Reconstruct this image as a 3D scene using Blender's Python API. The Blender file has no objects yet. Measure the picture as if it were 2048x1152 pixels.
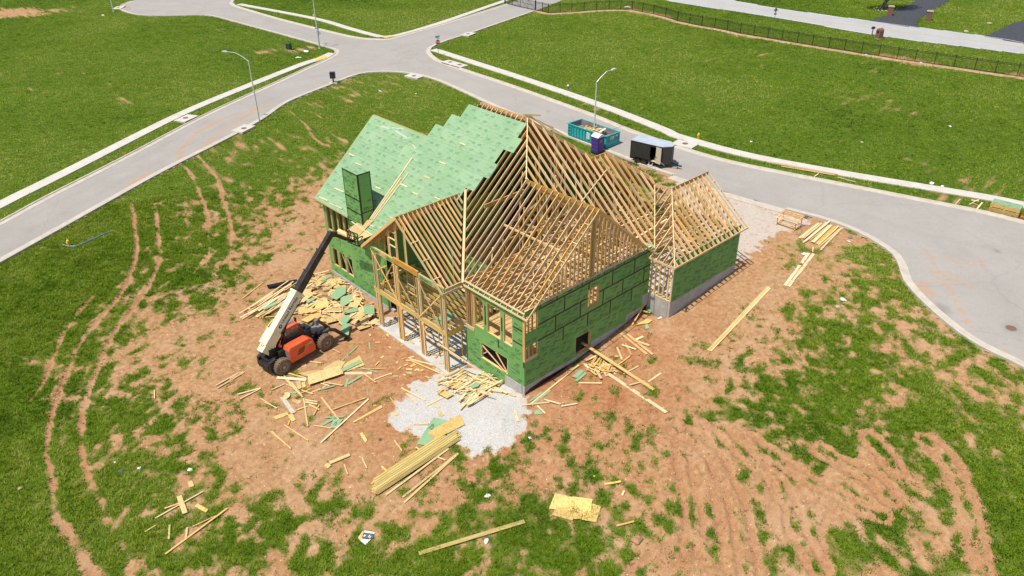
import bpy, bmesh, math, random
import numpy as np
from mathutils import Vector, Matrix

random.seed(7)
RNG = np.random.default_rng(11)
SC = bpy.context.scene
COL = SC.collection

# ------------------------------------------------------------------ camera, light, exposure
CAM_POS = np.array([-29.7054601, -30.89264485, 33.66719671])
FPX, PITCH, ROLL, YAW = 1550.0, 0.538812199, -0.0102661199, 0.823595064


def cam_axes():
    cp, sp = math.cos(PITCH), math.sin(PITCH)
    F = np.array([math.cos(YAW) * cp, math.sin(YAW) * cp, -sp])
    r = np.array([math.sin(YAW), -math.cos(YAW), 0.0])
    u = np.cross(r, F)
    cr, sr = math.cos(ROLL), math.sin(ROLL)
    return cr * r + sr * u, -sr * r + cr * u, F


AX_R, AX_U, AX_F = cam_axes()
cd = bpy.data.cameras.new("camera")
cam = bpy.data.objects.new("camera", cd)
COL.objects.link(cam)
cd.sensor_width = 36.0
cd.lens = FPX / 2048.0 * 36.0
cd.clip_start = 1.0
cd.clip_end = 3000.0
m = Matrix.Identity(4)
for i in range(3):
    m[i][0], m[i][1], m[i][2], m[i][3] = AX_R[i], AX_U[i], -AX_F[i], CAM_POS[i]
cam.matrix_world = m
SC.camera = cam

SUN_DIR = Vector((-0.43, 0.04, 1.0)).normalized()          # towards the sun
world = bpy.data.worlds.new("World")
SC.world = world
world.use_nodes = True
wn = world.node_tree
wn.nodes.clear()
sky = wn.nodes.new("ShaderNodeTexSky")
sky.sky_type = 'NISHITA'
sky.sun_disc = False
sky.sun_elevation = math.radians(66.6)
sky.sun_rotation = math.radians(-84.7)
bg = wn.nodes.new("ShaderNodeBackground")
bg.inputs[1].default_value = 0.125
wo = wn.nodes.new("ShaderNodeOutputWorld")
wn.links.new(sky.outputs[0], bg.inputs[0])
wn.links.new(bg.outputs[0], wo.inputs[0])

sl = bpy.data.lights.new("sun", 'SUN')
sl.energy = 4.7
sl.angle = math.radians(0.53)
sl.color = (1.0, 0.94, 0.83)
sun = bpy.data.objects.new("sun", sl)
COL.objects.link(sun)
sun.rotation_euler = (-SUN_DIR).to_track_quat('-Z', 'Y').to_euler()
sun.location = (-20, 0, 60)

SC.view_settings.view_transform = 'Standard'
SC.view_settings.look = 'None'
SC.view_settings.exposure = 0.12
SC.view_settings.gamma = 1.0
SC.view_settings.use_curve_mapping = False
SC.cycles.max_bounces = 6
SC.cycles.diffuse_bounces = 4

# ------------------------------------------------------------------ terrain height field


def ray(px, py):
    return AX_R * (px - 1024.0) - AX_U * (py - 576.0) + AX_F * FPX


def on_z(px, py, z):
    d = ray(px, py)
    return CAM_POS + d * ((z - CAM_POS[2]) / d[2])


TP = [(0, 0, -.78), (13.5, -2.1, .62), (22.4, -2.1, 1.35), (-1.6, 6.6, -1.5), (-1.6, 15.5, -1.5), (.35, 25, -1.8),
      (6, 9, -1.2), (8, 20, -1.2), (14, 5, 0.6), (22, 6, 1.7), (6, 30, -1.0)]
for q in [(1135, 272, 1.95), (1345, 352, 1.85), (1560, 412, 1.8), (1800, 540, 1.7), (2048, 735, 1.35), (2008, 437, 1.9),
          (519, 243, 1.9), (300, 360, 1.6), (0, 527, 1.2), (0, 250, 1.6), (760, 120, 2.0), (960, 170, 2.0),
          (1000, 1152, -2.0), (0, 1152, -2.0), (2048, 1152, -.6), (1600, 700, .4), (300, 600, -.9), (560, 720, -1.5),
          (100, 800, -1.5), (640, 400, -.6), (760, 200, 1.2), (1500, 900, -.6), (1070, 22, 2.2), (2034, 152, 2.3),
          (1380, 100, 2.2), (300, 20, 2.0), (0, 40, 1.8), (1750, 30, 2.6), (1400, 0, 2.4), (2300, 600, 1.8), (2300, 1100, 0)]:
    p = on_z(*q)
    TP.append((p[0], p[1], p[2]))
for xx in (-300, 0, 300):
    for yy in (-300, 0, 300):
        if (xx, yy) != (0, 0):
            TP.append((xx, yy, 2.0 if xx + yy > 0 else -2))
TP = np.array(TP, float)
_P = TP[:, :2] / 40.0


def _U(r2):
    return r2 * np.log(r2 + 1e-9)


_n = len(TP)
_K = _U(((_P[:, None] - _P[None]) ** 2).sum(-1)) + np.eye(_n) * 2e-3
_Q = np.hstack([np.ones((_n, 1)), _P])
_W = np.linalg.solve(np.block([[_K, _Q], [_Q.T, np.zeros((3, 3))]]), np.append(TP[:, 2], [0, 0, 0]))


def H(x, y):
    x = np.asarray(x, float) / 40.0
    y = np.asarray(y, float) / 40.0
    out = np.full(np.broadcast(x, y).shape, _W[_n])
    out = out + _W[_n + 1] * x + _W[_n + 2] * y
    for i in range(_n):
        out = out + _W[i] * _U((x - _P[i, 0]) ** 2 + (y - _P[i, 1]) ** 2)
    lim = 260.0 / 40.0                                        # level out far away
    r = np.maximum(np.abs(x), np.abs(y))
    k = np.clip((r - lim * .7) / (lim * .3), 0, 1)
    return out * (1 - k) + 1.8 * k


def G(px, py, h=0.0):
    """point of the terrain (or h above it) that the photograph shows at px, py"""
    d = ray(px, py)
    t = -CAM_POS[2] / d[2]
    for _ in range(30):
        q = CAM_POS + d * t
        t = .5 * t + .5 * ((float(H(q[0], q[1])) + h - CAM_POS[2]) / d[2])
    return CAM_POS + d * t


def GL(pts):
    return np.array([G(*q)[:2] for q in pts])


# ------------------------------------------------------------------ numpy noise, polygons, strokes
def vnoise(x, y, seed=0):
    x = np.asarray(x, float)
    y = np.asarray(y, float)
    xi = np.floor(x).astype(np.int64)
    yi = np.floor(y).astype(np.int64)
    fx = x - xi
    fy = y - yi
    fx = fx * fx * (3 - 2 * fx)
    fy = fy * fy * (3 - 2 * fy)

    def h(a, b):
        n = (a * 374761393 + b * 668265263 + seed * 974634777) & 0xffffffff
        n = ((n ^ (n >> 13)) * 1274126177) & 0xffffffff
        n = n ^ (n >> 16)
        return (n & 0xffff) / 65535.0
    return (h(xi, yi) * (1 - fx) + h(xi + 1, yi) * fx) * (1 - fy) + (h(xi, yi + 1) * (1 - fx) + h(xi + 1, yi + 1) * fx) * fy


def fbm(x, y, sc, octv=4, seed=0, gain=.55):
    s = 0
    a = 1.0
    t = 0
    for k in range(octv):
        s = s + a * (vnoise(x / sc * 2 ** k + 17.3 * k, y / sc * 2 ** k - 9.1 * k, seed + k) - .5)
        t += a
        a *= gain
    return s / t * 2.0


def in_poly(x, y, poly):
    x = np.asarray(x)
    y = np.asarray(y)
    c = np.zeros(x.shape, bool)
    n = len(poly)
    for i in range(n):
        x1, y1 = poly[i]
        x2, y2 = poly[(i + 1) % n]
        if y1 == y2:
            continue
        k = ((y1 > y) != (y2 > y)) & (x < (x2 - x1) * (y - y1) / (y2 - y1) + x1)
        c ^= k
    return c


def d_line(x, y, line):
    x = np.asarray(x)
    y = np.asarray(y)
    d = np.full(x.shape, 1e9)
    for (x1, y1), (x2, y2) in zip(line[:-1], line[1:]):
        dx, dy = x2 - x1, y2 - y1
        t = np.clip(((x - x1) * dx + (y - y1) * dy) / (dx * dx + dy * dy + 1e-9), 0, 1)
        d = np.minimum(d, np.hypot(x - x1 - t * dx, y - y1 - t * dy))
    return d


def smooth(line, step=1.0):
    """Catmull-Rom through points, resampled"""
    P = np.array(line, float)
    if len(P) < 3:
        out = [P[0]]
    P2 = np.vstack([2 * P[0] - P[1], P, 2 * P[-1] - P[-2]])
    out = []
    for i in range(1, len(P2) - 2):
        p0, p1, p2, p3 = P2[i - 1], P2[i], P2[i + 1], P2[i + 2]
        n = max(1, int(np.linalg.norm(p2 - p1) / step))
        for k in range(n):
            t = k / n
            out.append(.5 * ((2 * p1) + (-p0 + p2) * t + (2 * p0 - 5 * p1 + 4 * p2 - p3) * t * t + (-p0 + 3 * p1 - 3 * p2 + p3) * t ** 3))
    out.append(P2[-2])
    return np.array(out)


def sstep(a, b, x):
    t = np.clip((x - a) / (b - a), 0, 1)
    return t * t * (3 - 2 * t)


# ------------------------------------------------------------------ materials
def new_mat(name):
    mt = bpy.data.materials.new(name)
    mt.use_nodes = True
    nt = mt.node_tree
    nt.nodes.clear()
    out = nt.nodes.new("ShaderNodeOutputMaterial")
    b = nt.nodes.new("ShaderNodeBsdfPrincipled")
    nt.links.new(b.outputs[0], out.inputs[0])
    return mt, nt, b


def N(nt, kind, **kw):
    n = nt.nodes.new("ShaderNode" + kind)
    for k, v in kw.items():
        if k == 'ins':
            for a, val in v.items():
                if hasattr(val, 'is_linked') or hasattr(val, 'links'):
                    nt.links.new(val, n.inputs[a])
                else:
                    n.inputs[a].default_value = val
        else:
            setattr(n, k, v)
    return n


def ramp(nt, fac, stops):
    r = nt.nodes.new("ShaderNodeValToRGB")
    el = r.color_ramp.elements
    while len(el) < len(stops):
        el.new(0.5)
    for e, (p, c) in zip(el, stops):
        e.position = p
        e.color = (c[0], c[1], c[2], 1)
    nt.links.new(fac, r.inputs[0])
    return r.outputs[0]


def mixc(nt, fac, a, b, bt='MIX'):
    mx = nt.nodes.new("ShaderNodeMix")
    mx.data_type = 'RGBA'
    mx.blend_type = bt
    for s, v in ((0, fac), (6, a), (7, b)):
        if hasattr(v, 'links'):
            nt.links.new(v, mx.inputs[s])
        else:
            mx.inputs[s].default_value = v if s == 0 else (v[0], v[1], v[2], 1)
    return mx.outputs[2]


def mth(nt, op, a, b=0.0, c=0.0, clamp=False):
    n = nt.nodes.new("ShaderNodeMath")
    n.operation = op
    n.use_clamp = clamp
    for s, v in ((0, a), (1, b), (2, c)):
        if hasattr(v, 'links'):
            nt.links.new(v, n.inputs[s])
        else:
            n.inputs[s].default_value = v
    return n.outputs[0]


def noise(nt, vec, scale, detail=4, rough=.55):
    n = nt.nodes.new("ShaderNodeTexNoise")
    n.inputs['Scale'].default_value = scale
    n.inputs['Detail'].default_value = detail
    n.inputs['Roughness'].default_value = rough
    if vec is not None:
        nt.links.new(vec, n.inputs['Vector'])
    return n.outputs['Fac']


def bump(nt, b, h, strength=.4, dist=.02):
    n = nt.nodes.new("ShaderNodeBump")
    n.inputs['Strength'].default_value = strength
    n.inputs['Distance'].default_value = dist
    nt.links.new(h, n.inputs['Height'])
    nt.links.new(n.outputs[0], b.inputs['Normal'])


def plain(name, col, rough=.6, var=.15, scale=6.0, metal=0.0, dirt=None, bumpd=0.0, rnd=0.0, spec=.5):
    """painted / simple surfaces: base colour broken up by noise, optional dirt tint"""
    mt, nt, b = new_mat(name)
    tc = N(nt, "NewGeometry").outputs['Position']
    n1 = noise(nt, tc, scale, 5)
    lo = [c * (1 - var) for c in col]
    hi = [min(1, c * (1 + var)) for c in col]
    c = ramp(nt, n1, [(.3, lo), (.7, hi)])
    if dirt:
        n2 = noise(nt, tc, scale * .4, 6, .65)
        f = mth(nt, 'MULTIPLY', ramp(nt, n2, [(.45, (0, 0, 0)), (.72, (1, 1, 1))]), dirt[3])
        c = mixc(nt, f, c, dirt[:3])
    if rnd:
        r = N(nt, "ObjectInfo").outputs['Random']
        hs = nt.nodes.new("ShaderNodeHueSaturation")
        nt.links.new(c, hs.inputs['Color'])
        nt.links.new(mth(nt, 'MULTIPLY_ADD', r, rnd * 2, 1 - rnd), hs.inputs['Value'])
        c = hs.outputs[0]
    nt.links.new(c, b.inputs['Base Color'])
    b.inputs['Roughness'].default_value = rough
    b.inputs['Metallic'].default_value = metal
    b.inputs['Specular IOR Level'].default_value = spec
    if bumpd:
        bump(nt, b, n1, .5, bumpd)
    return mt


def wood_mat(name, lo, mid, hi, dist=.004):
    mt, nt, b = new_mat(name)
    oc = N(nt, "TexCoord").outputs['Object']
    oi = N(nt, "ObjectInfo").outputs['Random']
    mp = nt.nodes.new("ShaderNodeMapping")
    nt.links.new(oc, mp.inputs[0])
    mp.inputs['Scale'].default_value = (2.0, 1.0, 1.6)
    cx = nt.nodes.new("ShaderNodeCombineXYZ")
    nt.links.new(mth(nt, 'MULTIPLY', oi, 37.0), cx.inputs[0])
    nt.links.new(mth(nt, 'MULTIPLY', oi, 91.0), cx.inputs[1])
    nt.links.new(cx.outputs[0], mp.inputs['Location'])
    g = noise(nt, mp.outputs[0], 3.2, 6, .6)
    c = ramp(nt, g, [(.28, lo), (.5, mid), (.74, hi)])
    hs = nt.nodes.new("ShaderNodeHueSaturation")
    nt.links.new(c, hs.inputs['Color'])
    wn2 = nt.nodes.new("ShaderNodeTexWhiteNoise")
    wn2.noise_dimensions = '1D'
    nt.links.new(oi, wn2.inputs['W'])
    nt.links.new(mth(nt, 'MULTIPLY_ADD', wn2.outputs[0], .5, .74), hs.inputs['Value'])
    nt.links.new(mth(nt, 'MULTIPLY_ADD', oi, .35, .8), hs.inputs['Saturation'])
    nt.links.new(mth(nt, 'MULTIPLY_ADD', wn2.outputs[0], -.016, .508), hs.inputs['Hue'])
    nt.links.new(hs.outputs[0], b.inputs['Base Color'])
    b.inputs['Roughness'].default_value = .75
    b.inputs['Specular IOR Level'].default_value = .25
    return mt


def osb_mat(name, lo, mid, hi):
    mt, nt, b = new_mat(name)
    oc = N(nt, "TexCoord").outputs['Object']
    v = nt.nodes.new("ShaderNodeTexVoronoi")
    v.inputs['Scale'].default_value = 14
    nt.links.new(oc, v.inputs['Vector'])
    sp = nt.nodes.new("ShaderNodeSeparateColor")
    nt.links.new(v.outputs['Color'], sp.inputs[0])
    n2 = noise(nt, oc, 1.3, 5)
    f = mth(nt, 'MULTIPLY_ADD', sp.outputs[0], .45, mth(nt, 'MULTIPLY', n2, .55))
    c = ramp(nt, f, [(.2, lo), (.5, mid), (.8, hi)])
    oi = N(nt, "ObjectInfo").outputs['Random']
    hs = nt.nodes.new("ShaderNodeHueSaturation")
    nt.links.new(c, hs.inputs['Color'])
    nt.links.new(mth(nt, 'MULTIPLY_ADD', oi, .34, .83), hs.inputs['Value'])
    nt.links.new(hs.outputs[0], b.inputs['Base Color'])
    b.inputs['Roughness'].default_value = .8
    b.inputs['Specular IOR Level'].default_value = .25
    return mt


def zip_mat(name, base, mottle, amt, rough):
    mt, nt, b = new_mat(name)
    ps = N(nt, "NewGeometry").outputs['Position']
    n1 = noise(nt, ps, .55, 6, .6)
    n2 = noise(nt, ps, 9.0, 4)
    c = ramp(nt, n2, [(.3, [q * .88 for q in base]), (.7, [q * 1.1 for q in base])])
    c = mixc(nt, mth(nt, 'MULTIPLY', ramp(nt, n1, [(.35, (0, 0, 0)), (.75, (1, 1, 1))]), amt), c, mottle)
    oi = N(nt, "ObjectInfo").outputs['Random']
    hs = nt.nodes.new("ShaderNodeHueSaturation")
    nt.links.new(c, hs.inputs['Color'])
    nt.links.new(mth(nt, 'MULTIPLY_ADD', oi, .14, .93), hs.inputs['Value'])
    nt.links.new(mth(nt, 'MULTIPLY_ADD', oi, -.01, .505), hs.inputs['Hue'])
    nt.links.new(hs.outputs[0], b.inputs['Base Color'])
    b.inputs['Roughness'].default_value = rough
    b.inputs['Specular IOR Level'].default_value = .22
    return mt


M = {}
M['wood'] = wood_mat("framing lumber", (.54, .32, .11), (.74, .49, .215), (.83, .62, .33))
M['weathered'] = wood_mat("weathered plank", (.36, .30, .22), (.50, .44, .35), (.58, .52, .44))
M['wood_y'] = wood_mat("treated lumber", (.36, .25, .08), (.52, .39, .15), (.62, .50, .23))
M['wood_o'] = wood_mat("laminated beam", (.45, .22, .065), (.60, .33, .11), (.68, .42, .17))
M['wood_p'] = wood_mat("pale lumber", (.58, .40, .19), (.74, .55, .30), (.82, .66, .41))
M['osb'] = osb_mat("strand board", (.42, .27, .10), (.58, .40, .18), (.68, .50, .26))
M['osb_y'] = osb_mat("yellow strand board", (.46, .29, .08), (.63, .43, .14), (.72, .52, .22))
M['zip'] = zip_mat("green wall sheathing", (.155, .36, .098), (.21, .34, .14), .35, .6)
M['zip_glare'] = zip_mat("green sheathing with sun glare", (.225, .375, .20), (.32, .41, .27), .6, .75)  # wall green with sun glare put into the paler base and mottling
M['ink'] = plain("printed ink", (.035, .085, .04), .7, .2)
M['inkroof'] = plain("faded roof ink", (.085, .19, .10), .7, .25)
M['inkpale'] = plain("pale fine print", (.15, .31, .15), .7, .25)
M['tape'] = plain("black seam tape", (.012, .014, .013), .45, .2)
M['concrete'] = plain("foundation concrete", (.42, .41, .385), .85, .16, 2.2, dirt=(.30, .22, .15, .35), bumpd=.01)
M['slab'] = plain("slab concrete", (.50, .485, .46), .85, .14, 1.2, dirt=(.33, .27, .2, .4), bumpd=.01)
M['kerb'] = plain("kerb concrete", (.48, .43, .36), .85, .12, 1.6, dirt=(.42, .34, .25, .5), bumpd=.01)
M['walk'] = plain("pavement concrete", (.53, .49, .43), .85, .10, 1.2, dirt=(.48, .43, .36, .35), bumpd=.01)
M['black'] = plain("black paint", (.012, .012, .013), .4, .2)
M['tarpaint'] = plain("waterproofing", (.006, .0065, .007), .45, .3)
M['white'] = plain("white paint", (.78, .78, .76), .5, .06)
M['galv'] = plain("galvanised steel", (.66, .67, .67), .42, .1, 8, metal=.25)
M['grey'] = plain("grey steel", (.2, .2, .2), .5, .15)
M['rust'] = plain("rusty iron", (.20, .10, .06), .85, .3, 10)
M['asphalt_dark'] = plain("dark asphalt", (.045, .047, .055), .9, .25, 2.5, bumpd=.02)
M['yellow'] = plain("yellow paint", (.72, .50, .04), .5, .1)
M['brickr'] = plain("brick", (.25, .12, .075), .85, .3, 5)
M['stone'] = plain("field stone", (.42, .34, .27), .85, .25, 4, bumpd=.03)
M['rubber'] = plain("dusty tyre rubber", (.15, .105, .07), .9, .3, 6, dirt=(.30, .20, .12, .6))
M['rim'] = plain("grey wheel rim", (.33, .30, .26), .6, .2, 8)
M['orange'] = plain("orange bodywork", (.72, .095, .025), .35, .08, 3, dirt=(.55, .30, .22, .3))
M['cream'] = plain("cream boom paint", (.78, .70, .46), .42, .06, 2)
M['boomblack'] = plain("boom black paint", (.022, .020, .018), .35, .3, 3, dirt=(.09, .07, .055, .6))
M['chassis'] = plain("chassis black", (.014, .013, .012), .55, .4, 4, dirt=(.10, .07, .05, .35))
M['teal'] = plain("teal container paint", (.03, .38, .40), .5, .12, 2, dirt=(.10, .20, .19, .35))
M['tealin'] = plain("worn container inside", (.22, .22, .20), .8, .3, 2, dirt=(.17, .12, .08, .5))
M['purple'] = plain("purple plastic", (.075, .035, .24), .5, .1)
M['trailer'] = plain("charcoal trailer panel", (.033, .033, .032), .42, .15, 2)
M['trroof'] = plain("trailer roof sheet", (.40, .45, .51), .45, .12, 1.5)
M['beige'] = plain("beige door lining", (.58, .50, .37), .6, .06)
M['signred'] = plain("stop sign red", (.42, .012, .03), .5, .06)
M['signgreen'] = plain("street sign green", (.02, .32, .22), .5, .06)
M['boxgreen'] = plain("utility box green", (.02, .06, .035), .55, .15)
M['blue'] = plain("faded blue plastic", (.12, .17, .23), .5, .2)
M['bark'] = plain("bark", (.12, .095, .075), .9, .3, 8, bumpd=.04)
M['linefade'] = plain("faded yellow line", (.62, .44, .20), .85, .1, 3)
M['paper'] = plain("waste paper", (.72, .72, .70), .8, .1)
M['darkpaper'] = plain("printed paper", (.09, .10, .11), .8, .3)
M['gravel'] = plain("crushed limestone", (.56, .55, .53), .9, .22, 9, bumpd=.02)
M['clod'] = plain("dirt clod", (.36, .20, .105), .95, .3, 6)


def glass_mat():
    mt, nt, b = new_mat("cab glass")
    b.inputs['Base Color'].default_value = (.30, .29, .17, 1)
    b.inputs['Roughness'].default_value = .08
    b.inputs['Metallic'].default_value = 0
    b.inputs['Alpha'].default_value = .72
    return mt


M['glass'] = glass_mat()


# ------------------------------------------------------------------ object helpers
def link(name, me, parent=None, mats=None):
    o = bpy.data.objects.new(name, me)
    COL.objects.link(o)
    if mats:
        for q in mats:
            me.materials.append(q)
    if parent is not None:
        o.parent = parent
    return o


def tag(o, label=None, cat=None, group=None, kind=None):
    if label:
        o['label'] = label
    if cat:
        o['category'] = cat
    if group:
        o['group'] = group
    if kind:
        o['kind'] = kind
    return o


def thing(name, label, cat, loc=(0, 0, 0), rz=0.0, group=None):
    o = bpy.data.objects.new(name, None)
    o.empty_display_size = .3
    COL.objects.link(o)
    o.location = loc
    o.rotation_euler = (0, 0, rz)
    return tag(o, label, cat, group)


CUBE = {}


def cube_me(mat):
    if mat not in CUBE:
        me = bpy.data.meshes.new("board_" + mat)
        v = [(x, y, z) for x in (-.5, .5) for y in (-.5, .5) for z in (-.5, .5)]
        f = [(0, 1, 3, 2), (4, 6, 7, 5), (0, 4, 5, 1), (2, 3, 7, 6), (0, 2, 6, 4), (1, 5, 7, 3)]
        me.from_pydata(v, [], f)
        me.materials.append(M[mat])
        CUBE[mat] = me
    return CUBE[mat]


def put(o, mw, parent=None):
    """world matrix for a child whose parent is an unscaled empty"""
    if parent is not None:
        o.parent = parent
        pm = Matrix.LocRotScale(parent.location, parent.rotation_euler, (1, 1, 1))
        o.matrix_basis = pm.inverted() @ mw
    else:
        o.matrix_basis = mw
    return o


def frame_between(a, b, up=(0, 0, 1)):
    a = Vector(a)
    b = Vector(b)
    x = (b - a).normalized()
    u = Vector(up)
    y = u.cross(x)
    if y.length < 1e-4:
        y = Vector((0, 1, 0)).cross(x)
        if y.length < 1e-4:
            y = Vector((1, 0, 0)).cross(x)
    y.normalize()
    z = x.cross(y)
    return x, y, z


def lum(name, a, b, w, d, mat='wood', parent=None, up=(0, 0, 1), top=False):
    """a straight board from a to b: w wide, d deep in the direction of up; top: a-b runs along its upper edge"""
    a = Vector(a)
    b = Vector(b)
    x, y, z = frame_between(a, b, up)
    L = (b - a).length
    c = (a + b) / 2
    if top:
        c = c - z * d / 2
    mw = Matrix(((x[0] * L, y[0] * w, z[0] * d, c[0]), (x[1] * L, y[1] * w, z[1] * d, c[1]),
                 (x[2] * L, y[2] * w, z[2] * d, c[2]), (0, 0, 0, 1)))
    o = bpy.data.objects.new(name, cube_me(mat))
    COL.objects.link(o)
    return put(o, mw, parent)


def mesh_obj(name, verts, faces, mat, parent=None, matidx=None, smooth_=False):
    me = bpy.data.meshes.new(name)
    me.from_pydata([tuple(v) for v in verts], [], [tuple(f) for f in faces])
    mats = mat if isinstance(mat, (list, tuple)) else [mat]
    for q in mats:
        me.materials.append(M[q] if isinstance(q, str) else q)
    if matidx:
        me.polygons.foreach_set('material_index', matidx)
    if smooth_:
        me.polygons.foreach_set('use_smooth', [True] * len(me.polygons))
    me.update()
    o = bpy.data.objects.new(name, me)
    COL.objects.link(o)
    if parent is not None:
        o.parent = parent
    return o


class MB:
    """collects boxes, bars, tubes and prisms into one part"""

    def __init__(self):
        self.v, self.f, self.m = [], [], []

    def add(self, vs, fs, mi=0):
        o = len(self.v)
        self.v += [tuple(q) for q in vs]
        self.f += [tuple(i + o for i in q) for q in fs]
        self.m += [mi] * len(fs)

    def box(self, lo, hi, mi=0):
        x0, y0, z0 = lo
        x1, y1, z1 = hi
        self.add([(x0, y0, z0), (x0, y0, z1), (x0, y1, z0), (x0, y1, z1), (x1, y0, z0), (x1, y0, z1), (x1, y1, z0), (x1, y1, z1)],
                 [(0, 1, 3, 2), (4, 6, 7, 5), (0, 4, 5, 1), (2, 3, 7, 6), (0, 2, 6, 4), (1, 5, 7, 3)], mi)

    def bar(self, a, b, w, d, up=(0, 0, 1), mi=0, w2=None, d2=None):
        x, y, z = frame_between(a, b, up)
        a = Vector(a)
        b = Vector(b)
        w2 = w if w2 is None else w2
        d2 = d if d2 is None else d2
        vs = []
        for p, ww, dd in ((a, w, d), (b, w2, d2)):
            for sy in (-.5, .5):
                for sz in (-.5, .5):
                    vs.append(p + y * sy * ww + z * sz * dd)
        self.add(vs, [(0, 1, 3, 2), (4, 6, 7, 5), (0, 4, 5, 1), (2, 3, 7, 6), (0, 2, 6, 4), (1, 5, 7, 3)], mi)

    def tube(self, pts, r, n=8, mi=0, cap=True):
        P = [Vector(p) for p in pts]
        rr = r if isinstance(r, (list, tuple)) else [r] * len(P)
        base = len(self.v)
        for i, p in enumerate(P):
            d = (P[min(i + 1, len(P) - 1)] - P[max(i - 1, 0)]).normalized()
            _, y, z = frame_between((0, 0, 0), d, (0.013, 0.017, 1))
            for k in range(n):
                a = 2 * math.pi * k / n
                self.v.append(tuple(p + (y * math.cos(a) + z * math.sin(a)) * rr[i]))
        for i in range(len(P) - 1):
            for k in range(n):
                self.f.append((base + i * n + k, base + i * n + (k + 1) % n, base + (i + 1) * n + (k + 1) % n, base + (i + 1) * n + k))
                self.m.append(mi)
        if cap:
            self.f.append(tuple(base + k for k in reversed(range(n))))
            self.f.append(tuple(base + (len(P) - 1) * n + k for k in range(n)))
            self.m += [mi, mi]

    def prism(self, prof, n, t0, t1, mi=0, origin=(0, 0, 0), ex=(1, 0, 0), ey=(0, 0, 1)):
        """extrude 2-D outline (in ex, ey) along n from t0 to t1"""
        o = Vector(origin)
        ex = Vector(ex)
        ey = Vector(ey)
        nn = Vector(n)
        k = len(prof)
        vs = [o + ex * p[0] + ey * p[1] + nn * t0 for p in prof] + [o + ex * p[0] + ey * p[1] + nn * t1 for p in prof]
        fs = [tuple(range(k))[::-1], tuple(range(k, 2 * k))] + [(i, (i + 1) % k, k + (i + 1) % k, k + i) for i in range(k)]
        self.add(vs, fs, mi)

    def lathe(self, prof, n=16, mi=0, axis='z', origin=(0, 0, 0)):
        o = len(self.v)
        for r, h in prof:
            for k in range(n):
                a = 2 * math.pi * k / n
                c, s = r * math.cos(a), r * math.sin(a)
                p = (c, s, h) if axis == 'z' else ((c, h, s) if axis == 'y' else (h, c, s))
                self.v.append((p[0] + origin[0], p[1] + origin[1], p[2] + origin[2]))
        for i in range(len(prof) - 1):
            for k in range(n):
                self.f.append((o + i * n + k, o + i * n + (k + 1) % n, o + (i + 1) * n + (k + 1) % n, o + (i + 1) * n + k))
                self.m.append(mi)
        self.f.append(tuple(o + k for k in reversed(range(n))))
        self.f.append(tuple(o + (len(prof) - 1) * n + k for k in range(n)))
        self.m += [mi, mi]

    def build(self, name, mat, parent=None, bevel=0.0, smooth_=False):
        o = mesh_obj(name, self.v, self.f, mat, parent, self.m, smooth_)
        bm = bmesh.new()
        bm.from_mesh(o.data)
        bmesh.ops.recalc_face_normals(bm, faces=bm.faces)
        if bevel:
            bmesh.ops.bevel(bm, geom=[e for e in bm.edges if len(e.link_faces) == 2 and e.calc_face_angle(0) > .5], offset=bevel, segments=2, affect='EDGES', profile=.6)
        bm.to_mesh(o.data)
        bm.free()
        return o


_text = {}


def text_geo(body, bold=True):
    """flat lettering as verts, faces; height 1, starts at x = 0"""
    if body in _text:
        return _text[body]
    cu = bpy.data.curves.new("t", 'FONT')
    cu.body = body
    cu.resolution_u = 2
    if bold:
        cu.offset = .018
    ob = bpy.data.objects.new("t", cu)
    COL.objects.link(ob)
    bpy.context.view_layer.update()
    dg = bpy.context.evaluated_depsgraph_get()
    me = bpy.data.meshes.new_from_object(ob.evaluated_get(dg))
    v = np.array([q.co[:] for q in me.vertices])
    f = [tuple(p.vertices) for p in me.polygons]
    bpy.data.objects.remove(ob)
    bpy.data.curves.remove(cu)
    bpy.data.meshes.remove(me)
    v[:, 0] -= v[:, 0].min()
    s = .72
    v = v / s
    _text[body] = (v, f, v[:, 0].max())
    return _text[body]


def add_text(mb, body, o, ex, ey, h, mi=0, center=False, squeeze=1.0):
    v, f, w = text_geo(body)
    o = Vector(o)
    ex = Vector(ex) * h * squeeze
    ey = Vector(ey) * h
    dx = -w / 2 if center else 0
    mb.add([o + ex * (q[0] + dx) + ey * q[1] for q in v], f, mi)
    return w * h * squeeze
# ------------------------------------------------------------------ ground, roads, pavements, grass
ROAD_PX = [(-160, 530), (0, 445), (96, 393), (243, 318), (393, 239), (506, 186), (600, 143), (640, 125), (660, 115), (670, 108), (670, 102), (661, 98),
           (581, 75), (500, 53), (427, 33.5), (395, 31.5), (342, 32.5), (290, 32), (258, 27), (241, 20), (243, 11), (262, 3), (300, -10), (380, -28), (450, -26), (484, -12),
           (468, 2), (470, 11), (520, 27), (581, 44), (700, 73), (752, 79), (775, 78.5), (798, 73), (890, 47), (1014, 8.5), (1080, -14), (1180, -46),
           (1240, -36), (1127, 0), (1072, 22), (1000, 47), (939, 68), (895, 82), (870, 92), (861, 99), (861, 107), (870, 116), (884, 124), (939, 143.5), (1042, 178), (1178, 227), (1254, 258),
           (1348, 291), (1450, 321), (1553, 343), (1656, 363), (1809, 393), (1970, 425), (2046, 444), (2150, 468), (2320, 530), (2420, 640), (2380, 760),
           (2250, 820), (2130, 790), (2048, 737), (1960, 694), (1900, 653), (1840, 600), (1808, 562), (1799, 535), (1785, 510), (1750, 485),
           (1700, 459), (1640, 438), (1560, 417), (1450, 386), (1345, 352), (1300, 337), (1250, 318), (1135, 274), (1100, 259), (1000, 219), (900, 173), (865, 159),
           (830, 150), (800, 146), (760, 145), (720, 149), (670, 167), (581, 203), (513, 247), (362, 326), (239, 393), (120, 460), (0, 527), (-160, 618)]
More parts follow.
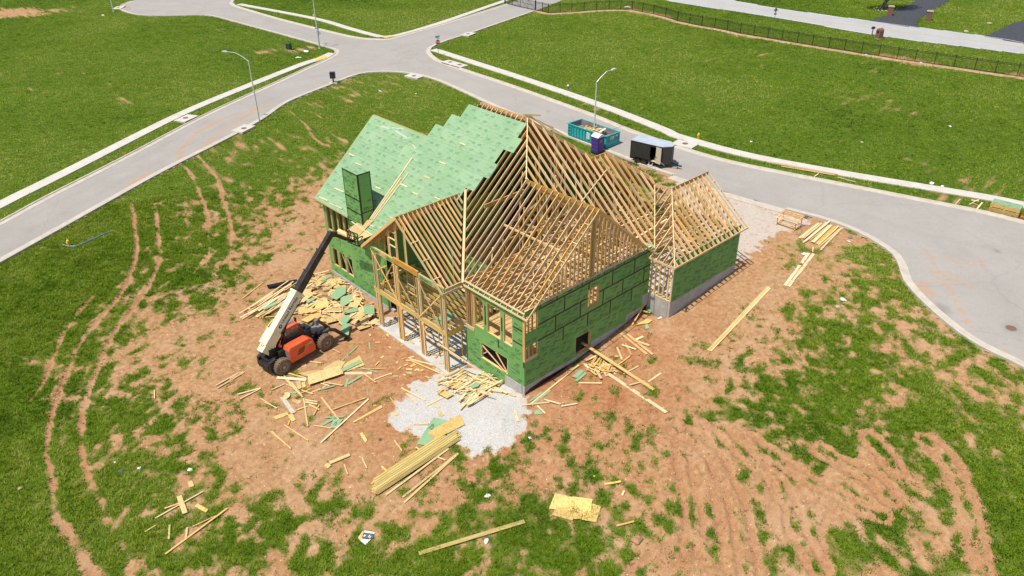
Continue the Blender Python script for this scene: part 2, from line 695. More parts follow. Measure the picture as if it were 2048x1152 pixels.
MAIN_PX = [(1180, -36), (1260, -18), (1348, 5), (1553, 36), (1724, 67), (1827, 82), (2048, 109), (2330, 150), (2330, 122), (2048, 85.5), (1981, 74), (1745, 43), (1553, 17), (1461, 0), (1330, -28), (1200, -52)]
DRIVE_PX = [[(1742, 43), (1785, 25), (1822, 8), (1850, -10), (1866, -24), (1924, -20), (1908, -6), (1885, 10), (1858, 24), (1840, 38), (1833, 50), (1842, 58)],
            [(1968, 74), (2005, 57), (2030, 46), (2090, 32), (2190, 26), (2190, 70), (2060, 90)]]
ROAD = GL(ROAD_PX)
MAIN = GL(MAIN_PX)
DRIVES = [GL(q) for q in DRIVE_PX]
WALKS = [GL([(-90, 455), (0, 411), (31, 395), (150, 336), (362, 229), (506, 168.5), (600, 131), (640, 118), (664, 107)]),
         GL([(866, 100), (881, 104), (1007, 145), (1178, 203), (1332, 262.5), (1348, 271), (1485, 309), (1676, 346), (1963, 394), (2048, 411), (2190, 440)]),
         GL([(478, 9), (626, 37), (697, 57), (740, 69), (766, 75)]),
         GL([(782, 74.5), (830, 62), (891, 43), (994, 7.5), (1040, -8)])]
WALKS = [smooth(q, 1.2) for q in WALKS]
WALK_W = [1.45, 1.45, 1.3, 1.3]
FENCE_PX = [(1071, 21.6), (1085, 24), (1096.5, 27), (1120, 26), (1143.5, 25), (1168, 23), (1193, 21), (1218, 20), (1241, 20), (1264, 21), (1285, 25), (1307, 29), (1331, 35), (1355, 43), (1379, 48), (1403, 53),
            (1429, 57), (1454, 62), (1480, 68), (1507, 72.5), (1535, 77), (1563, 82), (1594, 87), (1624, 92), (1657, 97.5), (1688, 102), (1722, 108), (1757, 113), (1793, 119), (1829, 124),
            (1868, 129.5), (1907, 135), (1948, 141), (1989, 147), (2033, 153), (2080, 161)]
FENCE = GL(FENCE_PX)
GRAVEL = [GL([(774, 846), (790, 822), (786, 806), (812, 792), (828, 770), (868, 760), (890, 745), (925, 733), (1010, 752), (1049, 788), (1056, 825), (1048, 862), (1030, 888), (992, 906), (955, 911), (930, 898), (915, 880), (880, 868), (850, 884), (822, 866), (796, 864)]),
          np.vstack([GL([(1352, 356), (1450, 390), (1560, 420), (1634, 441), (1605, 455), (1560, 470), (1525, 495), (1500, 520)]), [(22.6, -1.5), (22.6, 5.2)]]),
          np.array([(-1.5, 6.3), (3, 6.3), (3, 15.8), (-1.5, 15.8)])]
COVER = """0 600 1 60 650 1 0 800 1 40 900 1 0 1000 1 60 1100 1 30 1152 1 150 560 1 200 500 1 250 430 .97 330 360 .97 290 420 .95 200 470 1 260 480 .97 300 450 .93 320 470 .85 380 560 .88 420 500 .85 350 420 .75 430 420 .55 480 440 .5
520 420 .5 560 400 .5 590 380 .45 600 330 .8 560 330 .85 640 330 .6 450 370 .75 500 340 .85 620 420 .2 600 460 .1 560 480 .2 520 480 .45 500 520 .5 450 550 .6 400 600 .45 330 610 .5 300 650 .3 250 700 .4
350 660 .1 420 650 .08 480 600 .1 540 540 .05 600 520 0 440 700 .05 360 720 .2 300 720 .15 380 690 .25 400 760 .1 300 780 .35 240 760 .35 500 680 0 500 760 .05 490 780 .15 210 680 .85 190 760 .8 140 820 .9
170 870 .9 220 830 .75 260 850 .6 330 860 .45 290 880 .45 340 890 .5 400 880 .25 450 900 .15 480 950 .1 530 900 .08 560 960 .05 600 850 .08 600 800 .1 660 900 .05 100 950 1 150 960 .95 140 1000 .95 190 1000 1
230 960 .75 250 1000 .85 300 1000 .65 340 950 .5 400 960 .35 420 1000 .6 380 1040 .7 300 1080 .85 400 1100 .75 450 1050 .75 500 1020 .6 540 1000 .4 600 1010 .5 640 1000 .6 500 1080 .75 550 1090 .5 600 1080 .5
620 1120 .8 520 1130 .5 680 1020 .4 660 970 .15 700 960 .05 740 950 .05 760 1020 .15 700 1060 .3 720 1090 .8 760 1110 .95 850 1110 .95 820 1060 .45 860 1040 .35 920 1060 .5 900 1010 .35 960 1010 .6 980 1040 .8
1040 1060 .8 1080 1090 .85 1000 1110 .6 1060 1130 .6 1150 1090 .8 1200 1080 .75 1230 1050 .7 1250 1110 .8 1300 1090 .6 1150 1140 .75 1280 1000 .6 1250 970 .55 1320 1010 .5 1330 1060 .5 870 960 .3 920 970 .35
960 930 .3 1000 930 .25 1050 940 .2 1080 900 .25 1120 880 .28 1130 920 .3 1180 900 .3 1230 910 .4 1260 900 .5 1200 850 .25 1250 860 .25 1150 830 .12 1100 850 .12 1150 760 .08 1200 780 .1 1280 790 .12 1320 740 .08
1300 700 .04 1400 650 0 1450 600 0 1500 560 0 1400 780 .08 1440 770 .15 1460 740 .12 1500 700 .1 1390 830 .2 1370 870 .15 1550 640 .12 1560 580 .05 1600 560 .1 1640 520 .25 1680 540 .3 1660 570 .2 1700 480 .1
1600 440 0 1650 430 0 1740 460 .8 1750 500 .8 1770 540 .6 1780 580 .75 1800 560 .4 1790 600 .6 1640 620 .65 1620 640 .5 1700 620 .3 1730 620 .7 1750 620 .3 1660 660 .85 1720 670 .85 1760 680 .75 1800 690 .5
1640 690 .8 1820 640 .5 1850 660 .7 1900 700 .8 1960 730 .7 2010 760 .5 1800 650 .35 1850 700 .35 1880 720 .5 1640 740 .75 1600 740 .55 1700 730 .8 1760 730 .7 1600 780 .75 1560 800 .75 1520 800 .7 1650 800 .9
1700 800 .85 1750 770 .8 1800 790 .6 1840 740 .4 1850 780 .8 1900 800 .7 1950 780 .4 2020 790 .5 1960 830 .8 2030 840 .7 1500 850 .7 1480 830 .5 1450 840 .2 1560 860 .6 1600 850 .8 1640 850 .8 1700 860 .9
1680 900 .8 1620 890 .6 1560 920 .25 1500 920 .3 1480 890 .35 1430 870 .2 1400 940 .05 1450 980 .05 1500 1000 .1 1560 980 .25 1600 960 .4 1650 930 .7 1720 940 .1 1790 880 .8 1830 870 .8 1880 860 .6 1930 860 .8
2000 880 .7 1850 930 .55 1880 920 .4 1810 960 .7 1790 1000 .3 1750 980 .15 1700 990 .4 1680 960 .2 1640 1020 .1 1600 1060 .15 1560 1060 .5 1540 1080 .4 1450 1060 .5 1380 1040 .5 1360 1090 .3 1420 1120 .3
1480 1130 .4 1700 1080 .9 1740 1060 .6 1690 1110 .7 1640 1110 .45 1790 1030 .6 1840 1010 .4 1860 1050 .4 1830 1090 .4 1880 1070 .3 1930 1010 .35 1980 960 .85 2030 940 .8 1990 1020 .95 2040 1020 .95 2000 1100 .9
2040 1140 .9 1950 1100 .5 1920 1060 .3 1910 1130 .6 1800 1130 .7 1720 1140 .5 1550 1130 .3 700 640 0 780 720 0 850 780 0 900 800 0 1000 800 0 1100 790 0 700 800 .05 750 860 .1 680 860 .08 730 900 .05 900 500 0
1200 450 0 1350 640 0 1480 500 0 700 250 .95 600 250 .95 800 200 .95 900 200 .95 760 180 .8 850 190 .85 1000 215 .9 1100 265 .95 1150 290 .9 1300 350 .5 1330 352 .2 640 300 .8 1500 430 0 1560 430 0 1400 370 0
650 440 .1 640 480 .05 640 380 .3 20 25 .12 60 24 .12 95 23 .4 150 25 .9 130 36 1 60 46 1 20 46 1 100 12 1 20 6 1 180 18 1 60 60 1 0 100 1 200 100 1 400 120 1 580 104 .8 603 98 .55 0 250 1 300 250 1 500 150 1 100 340 1 230 360 .85 900 40 1 600 20 1 1000 60 1
1100 100 1 1300 150 1 1500 200 .95 1700 200 .85 1750 210 .8 1900 250 1 2000 300 1 1600 320 .95 1400 250 1 1200 150 1 1750 350 1 2000 200 1 1500 60 1 1700 20 1 1950 50 1 2040 190 1 1400 302 1 1450 316 1 1520 330 1 1600 352 1 1352 284 .95 1430 300 1 990 130 1 1050 60 1 560 80 1 640 108 1 560 125 1 615 118 1 590 88 .9 1200 8 1 1320 12 1 1240 30 1 1800 250 1 1650 180 1 1700 240 1 1850 200 1 400 480 .8 560 360 .85""".split()
COVER = np.array(COVER, float).reshape(-1, 3)
_CP = GL(COVER[:, :2])
_far = np.array([(x, y) for x in (-120, -60, 60, 130, 200, 260) for y in (-120, -60, 70, 130, 200, 260) if abs(x) > 40 or abs(y) > 60], float)
_CP = np.vstack([_CP, _far])
_CV = np.append(COVER[:, 2], np.ones(len(_far)))
TRACKS = [  # pixel polyline, half width m, strength
    ([(60, 800), (85, 770), (113, 698), (150, 633), (185, 595)], 0.166, 0.8624999999999999),
    ([(106, 963), (92, 895), (113, 802), (137, 739), (164, 681), (205, 630), (246, 582), (268, 527), (273, 490), (268, 440), (262, 405)], 0.196, 1),
    ([(191, 980), (167, 922), (164, 843), (181, 775), (205, 715), (232, 660), (270, 612), (301, 565), (318, 524), (316, 462), (308, 407)], 0.196, 1),
    ([(106, 963), (113, 1031), (137, 1066), (161, 1110), (190, 1160)], 0.264, 1),
    ([(191, 980), (222, 1049), (250, 1100), (265, 1160)], 0.226, 0.5175),
    ([(414, 520), (417, 476), (415, 431), (403, 397), (388, 358), (368, 330)], 0.166, 0.6325),
    ([(458, 527), (461, 448), (444, 394), (440, 370), (417, 335), (393, 309)], 0.166, 0.6325),
    ([(574, 217), (608, 246), (632, 280), (660, 294)], 0.151, 0.69),
    ([(636, 228), (663, 267), (697, 284)], 0.151, 0.8049999999999999),
    ([(655, 440), (620, 455), (580, 470), (530, 480)], 0.189, 0.9199999999999999), ([(650, 460), (600, 480), (560, 492)], 0.189, 0.9199999999999999),
    ([(640, 420), (590, 432), (540, 438)], 0.151, 0.69), ([(585, 345), (583, 380), (600, 420)], 0.135, 0.69),
    ([(1350, 860), (1392, 878), (1430, 920), (1462, 985), (1485, 1066), (1500, 1160)], 0.388, 1.0),
    ([(1360, 890), (1372, 960), (1385, 1020), (1388, 1060), (1375, 1100)], 0.349, 1.0),
    ([(1375, 1095), (1330, 1120), (1280, 1150)], 0.465, 1.0),
    ([(1440, 860), (1500, 920), (1553, 963), (1580, 1020), (1594, 1066), (1640, 1150)], 0.349, 1.0),
    ([(1500, 880), (1560, 925), (1622, 963), (1680, 995), (1724, 1018), (1765, 1034)], 0.349, 1.0),
    ([(1735, 875), (1765, 905), (1790, 940)], 0.388, 1.0), ([(1640, 900), (1700, 935), (1750, 960), (1780, 1000)], 0.388, 1.0),
    ([(1850, 880), (1881, 905), (1915, 960), (1943, 1049), (1967, 1160)], 0.388, 1.0),
    ([(1410, 850), (1425, 960), (1440, 1060), (1450, 1150)], 0.260, 0.8049999999999999), ([(1530, 930), (1545, 1010), (1540, 1060)], 0.264, 0.8049999999999999),
    ([(1600, 1000), (1660, 1010), (1640, 1080), (1660, 1150)], 0.260, 0.69),
]
TRACKS = [(smooth(GL(a), .5), w, s) for a, w, s in TRACKS]
FOOT = [np.array(q, float) for q in ([(.25, .25), (13.3, .25), (13.3, 6.4), (.25, 6.4)], [(2.6, 6.2), (20, 6.2), (20, 16.8), (2.6, 16.8)],
                                     [(.7, 16.4), (13.2, 16.4), (13.2, 25.4), (.7, 25.4)], [(13.2, -1.85), (22.1, -1.85), (22.1, 6.5), (13.2, 6.5)])]
DECKF = np.array([(-1.35, 6.2), (3.2, 6.2), (3.2, 15.4), (-1.35, 15.4)])


def cover_low(x, y):
    w = np.zeros(x.shape)
    s = np.zeros(x.shape)
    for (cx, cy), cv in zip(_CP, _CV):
        k = 1.0 / (((x - cx) ** 2 + (y - cy) ** 2) + .6) ** 2
        w += k
        s += k * cv
    return s / w


def ground_fields(x, y):
    """grass cover 0..1, gravel, track strength (+ signed rut profile), all in plan"""
    c = cover_low(x, y)
    gr = np.zeros(x.shape)
    wob = fbm(x, y, 1.6, 3, 40) * .5
    for pl in GRAVEL:
        lo, hi = pl.min(0) - 2, pl.max(0) + 2
        k = (x > lo[0]) & (x < hi[0]) & (y > lo[1]) & (y < hi[1])
        if k.any():
            xx, yy = x[k], y[k]
            ins = in_poly(xx, yy, pl)
            d = d_line(xx, yy, np.vstack([pl, pl[:1]]))
            sd = np.where(ins, d, -d) + wob[k]
            gr[k] = np.maximum(gr[k], sstep(-.75, .65, sd + fbm(xx, yy, .5, 2, 41) * .8) * (.62 if pl is GRAVEL[1] else 1))
    tr = np.zeros(x.shape)
    rut = np.zeros(x.shape)
    for ln, w, s in TRACKS:
        lo, hi = ln.min(0) - 2, ln.max(0) + 2
        k = (x > lo[0]) & (x < hi[0]) & (y > lo[1]) & (y < hi[1])
        if not k.any():
            continue
        d = d_line(x[k], y[k], ln) + fbm(x[k], y[k], .9, 3, 60) * .12
        if w > .29:
            d = np.abs(d - w * 1.25)                            # a pair of tyre prints
            w = w * .55
        s = s * np.clip(.88 + fbm(x[k], y[k], 2.2, 2, 61) * .8, .5, 1)
        tr[k] = np.maximum(tr[k], s * sstep(w * 1.45, w * .75, d))
        rut[k] += s * (-.13 * np.exp(-(d / w) ** 2) + .11 * np.exp(-((d - w * 1.7) / (w * .6)) ** 2))
    df = d_line(x, y, FENCE) + fbm(x, y, 2.5, 2, 5) * .3
    fe = sstep(1.0, .45, df)
    c = c * (1 - fe)
    n = fbm(x, y, 2.6, 5, 3, .62)
    n2 = fbm(x, y, .62, 3, 9)
    n3 = fbm(x * .8 + y * .6, (y * .8 - x * .6) * 1.7, .95, 3, 13)
    q = np.clip(c, .004, .995)
    cc = .5 + .21 * ((n * .34 + n3 * .62 + n2 * .72) / .225 + np.log(q / (1 - q)) * 1.05 + .15)
    cc = np.clip(cc, -.2, 1.25)
    cc = cc - tr * 1.2
    cc = np.where(gr > .3, cc - gr * .8, cc)
    return cc, gr, tr, rut, fe


def axis_coords(f0, f1, step, lo, hi, grow=1.07, mx=3.0):
    a = list(np.arange(f0, f1 + 1e-6, step))
    s = step
    p = a[-1]
    while p < hi:
        s = min(s * grow, mx if p < 240 else 40)
        p += s
        a.append(p)
    s = step
    p = a[0]
    b = []
    while p > lo:
        s = min(s * grow, mx if p > -60 else 40)
        p -= s
        b.append(p)
    return np.array(b[::-1] + a)


def near_zone(x, y):
    return (x > -30) & (x < 40) & (y > -30) & (y < 50)


gx = axis_coords(-24, 33, .18, -700, 900)
gy = axis_coords(-21, 38, .18, -700, 900)
XX, YY = np.meshgrid(gx, gy)
ZZ = H(XX, YY)
cov, grv, trk, rut, fen = ground_fields(XX, YY)
nz = near_zone(XX, YY)
rough = fbm(XX, YY, .7, 3, 21) * .075 + fbm(XX, YY, 3.0, 3, 31) * .08
clod = np.clip(fbm(XX, YY, .45, 2, 77), 0, 1) * trk * .2 + np.clip(fbm(XX, YY, .5, 2, 78) - .15, 0, 1) * .10 * (cov < .3) * (grv < .3)
pvd = in_poly(XX, YY, ROAD) | (d_line(XX, YY, np.vstack([ROAD, ROAD[:1]])) < .5)
for ln_, w_ in zip(WALKS, WALK_W):
    pvd |= d_line(XX, YY, ln_[::3]) < w_ / 2 + .3
rough = np.where(pvd, -.06, rough)
clod = np.where(pvd, 0, clod)
rut = np.where(pvd, 0, rut)
ZZ = ZZ + np.where(nz, rough * np.clip(1 - grv, 0, 1) * .8 + rut + clod, 0)
pile = np.exp(-(((XX - GRAVEL[0][:, 0].mean()) / 3.2) ** 2 + ((YY - GRAVEL[0][:, 1].mean()) / 2.6) ** 2))
ZZ = ZZ + .22 * pile
mq = G(1000, 850)
ZZ = ZZ + .38 * np.exp(-(((XX - mq[0]) / 1.5) ** 2 + ((YY - mq[1]) / 1.3) ** 2)) * (1 + .3 * fbm(XX, YY, .5, 2, 91))
for pl in FOOT:
    ZZ[in_poly(XX, YY, pl)] = -2.1
ZZ[in_poly(XX, YY, DECKF)] = -1.75
ZG = ZZ
red = sstep(.0, .9, 1 - np.hypot((XX - 3) / 19, (YY - 4) / 20)) + fbm(XX, YY, 5, 3, 51) * .35
red = np.clip(red, 0, 1)
red = np.clip(red, 0, 1)


def grid_mesh(name, X, Y, Z, mat, cols=None, keep=None):
    ny, nx = X.shape
    me = bpy.data.meshes.new(name)
    idx = np.arange(nx * ny).reshape(ny, nx)
    q = np.stack([idx[:-1, :-1], idx[:-1, 1:], idx[1:, 1:], idx[1:, :-1]], -1).reshape(-1, 4)
    if keep is not None:
        q = q[keep.reshape(-1)]
        used, inv = np.unique(q, return_inverse=True)
        q = inv.reshape(-1, 4)
    else:
        used = np.arange(nx * ny)
    co = np.stack([X.ravel()[used], Y.ravel()[used], Z.ravel()[used]], -1)
    me.vertices.add(len(co))
    me.vertices.foreach_set('co', co.ravel())
    me.loops.add(q.size)
    me.loops.foreach_set('vertex_index', q.ravel().astype(np.int32))
    me.polygons.add(len(q))
    me.polygons.foreach_set('loop_start', np.arange(0, q.size, 4, dtype=np.int32))
    me.update(calc_edges=True)
    me.validate()
    me.polygons.foreach_set('use_smooth', np.ones(len(me.polygons), bool))
    if cols is not None:
        at = me.color_attributes.new("field", 'FLOAT_COLOR', 'POINT')
        arr = np.stack([c.ravel()[used] for c in cols], -1).astype(np.float32)
        at.data.foreach_set('color', arr.ravel())
    me.materials.append(mat)
    o = bpy.data.objects.new(name, me)
    COL.objects.link(o)
    return o


def ground_mat():
    mt, nt, b = new_mat("grass and bare soil")
    ps = N(nt, "NewGeometry").outputs['Position']
    at = nt.nodes.new("ShaderNodeVertexColor")
    at.layer_name = "field"
    sc = nt.nodes.new("ShaderNodeSeparateColor")
    nt.links.new(at.outputs[0], sc.inputs[0])
    cov, gra, rd = sc.outputs[0], sc.outputs[1], sc.outputs[2]
    trk = at.outputs[1]
    nA = noise(nt, ps, .06, 4)
    nB = noise(nt, ps, .5, 5, .6)
    nC = noise(nt, ps, 3.0, 5, .62)
    nD = noise(nt, ps, 14.0, 4, .6)
    # grass
    gcol = ramp(nt, nC, [(.25, (.030, .060, .004)), (.5, (.072, .128, .008)), (.75, (.135, .195, .020))])
    gcol = mixc(nt, mth(nt, 'MULTIPLY', ramp(nt, nB, [(.42, (0, 0, 0)), (.7, (1, 1, 1))]), .45), gcol, (.145, .165, .028))
    gcol = mixc(nt, mth(nt, 'MULTIPLY', ramp(nt, nA, [(.35, (0, 0, 0)), (.65, (1, 1, 1))]), .35), gcol, (.060, .105, .008))
    # soil
    dcol = ramp(nt, nC, [(.22, (.26, .138, .062)), (.5, (.41, .235, .116)), (.8, (.54, .355, .20))])
    rcol = ramp(nt, nC, [(.22, (.23, .085, .034)), (.5, (.375, .165, .072)), (.8, (.48, .25, .125))])
    rf = mth(nt, 'ADD', rd, mth(nt, 'MULTIPLY_ADD', nB, 1.5, -.70), clamp=True)
    soil = mixc(nt, rf, dcol, rcol)
    v = nt.nodes.new("ShaderNodeTexVoronoi")
    v.inputs['Scale'].default_value = 9.0
    nt.links.new(ps, v.inputs['Vector'])
    spk = mth(nt, 'MULTIPLY', ramp(nt, v.outputs['Distance'], [(.0, (1, 1, 1)), (.20, (0, 0, 0))]), mth(nt, 'MULTIPLY', ramp(nt, nB, [(.4, (0, 0, 0)), (.6, (1, 1, 1))]), .5))
    soil = mixc(nt, spk, soil, (.66, .56, .44))
    soil = mixc(nt, mth(nt, 'MULTIPLY', ramp(nt, nD, [(.52, (0, 0, 0)), (.72, (1, 1, 1))]), .35), soil, (.20, .11, .06))
    soil = mixc(nt, mth(nt, 'MULTIPLY', trk, mth(nt, 'MULTIPLY_ADD', nD, .8, .1, clamp=True)), soil, (.37, .185, .092))
    soil = mixc(nt, mth(nt, 'MULTIPLY', trk, ramp(nt, nD, [(.55, (0, 0, 0)), (.7, (1, 1, 1))])), soil, (.17, .085, .042))
    nE = noise(nt, ps, .22, 4, .6)
    soil = mixc(nt, mth(nt, 'MULTIPLY', ramp(nt, nE, [(.50, (0, 0, 0)), (.68, (1, 1, 1))]), .35), soil, (.54, .37, .235))
    # gravel
    v2 = nt.nodes.new("ShaderNodeTexVoronoi")
    v2.inputs['Scale'].default_value = 26.0
    nt.links.new(ps, v2.inputs['Vector'])
    s2 = nt.nodes.new("ShaderNodeSeparateColor")
    nt.links.new(v2.outputs['Color'], s2.inputs[0])
    gv = ramp(nt, s2.outputs[0], [(.1, (.40, .385, .36)), (.5, (.50, .485, .46)), (.9, (.59, .575, .55))])
    gv = mixc(nt, mth(nt, 'MULTIPLY', ramp(nt, noise(nt, ps, 1.2, 5, .65), [(.5, (0, 0, 0)), (.78, (1, 1, 1))]), .55), gv, (.50, .38, .28))
    gv = mixc(nt, mth(nt, 'MULTIPLY', ramp(nt, gra, [(.55, (1, 1, 1)), (.85, (0, 0, 0))]), .62), gv, (.50, .375, .265))
    gm = ramp(nt, mth(nt, 'ADD', gra, mth(nt, 'MULTIPLY_ADD', nC, .7, -.35)), [(.42, (0, 0, 0)), (.6, (1, 1, 1))])
    soil = mixc(nt, gm, soil, gv)
    # cover
    cf = mth(nt, 'ADD', cov, mth(nt, 'MULTIPLY_ADD', nC, .5, mth(nt, 'MULTIPLY_ADD', nD, .35, -.425)))
    cm = ramp(nt, cf, [(.42, (0, 0, 0)), (.74, (1, 1, 1))])
    dry = ramp(nt, cf, [(.30, (0, 0, 0)), (.50, (1, 1, 1))])
    soil2 = mixc(nt, mth(nt, 'MULTIPLY', dry, .6), soil, (.22, .185, .065))
    col = mixc(nt, cm, soil2, gcol)
    nt.links.new(col, b.inputs['Base Color'])
    b.inputs['Roughness'].default_value = .95
    b.inputs['Specular IOR Level'].default_value = .1
    h = mth(nt, 'ADD', nC, mth(nt, 'MULTIPLY', nD, .5))
    bump(nt, b, h, .85, .12)
    return mt


M['ground'] = ground_mat()
ground = grid_mesh("ground", XX, YY, ZZ, M['ground'], [cov, grv, red, trk])
tag(ground, kind='structure')


def road_mat(name, lo, hi, tint):
    mt, nt, b = new_mat(name)
    ps = N(nt, "NewGeometry").outputs['Position']
    at = nt.nodes.new("ShaderNodeVertexColor")
    at.layer_name = "field"
    sc = nt.nodes.new("ShaderNodeSeparateColor")
    nt.links.new(at.outputs[0], sc.inputs[0])
    n1 = noise(nt, ps, .22, 5, .6)
    n2 = noise(nt, ps, 2.2, 6, .65)
    n3 = noise(nt, ps, 22.0, 3)
    c = ramp(nt, n1, [(.3, lo), (.7, hi)])
    c = mixc(nt, .22, c, ramp(nt, n3, [(.3, (.12, .12, .12)), (.7, (.55, .54, .53))]))
    c = mixc(nt, mth(nt, 'MULTIPLY', ramp(nt, n2, [(.5, (0, 0, 0)), (.75, (1, 1, 1))]), .28), c, tint)
    mf = ramp(nt, mth(nt, 'ADD', sc.outputs[0], mth(nt, 'MULTIPLY_ADD', n2, 1.6, mth(nt, 'MULTIPLY_ADD', noise(nt, ps, 5.5, 4, .6), 1.3, -1.45))), [(.50, (0, 0, 0)), (.85, (1, 1, 1))])
    c = mixc(nt, mth(nt, 'MULTIPLY', mf, .7), c, (.47, .255, .125))
    c = mixc(nt, mth(nt, 'MULTIPLY', sc.outputs[1], .5), c, (.13, .11, .10))
    vc = nt.nodes.new("ShaderNodeTexVoronoi")
    vc.feature = 'DISTANCE_TO_EDGE'
    vc.inputs['Scale'].default_value = .085
    vm = nt.nodes.new("ShaderNodeVectorMath")
    vm.operation = 'ADD'
    nz_ = nt.nodes.new("ShaderNodeTexNoise")
    nz_.inputs['Scale'].default_value = .5
    nt.links.new(ps, nz_.inputs['Vector'])
    nt.links.new(ps, vm.inputs[0])
    nt.links.new(nz_.outputs['Color'], vm.inputs[1])
    nt.links.new(vm.outputs[0], vc.inputs['Vector'])
    ck = ramp(nt, vc.outputs['Distance'], [(.0, (1, 1, 1)), (.006, (0, 0, 0))])
    c = mixc(nt, mth(nt, 'MULTIPLY', ck, .16), c, (.12, .11, .10))
    nt.links.new(c, b.inputs['Base Color'])
    b.inputs['Roughness'].default_value = .9
    b.inputs['Specular IOR Level'].default_value = .2
    bump(nt, b, n3, .25, .01)
    return mt


M['road'] = road_mat("weathered grey asphalt", (.305, .278, .244), (.365, .333, .296), (.25, .22, .186))
M['mainroad'] = road_mat("pale road asphalt", (.37, .365, .36), (.43, .425, .415), (.31, .30, .30))
MUD = [([(362, 326), (358, 304), (393, 267), (444, 239), (547, 208)], .3, .82), ([(397, 304), (438, 267), (513, 222)], .3, .82), ([(240, 392), (260, 370), (300, 345)], .3, .8),
       ([(1848, 500), (1861, 517), (1874, 571)], .45, .58), ([(1893, 560), (1910, 600), (1925, 630), (1939, 652)], .3, .62), ([(1845, 570), (1858, 590)], .5, .75), ([(1900, 525), (1960, 530)], .5, .6), ([(1880, 545), (1940, 575)], .5, .6),
       ([(1960, 540), (2040, 560)], .5, .5), ([(1800, 470), (1850, 500), (1900, 520)], .5, .4), ([(2000, 700), (2040, 720)], .6, .5), ([(1880, 560), (1990, 500)], .4, .45),
       ([(885, 127), (905, 136), (930, 141)], .35, .75), ([(1200, 240), (1230, 252)], .5, .6), ([(1290, 345), (1345, 342)], .6, .7), ([(1236, 320), (1300, 340)], .5, .8), ([(1350, 356), (1450, 392), (1560, 420)], .5, .55), ([(250, 12), (244, 20)], .5, .6)]
MUD = [(GL(a), w, s) for a, w, s in MUD]
ARCS = [([(560, 120), (640, 135), (740, 120), (830, 80)], .25, .16), ([(600, 160), (720, 140), (850, 125), (960, 165)], .25, .16), ([(480, 20), (600, 65), (720, 95), (880, 130)], .25, .14), ([(660, 130), (780, 105), (900, 60)], .3, .14), ([(250, 15), (330, 12), (410, 18), (380, 5), (300, 5)], .3, .16), ([(1900, 480), (1990, 560), (2040, 680)], .3, .12), ([(1700, 420), (1850, 470), (2000, 500)], .3, .14), ([(1100, 235), (1300, 310), (1500, 370)], .3, .12), ([(1050, 205), (1250, 280), (1450, 340)], .3, .12), ([(50, 470), (250, 360), (450, 250)], .3, .12), ([(20, 455), (220, 350), (420, 240)], .3, .12)]
ARCS = [(smooth(GL(a), 1.0), w, s) for a, w, s in ARCS]
STAIN = [(G(1878, 619)[:2], 1.0, .8), (G(2022, 658)[:2], .9, .4), (G(1990, 502)[:2], .35, 1.0), (G(1097, 224)[:2], .3, .8), (G(60, 462)[:2], .5, .3)]


def road_sheet(name, poly, mat, step, zoff, limit=None):
    lo, hi = poly.min(0) - 1, poly.max(0) + 1
    xs = np.arange(lo[0], hi[0] + step, step)
    ys = np.arange(lo[1], hi[1] + step, step)
    X, Y = np.meshgrid(xs, ys)
    cxm = (X[:-1, :-1] + step / 2)
    cym = (Y[:-1, :-1] + step / 2)
    keep = in_poly(cxm, cym, poly)
    Z = H(X, Y) + zoff
    mud = np.zeros(X.shape)
    st = np.zeros(X.shape)
    if mat is M['road']:
        for ln, w, s in MUD:
            d = d_line(X, Y, ln)
            mud = np.maximum(mud, s * sstep(w * 2.4, w * .3, d))
        dk = d_line(X, Y, np.vstack([poly, poly[:1]]))
        mud = np.maximum(mud, .28 * sstep(1.6, .6, dk))
        for ln, w, s in ARCS:
            d = d_line(X, Y, ln)
            st = np.maximum(st, s * sstep(w * 2.2, w * .4, d))
        for p, r, s in STAIN:
            d = np.hypot(X - p[0], Y - p[1])
            st = np.maximum(st, s * sstep(r, r * .5, d))
    o = grid_mesh(name, X, Y, Z, mat, [mud, st, mud * 0, mud * 0], keep)
    return tag(o, kind='structure')


road_sheet("road", ROAD, M['road'], .45, .05)
road_sheet("road", MAIN, M['mainroad'], .6, .06)
for q in DRIVES:
    road_sheet("driveway", q, M['asphalt_dark'], .5, .065)


def strip(name, line, prof, mat, side=1.0, step=.8, kind='structure'):
    """sweep a cross-section (offset to the left, height above terrain) along a plan polyline"""
    P = smooth(line, step)
    T = np.gradient(P, axis=0)
    T /= np.linalg.norm(T, axis=1)[:, None] + 1e-9
    Nn = np.stack([-T[:, 1], T[:, 0]], -1) * side
    k = len(prof)
    vs = []
    for off, hh in prof:
        q = P + Nn * off
        vs.append(np.column_stack([q, H(q[:, 0], q[:, 1]) + hh]))
    vs = np.stack(vs, 1).reshape(-1, 3)
    fs = []
    for i in range(len(P) - 1):
        for j in range(k - 1):
            a = i * k + j
            fs.append((a, a + 1, a + k + 1, a + k) if side > 0 else (a, a + k, a + k + 1, a + 1))
    o = mesh_obj(name, vs, fs, mat)
    return tag(o, kind=kind)


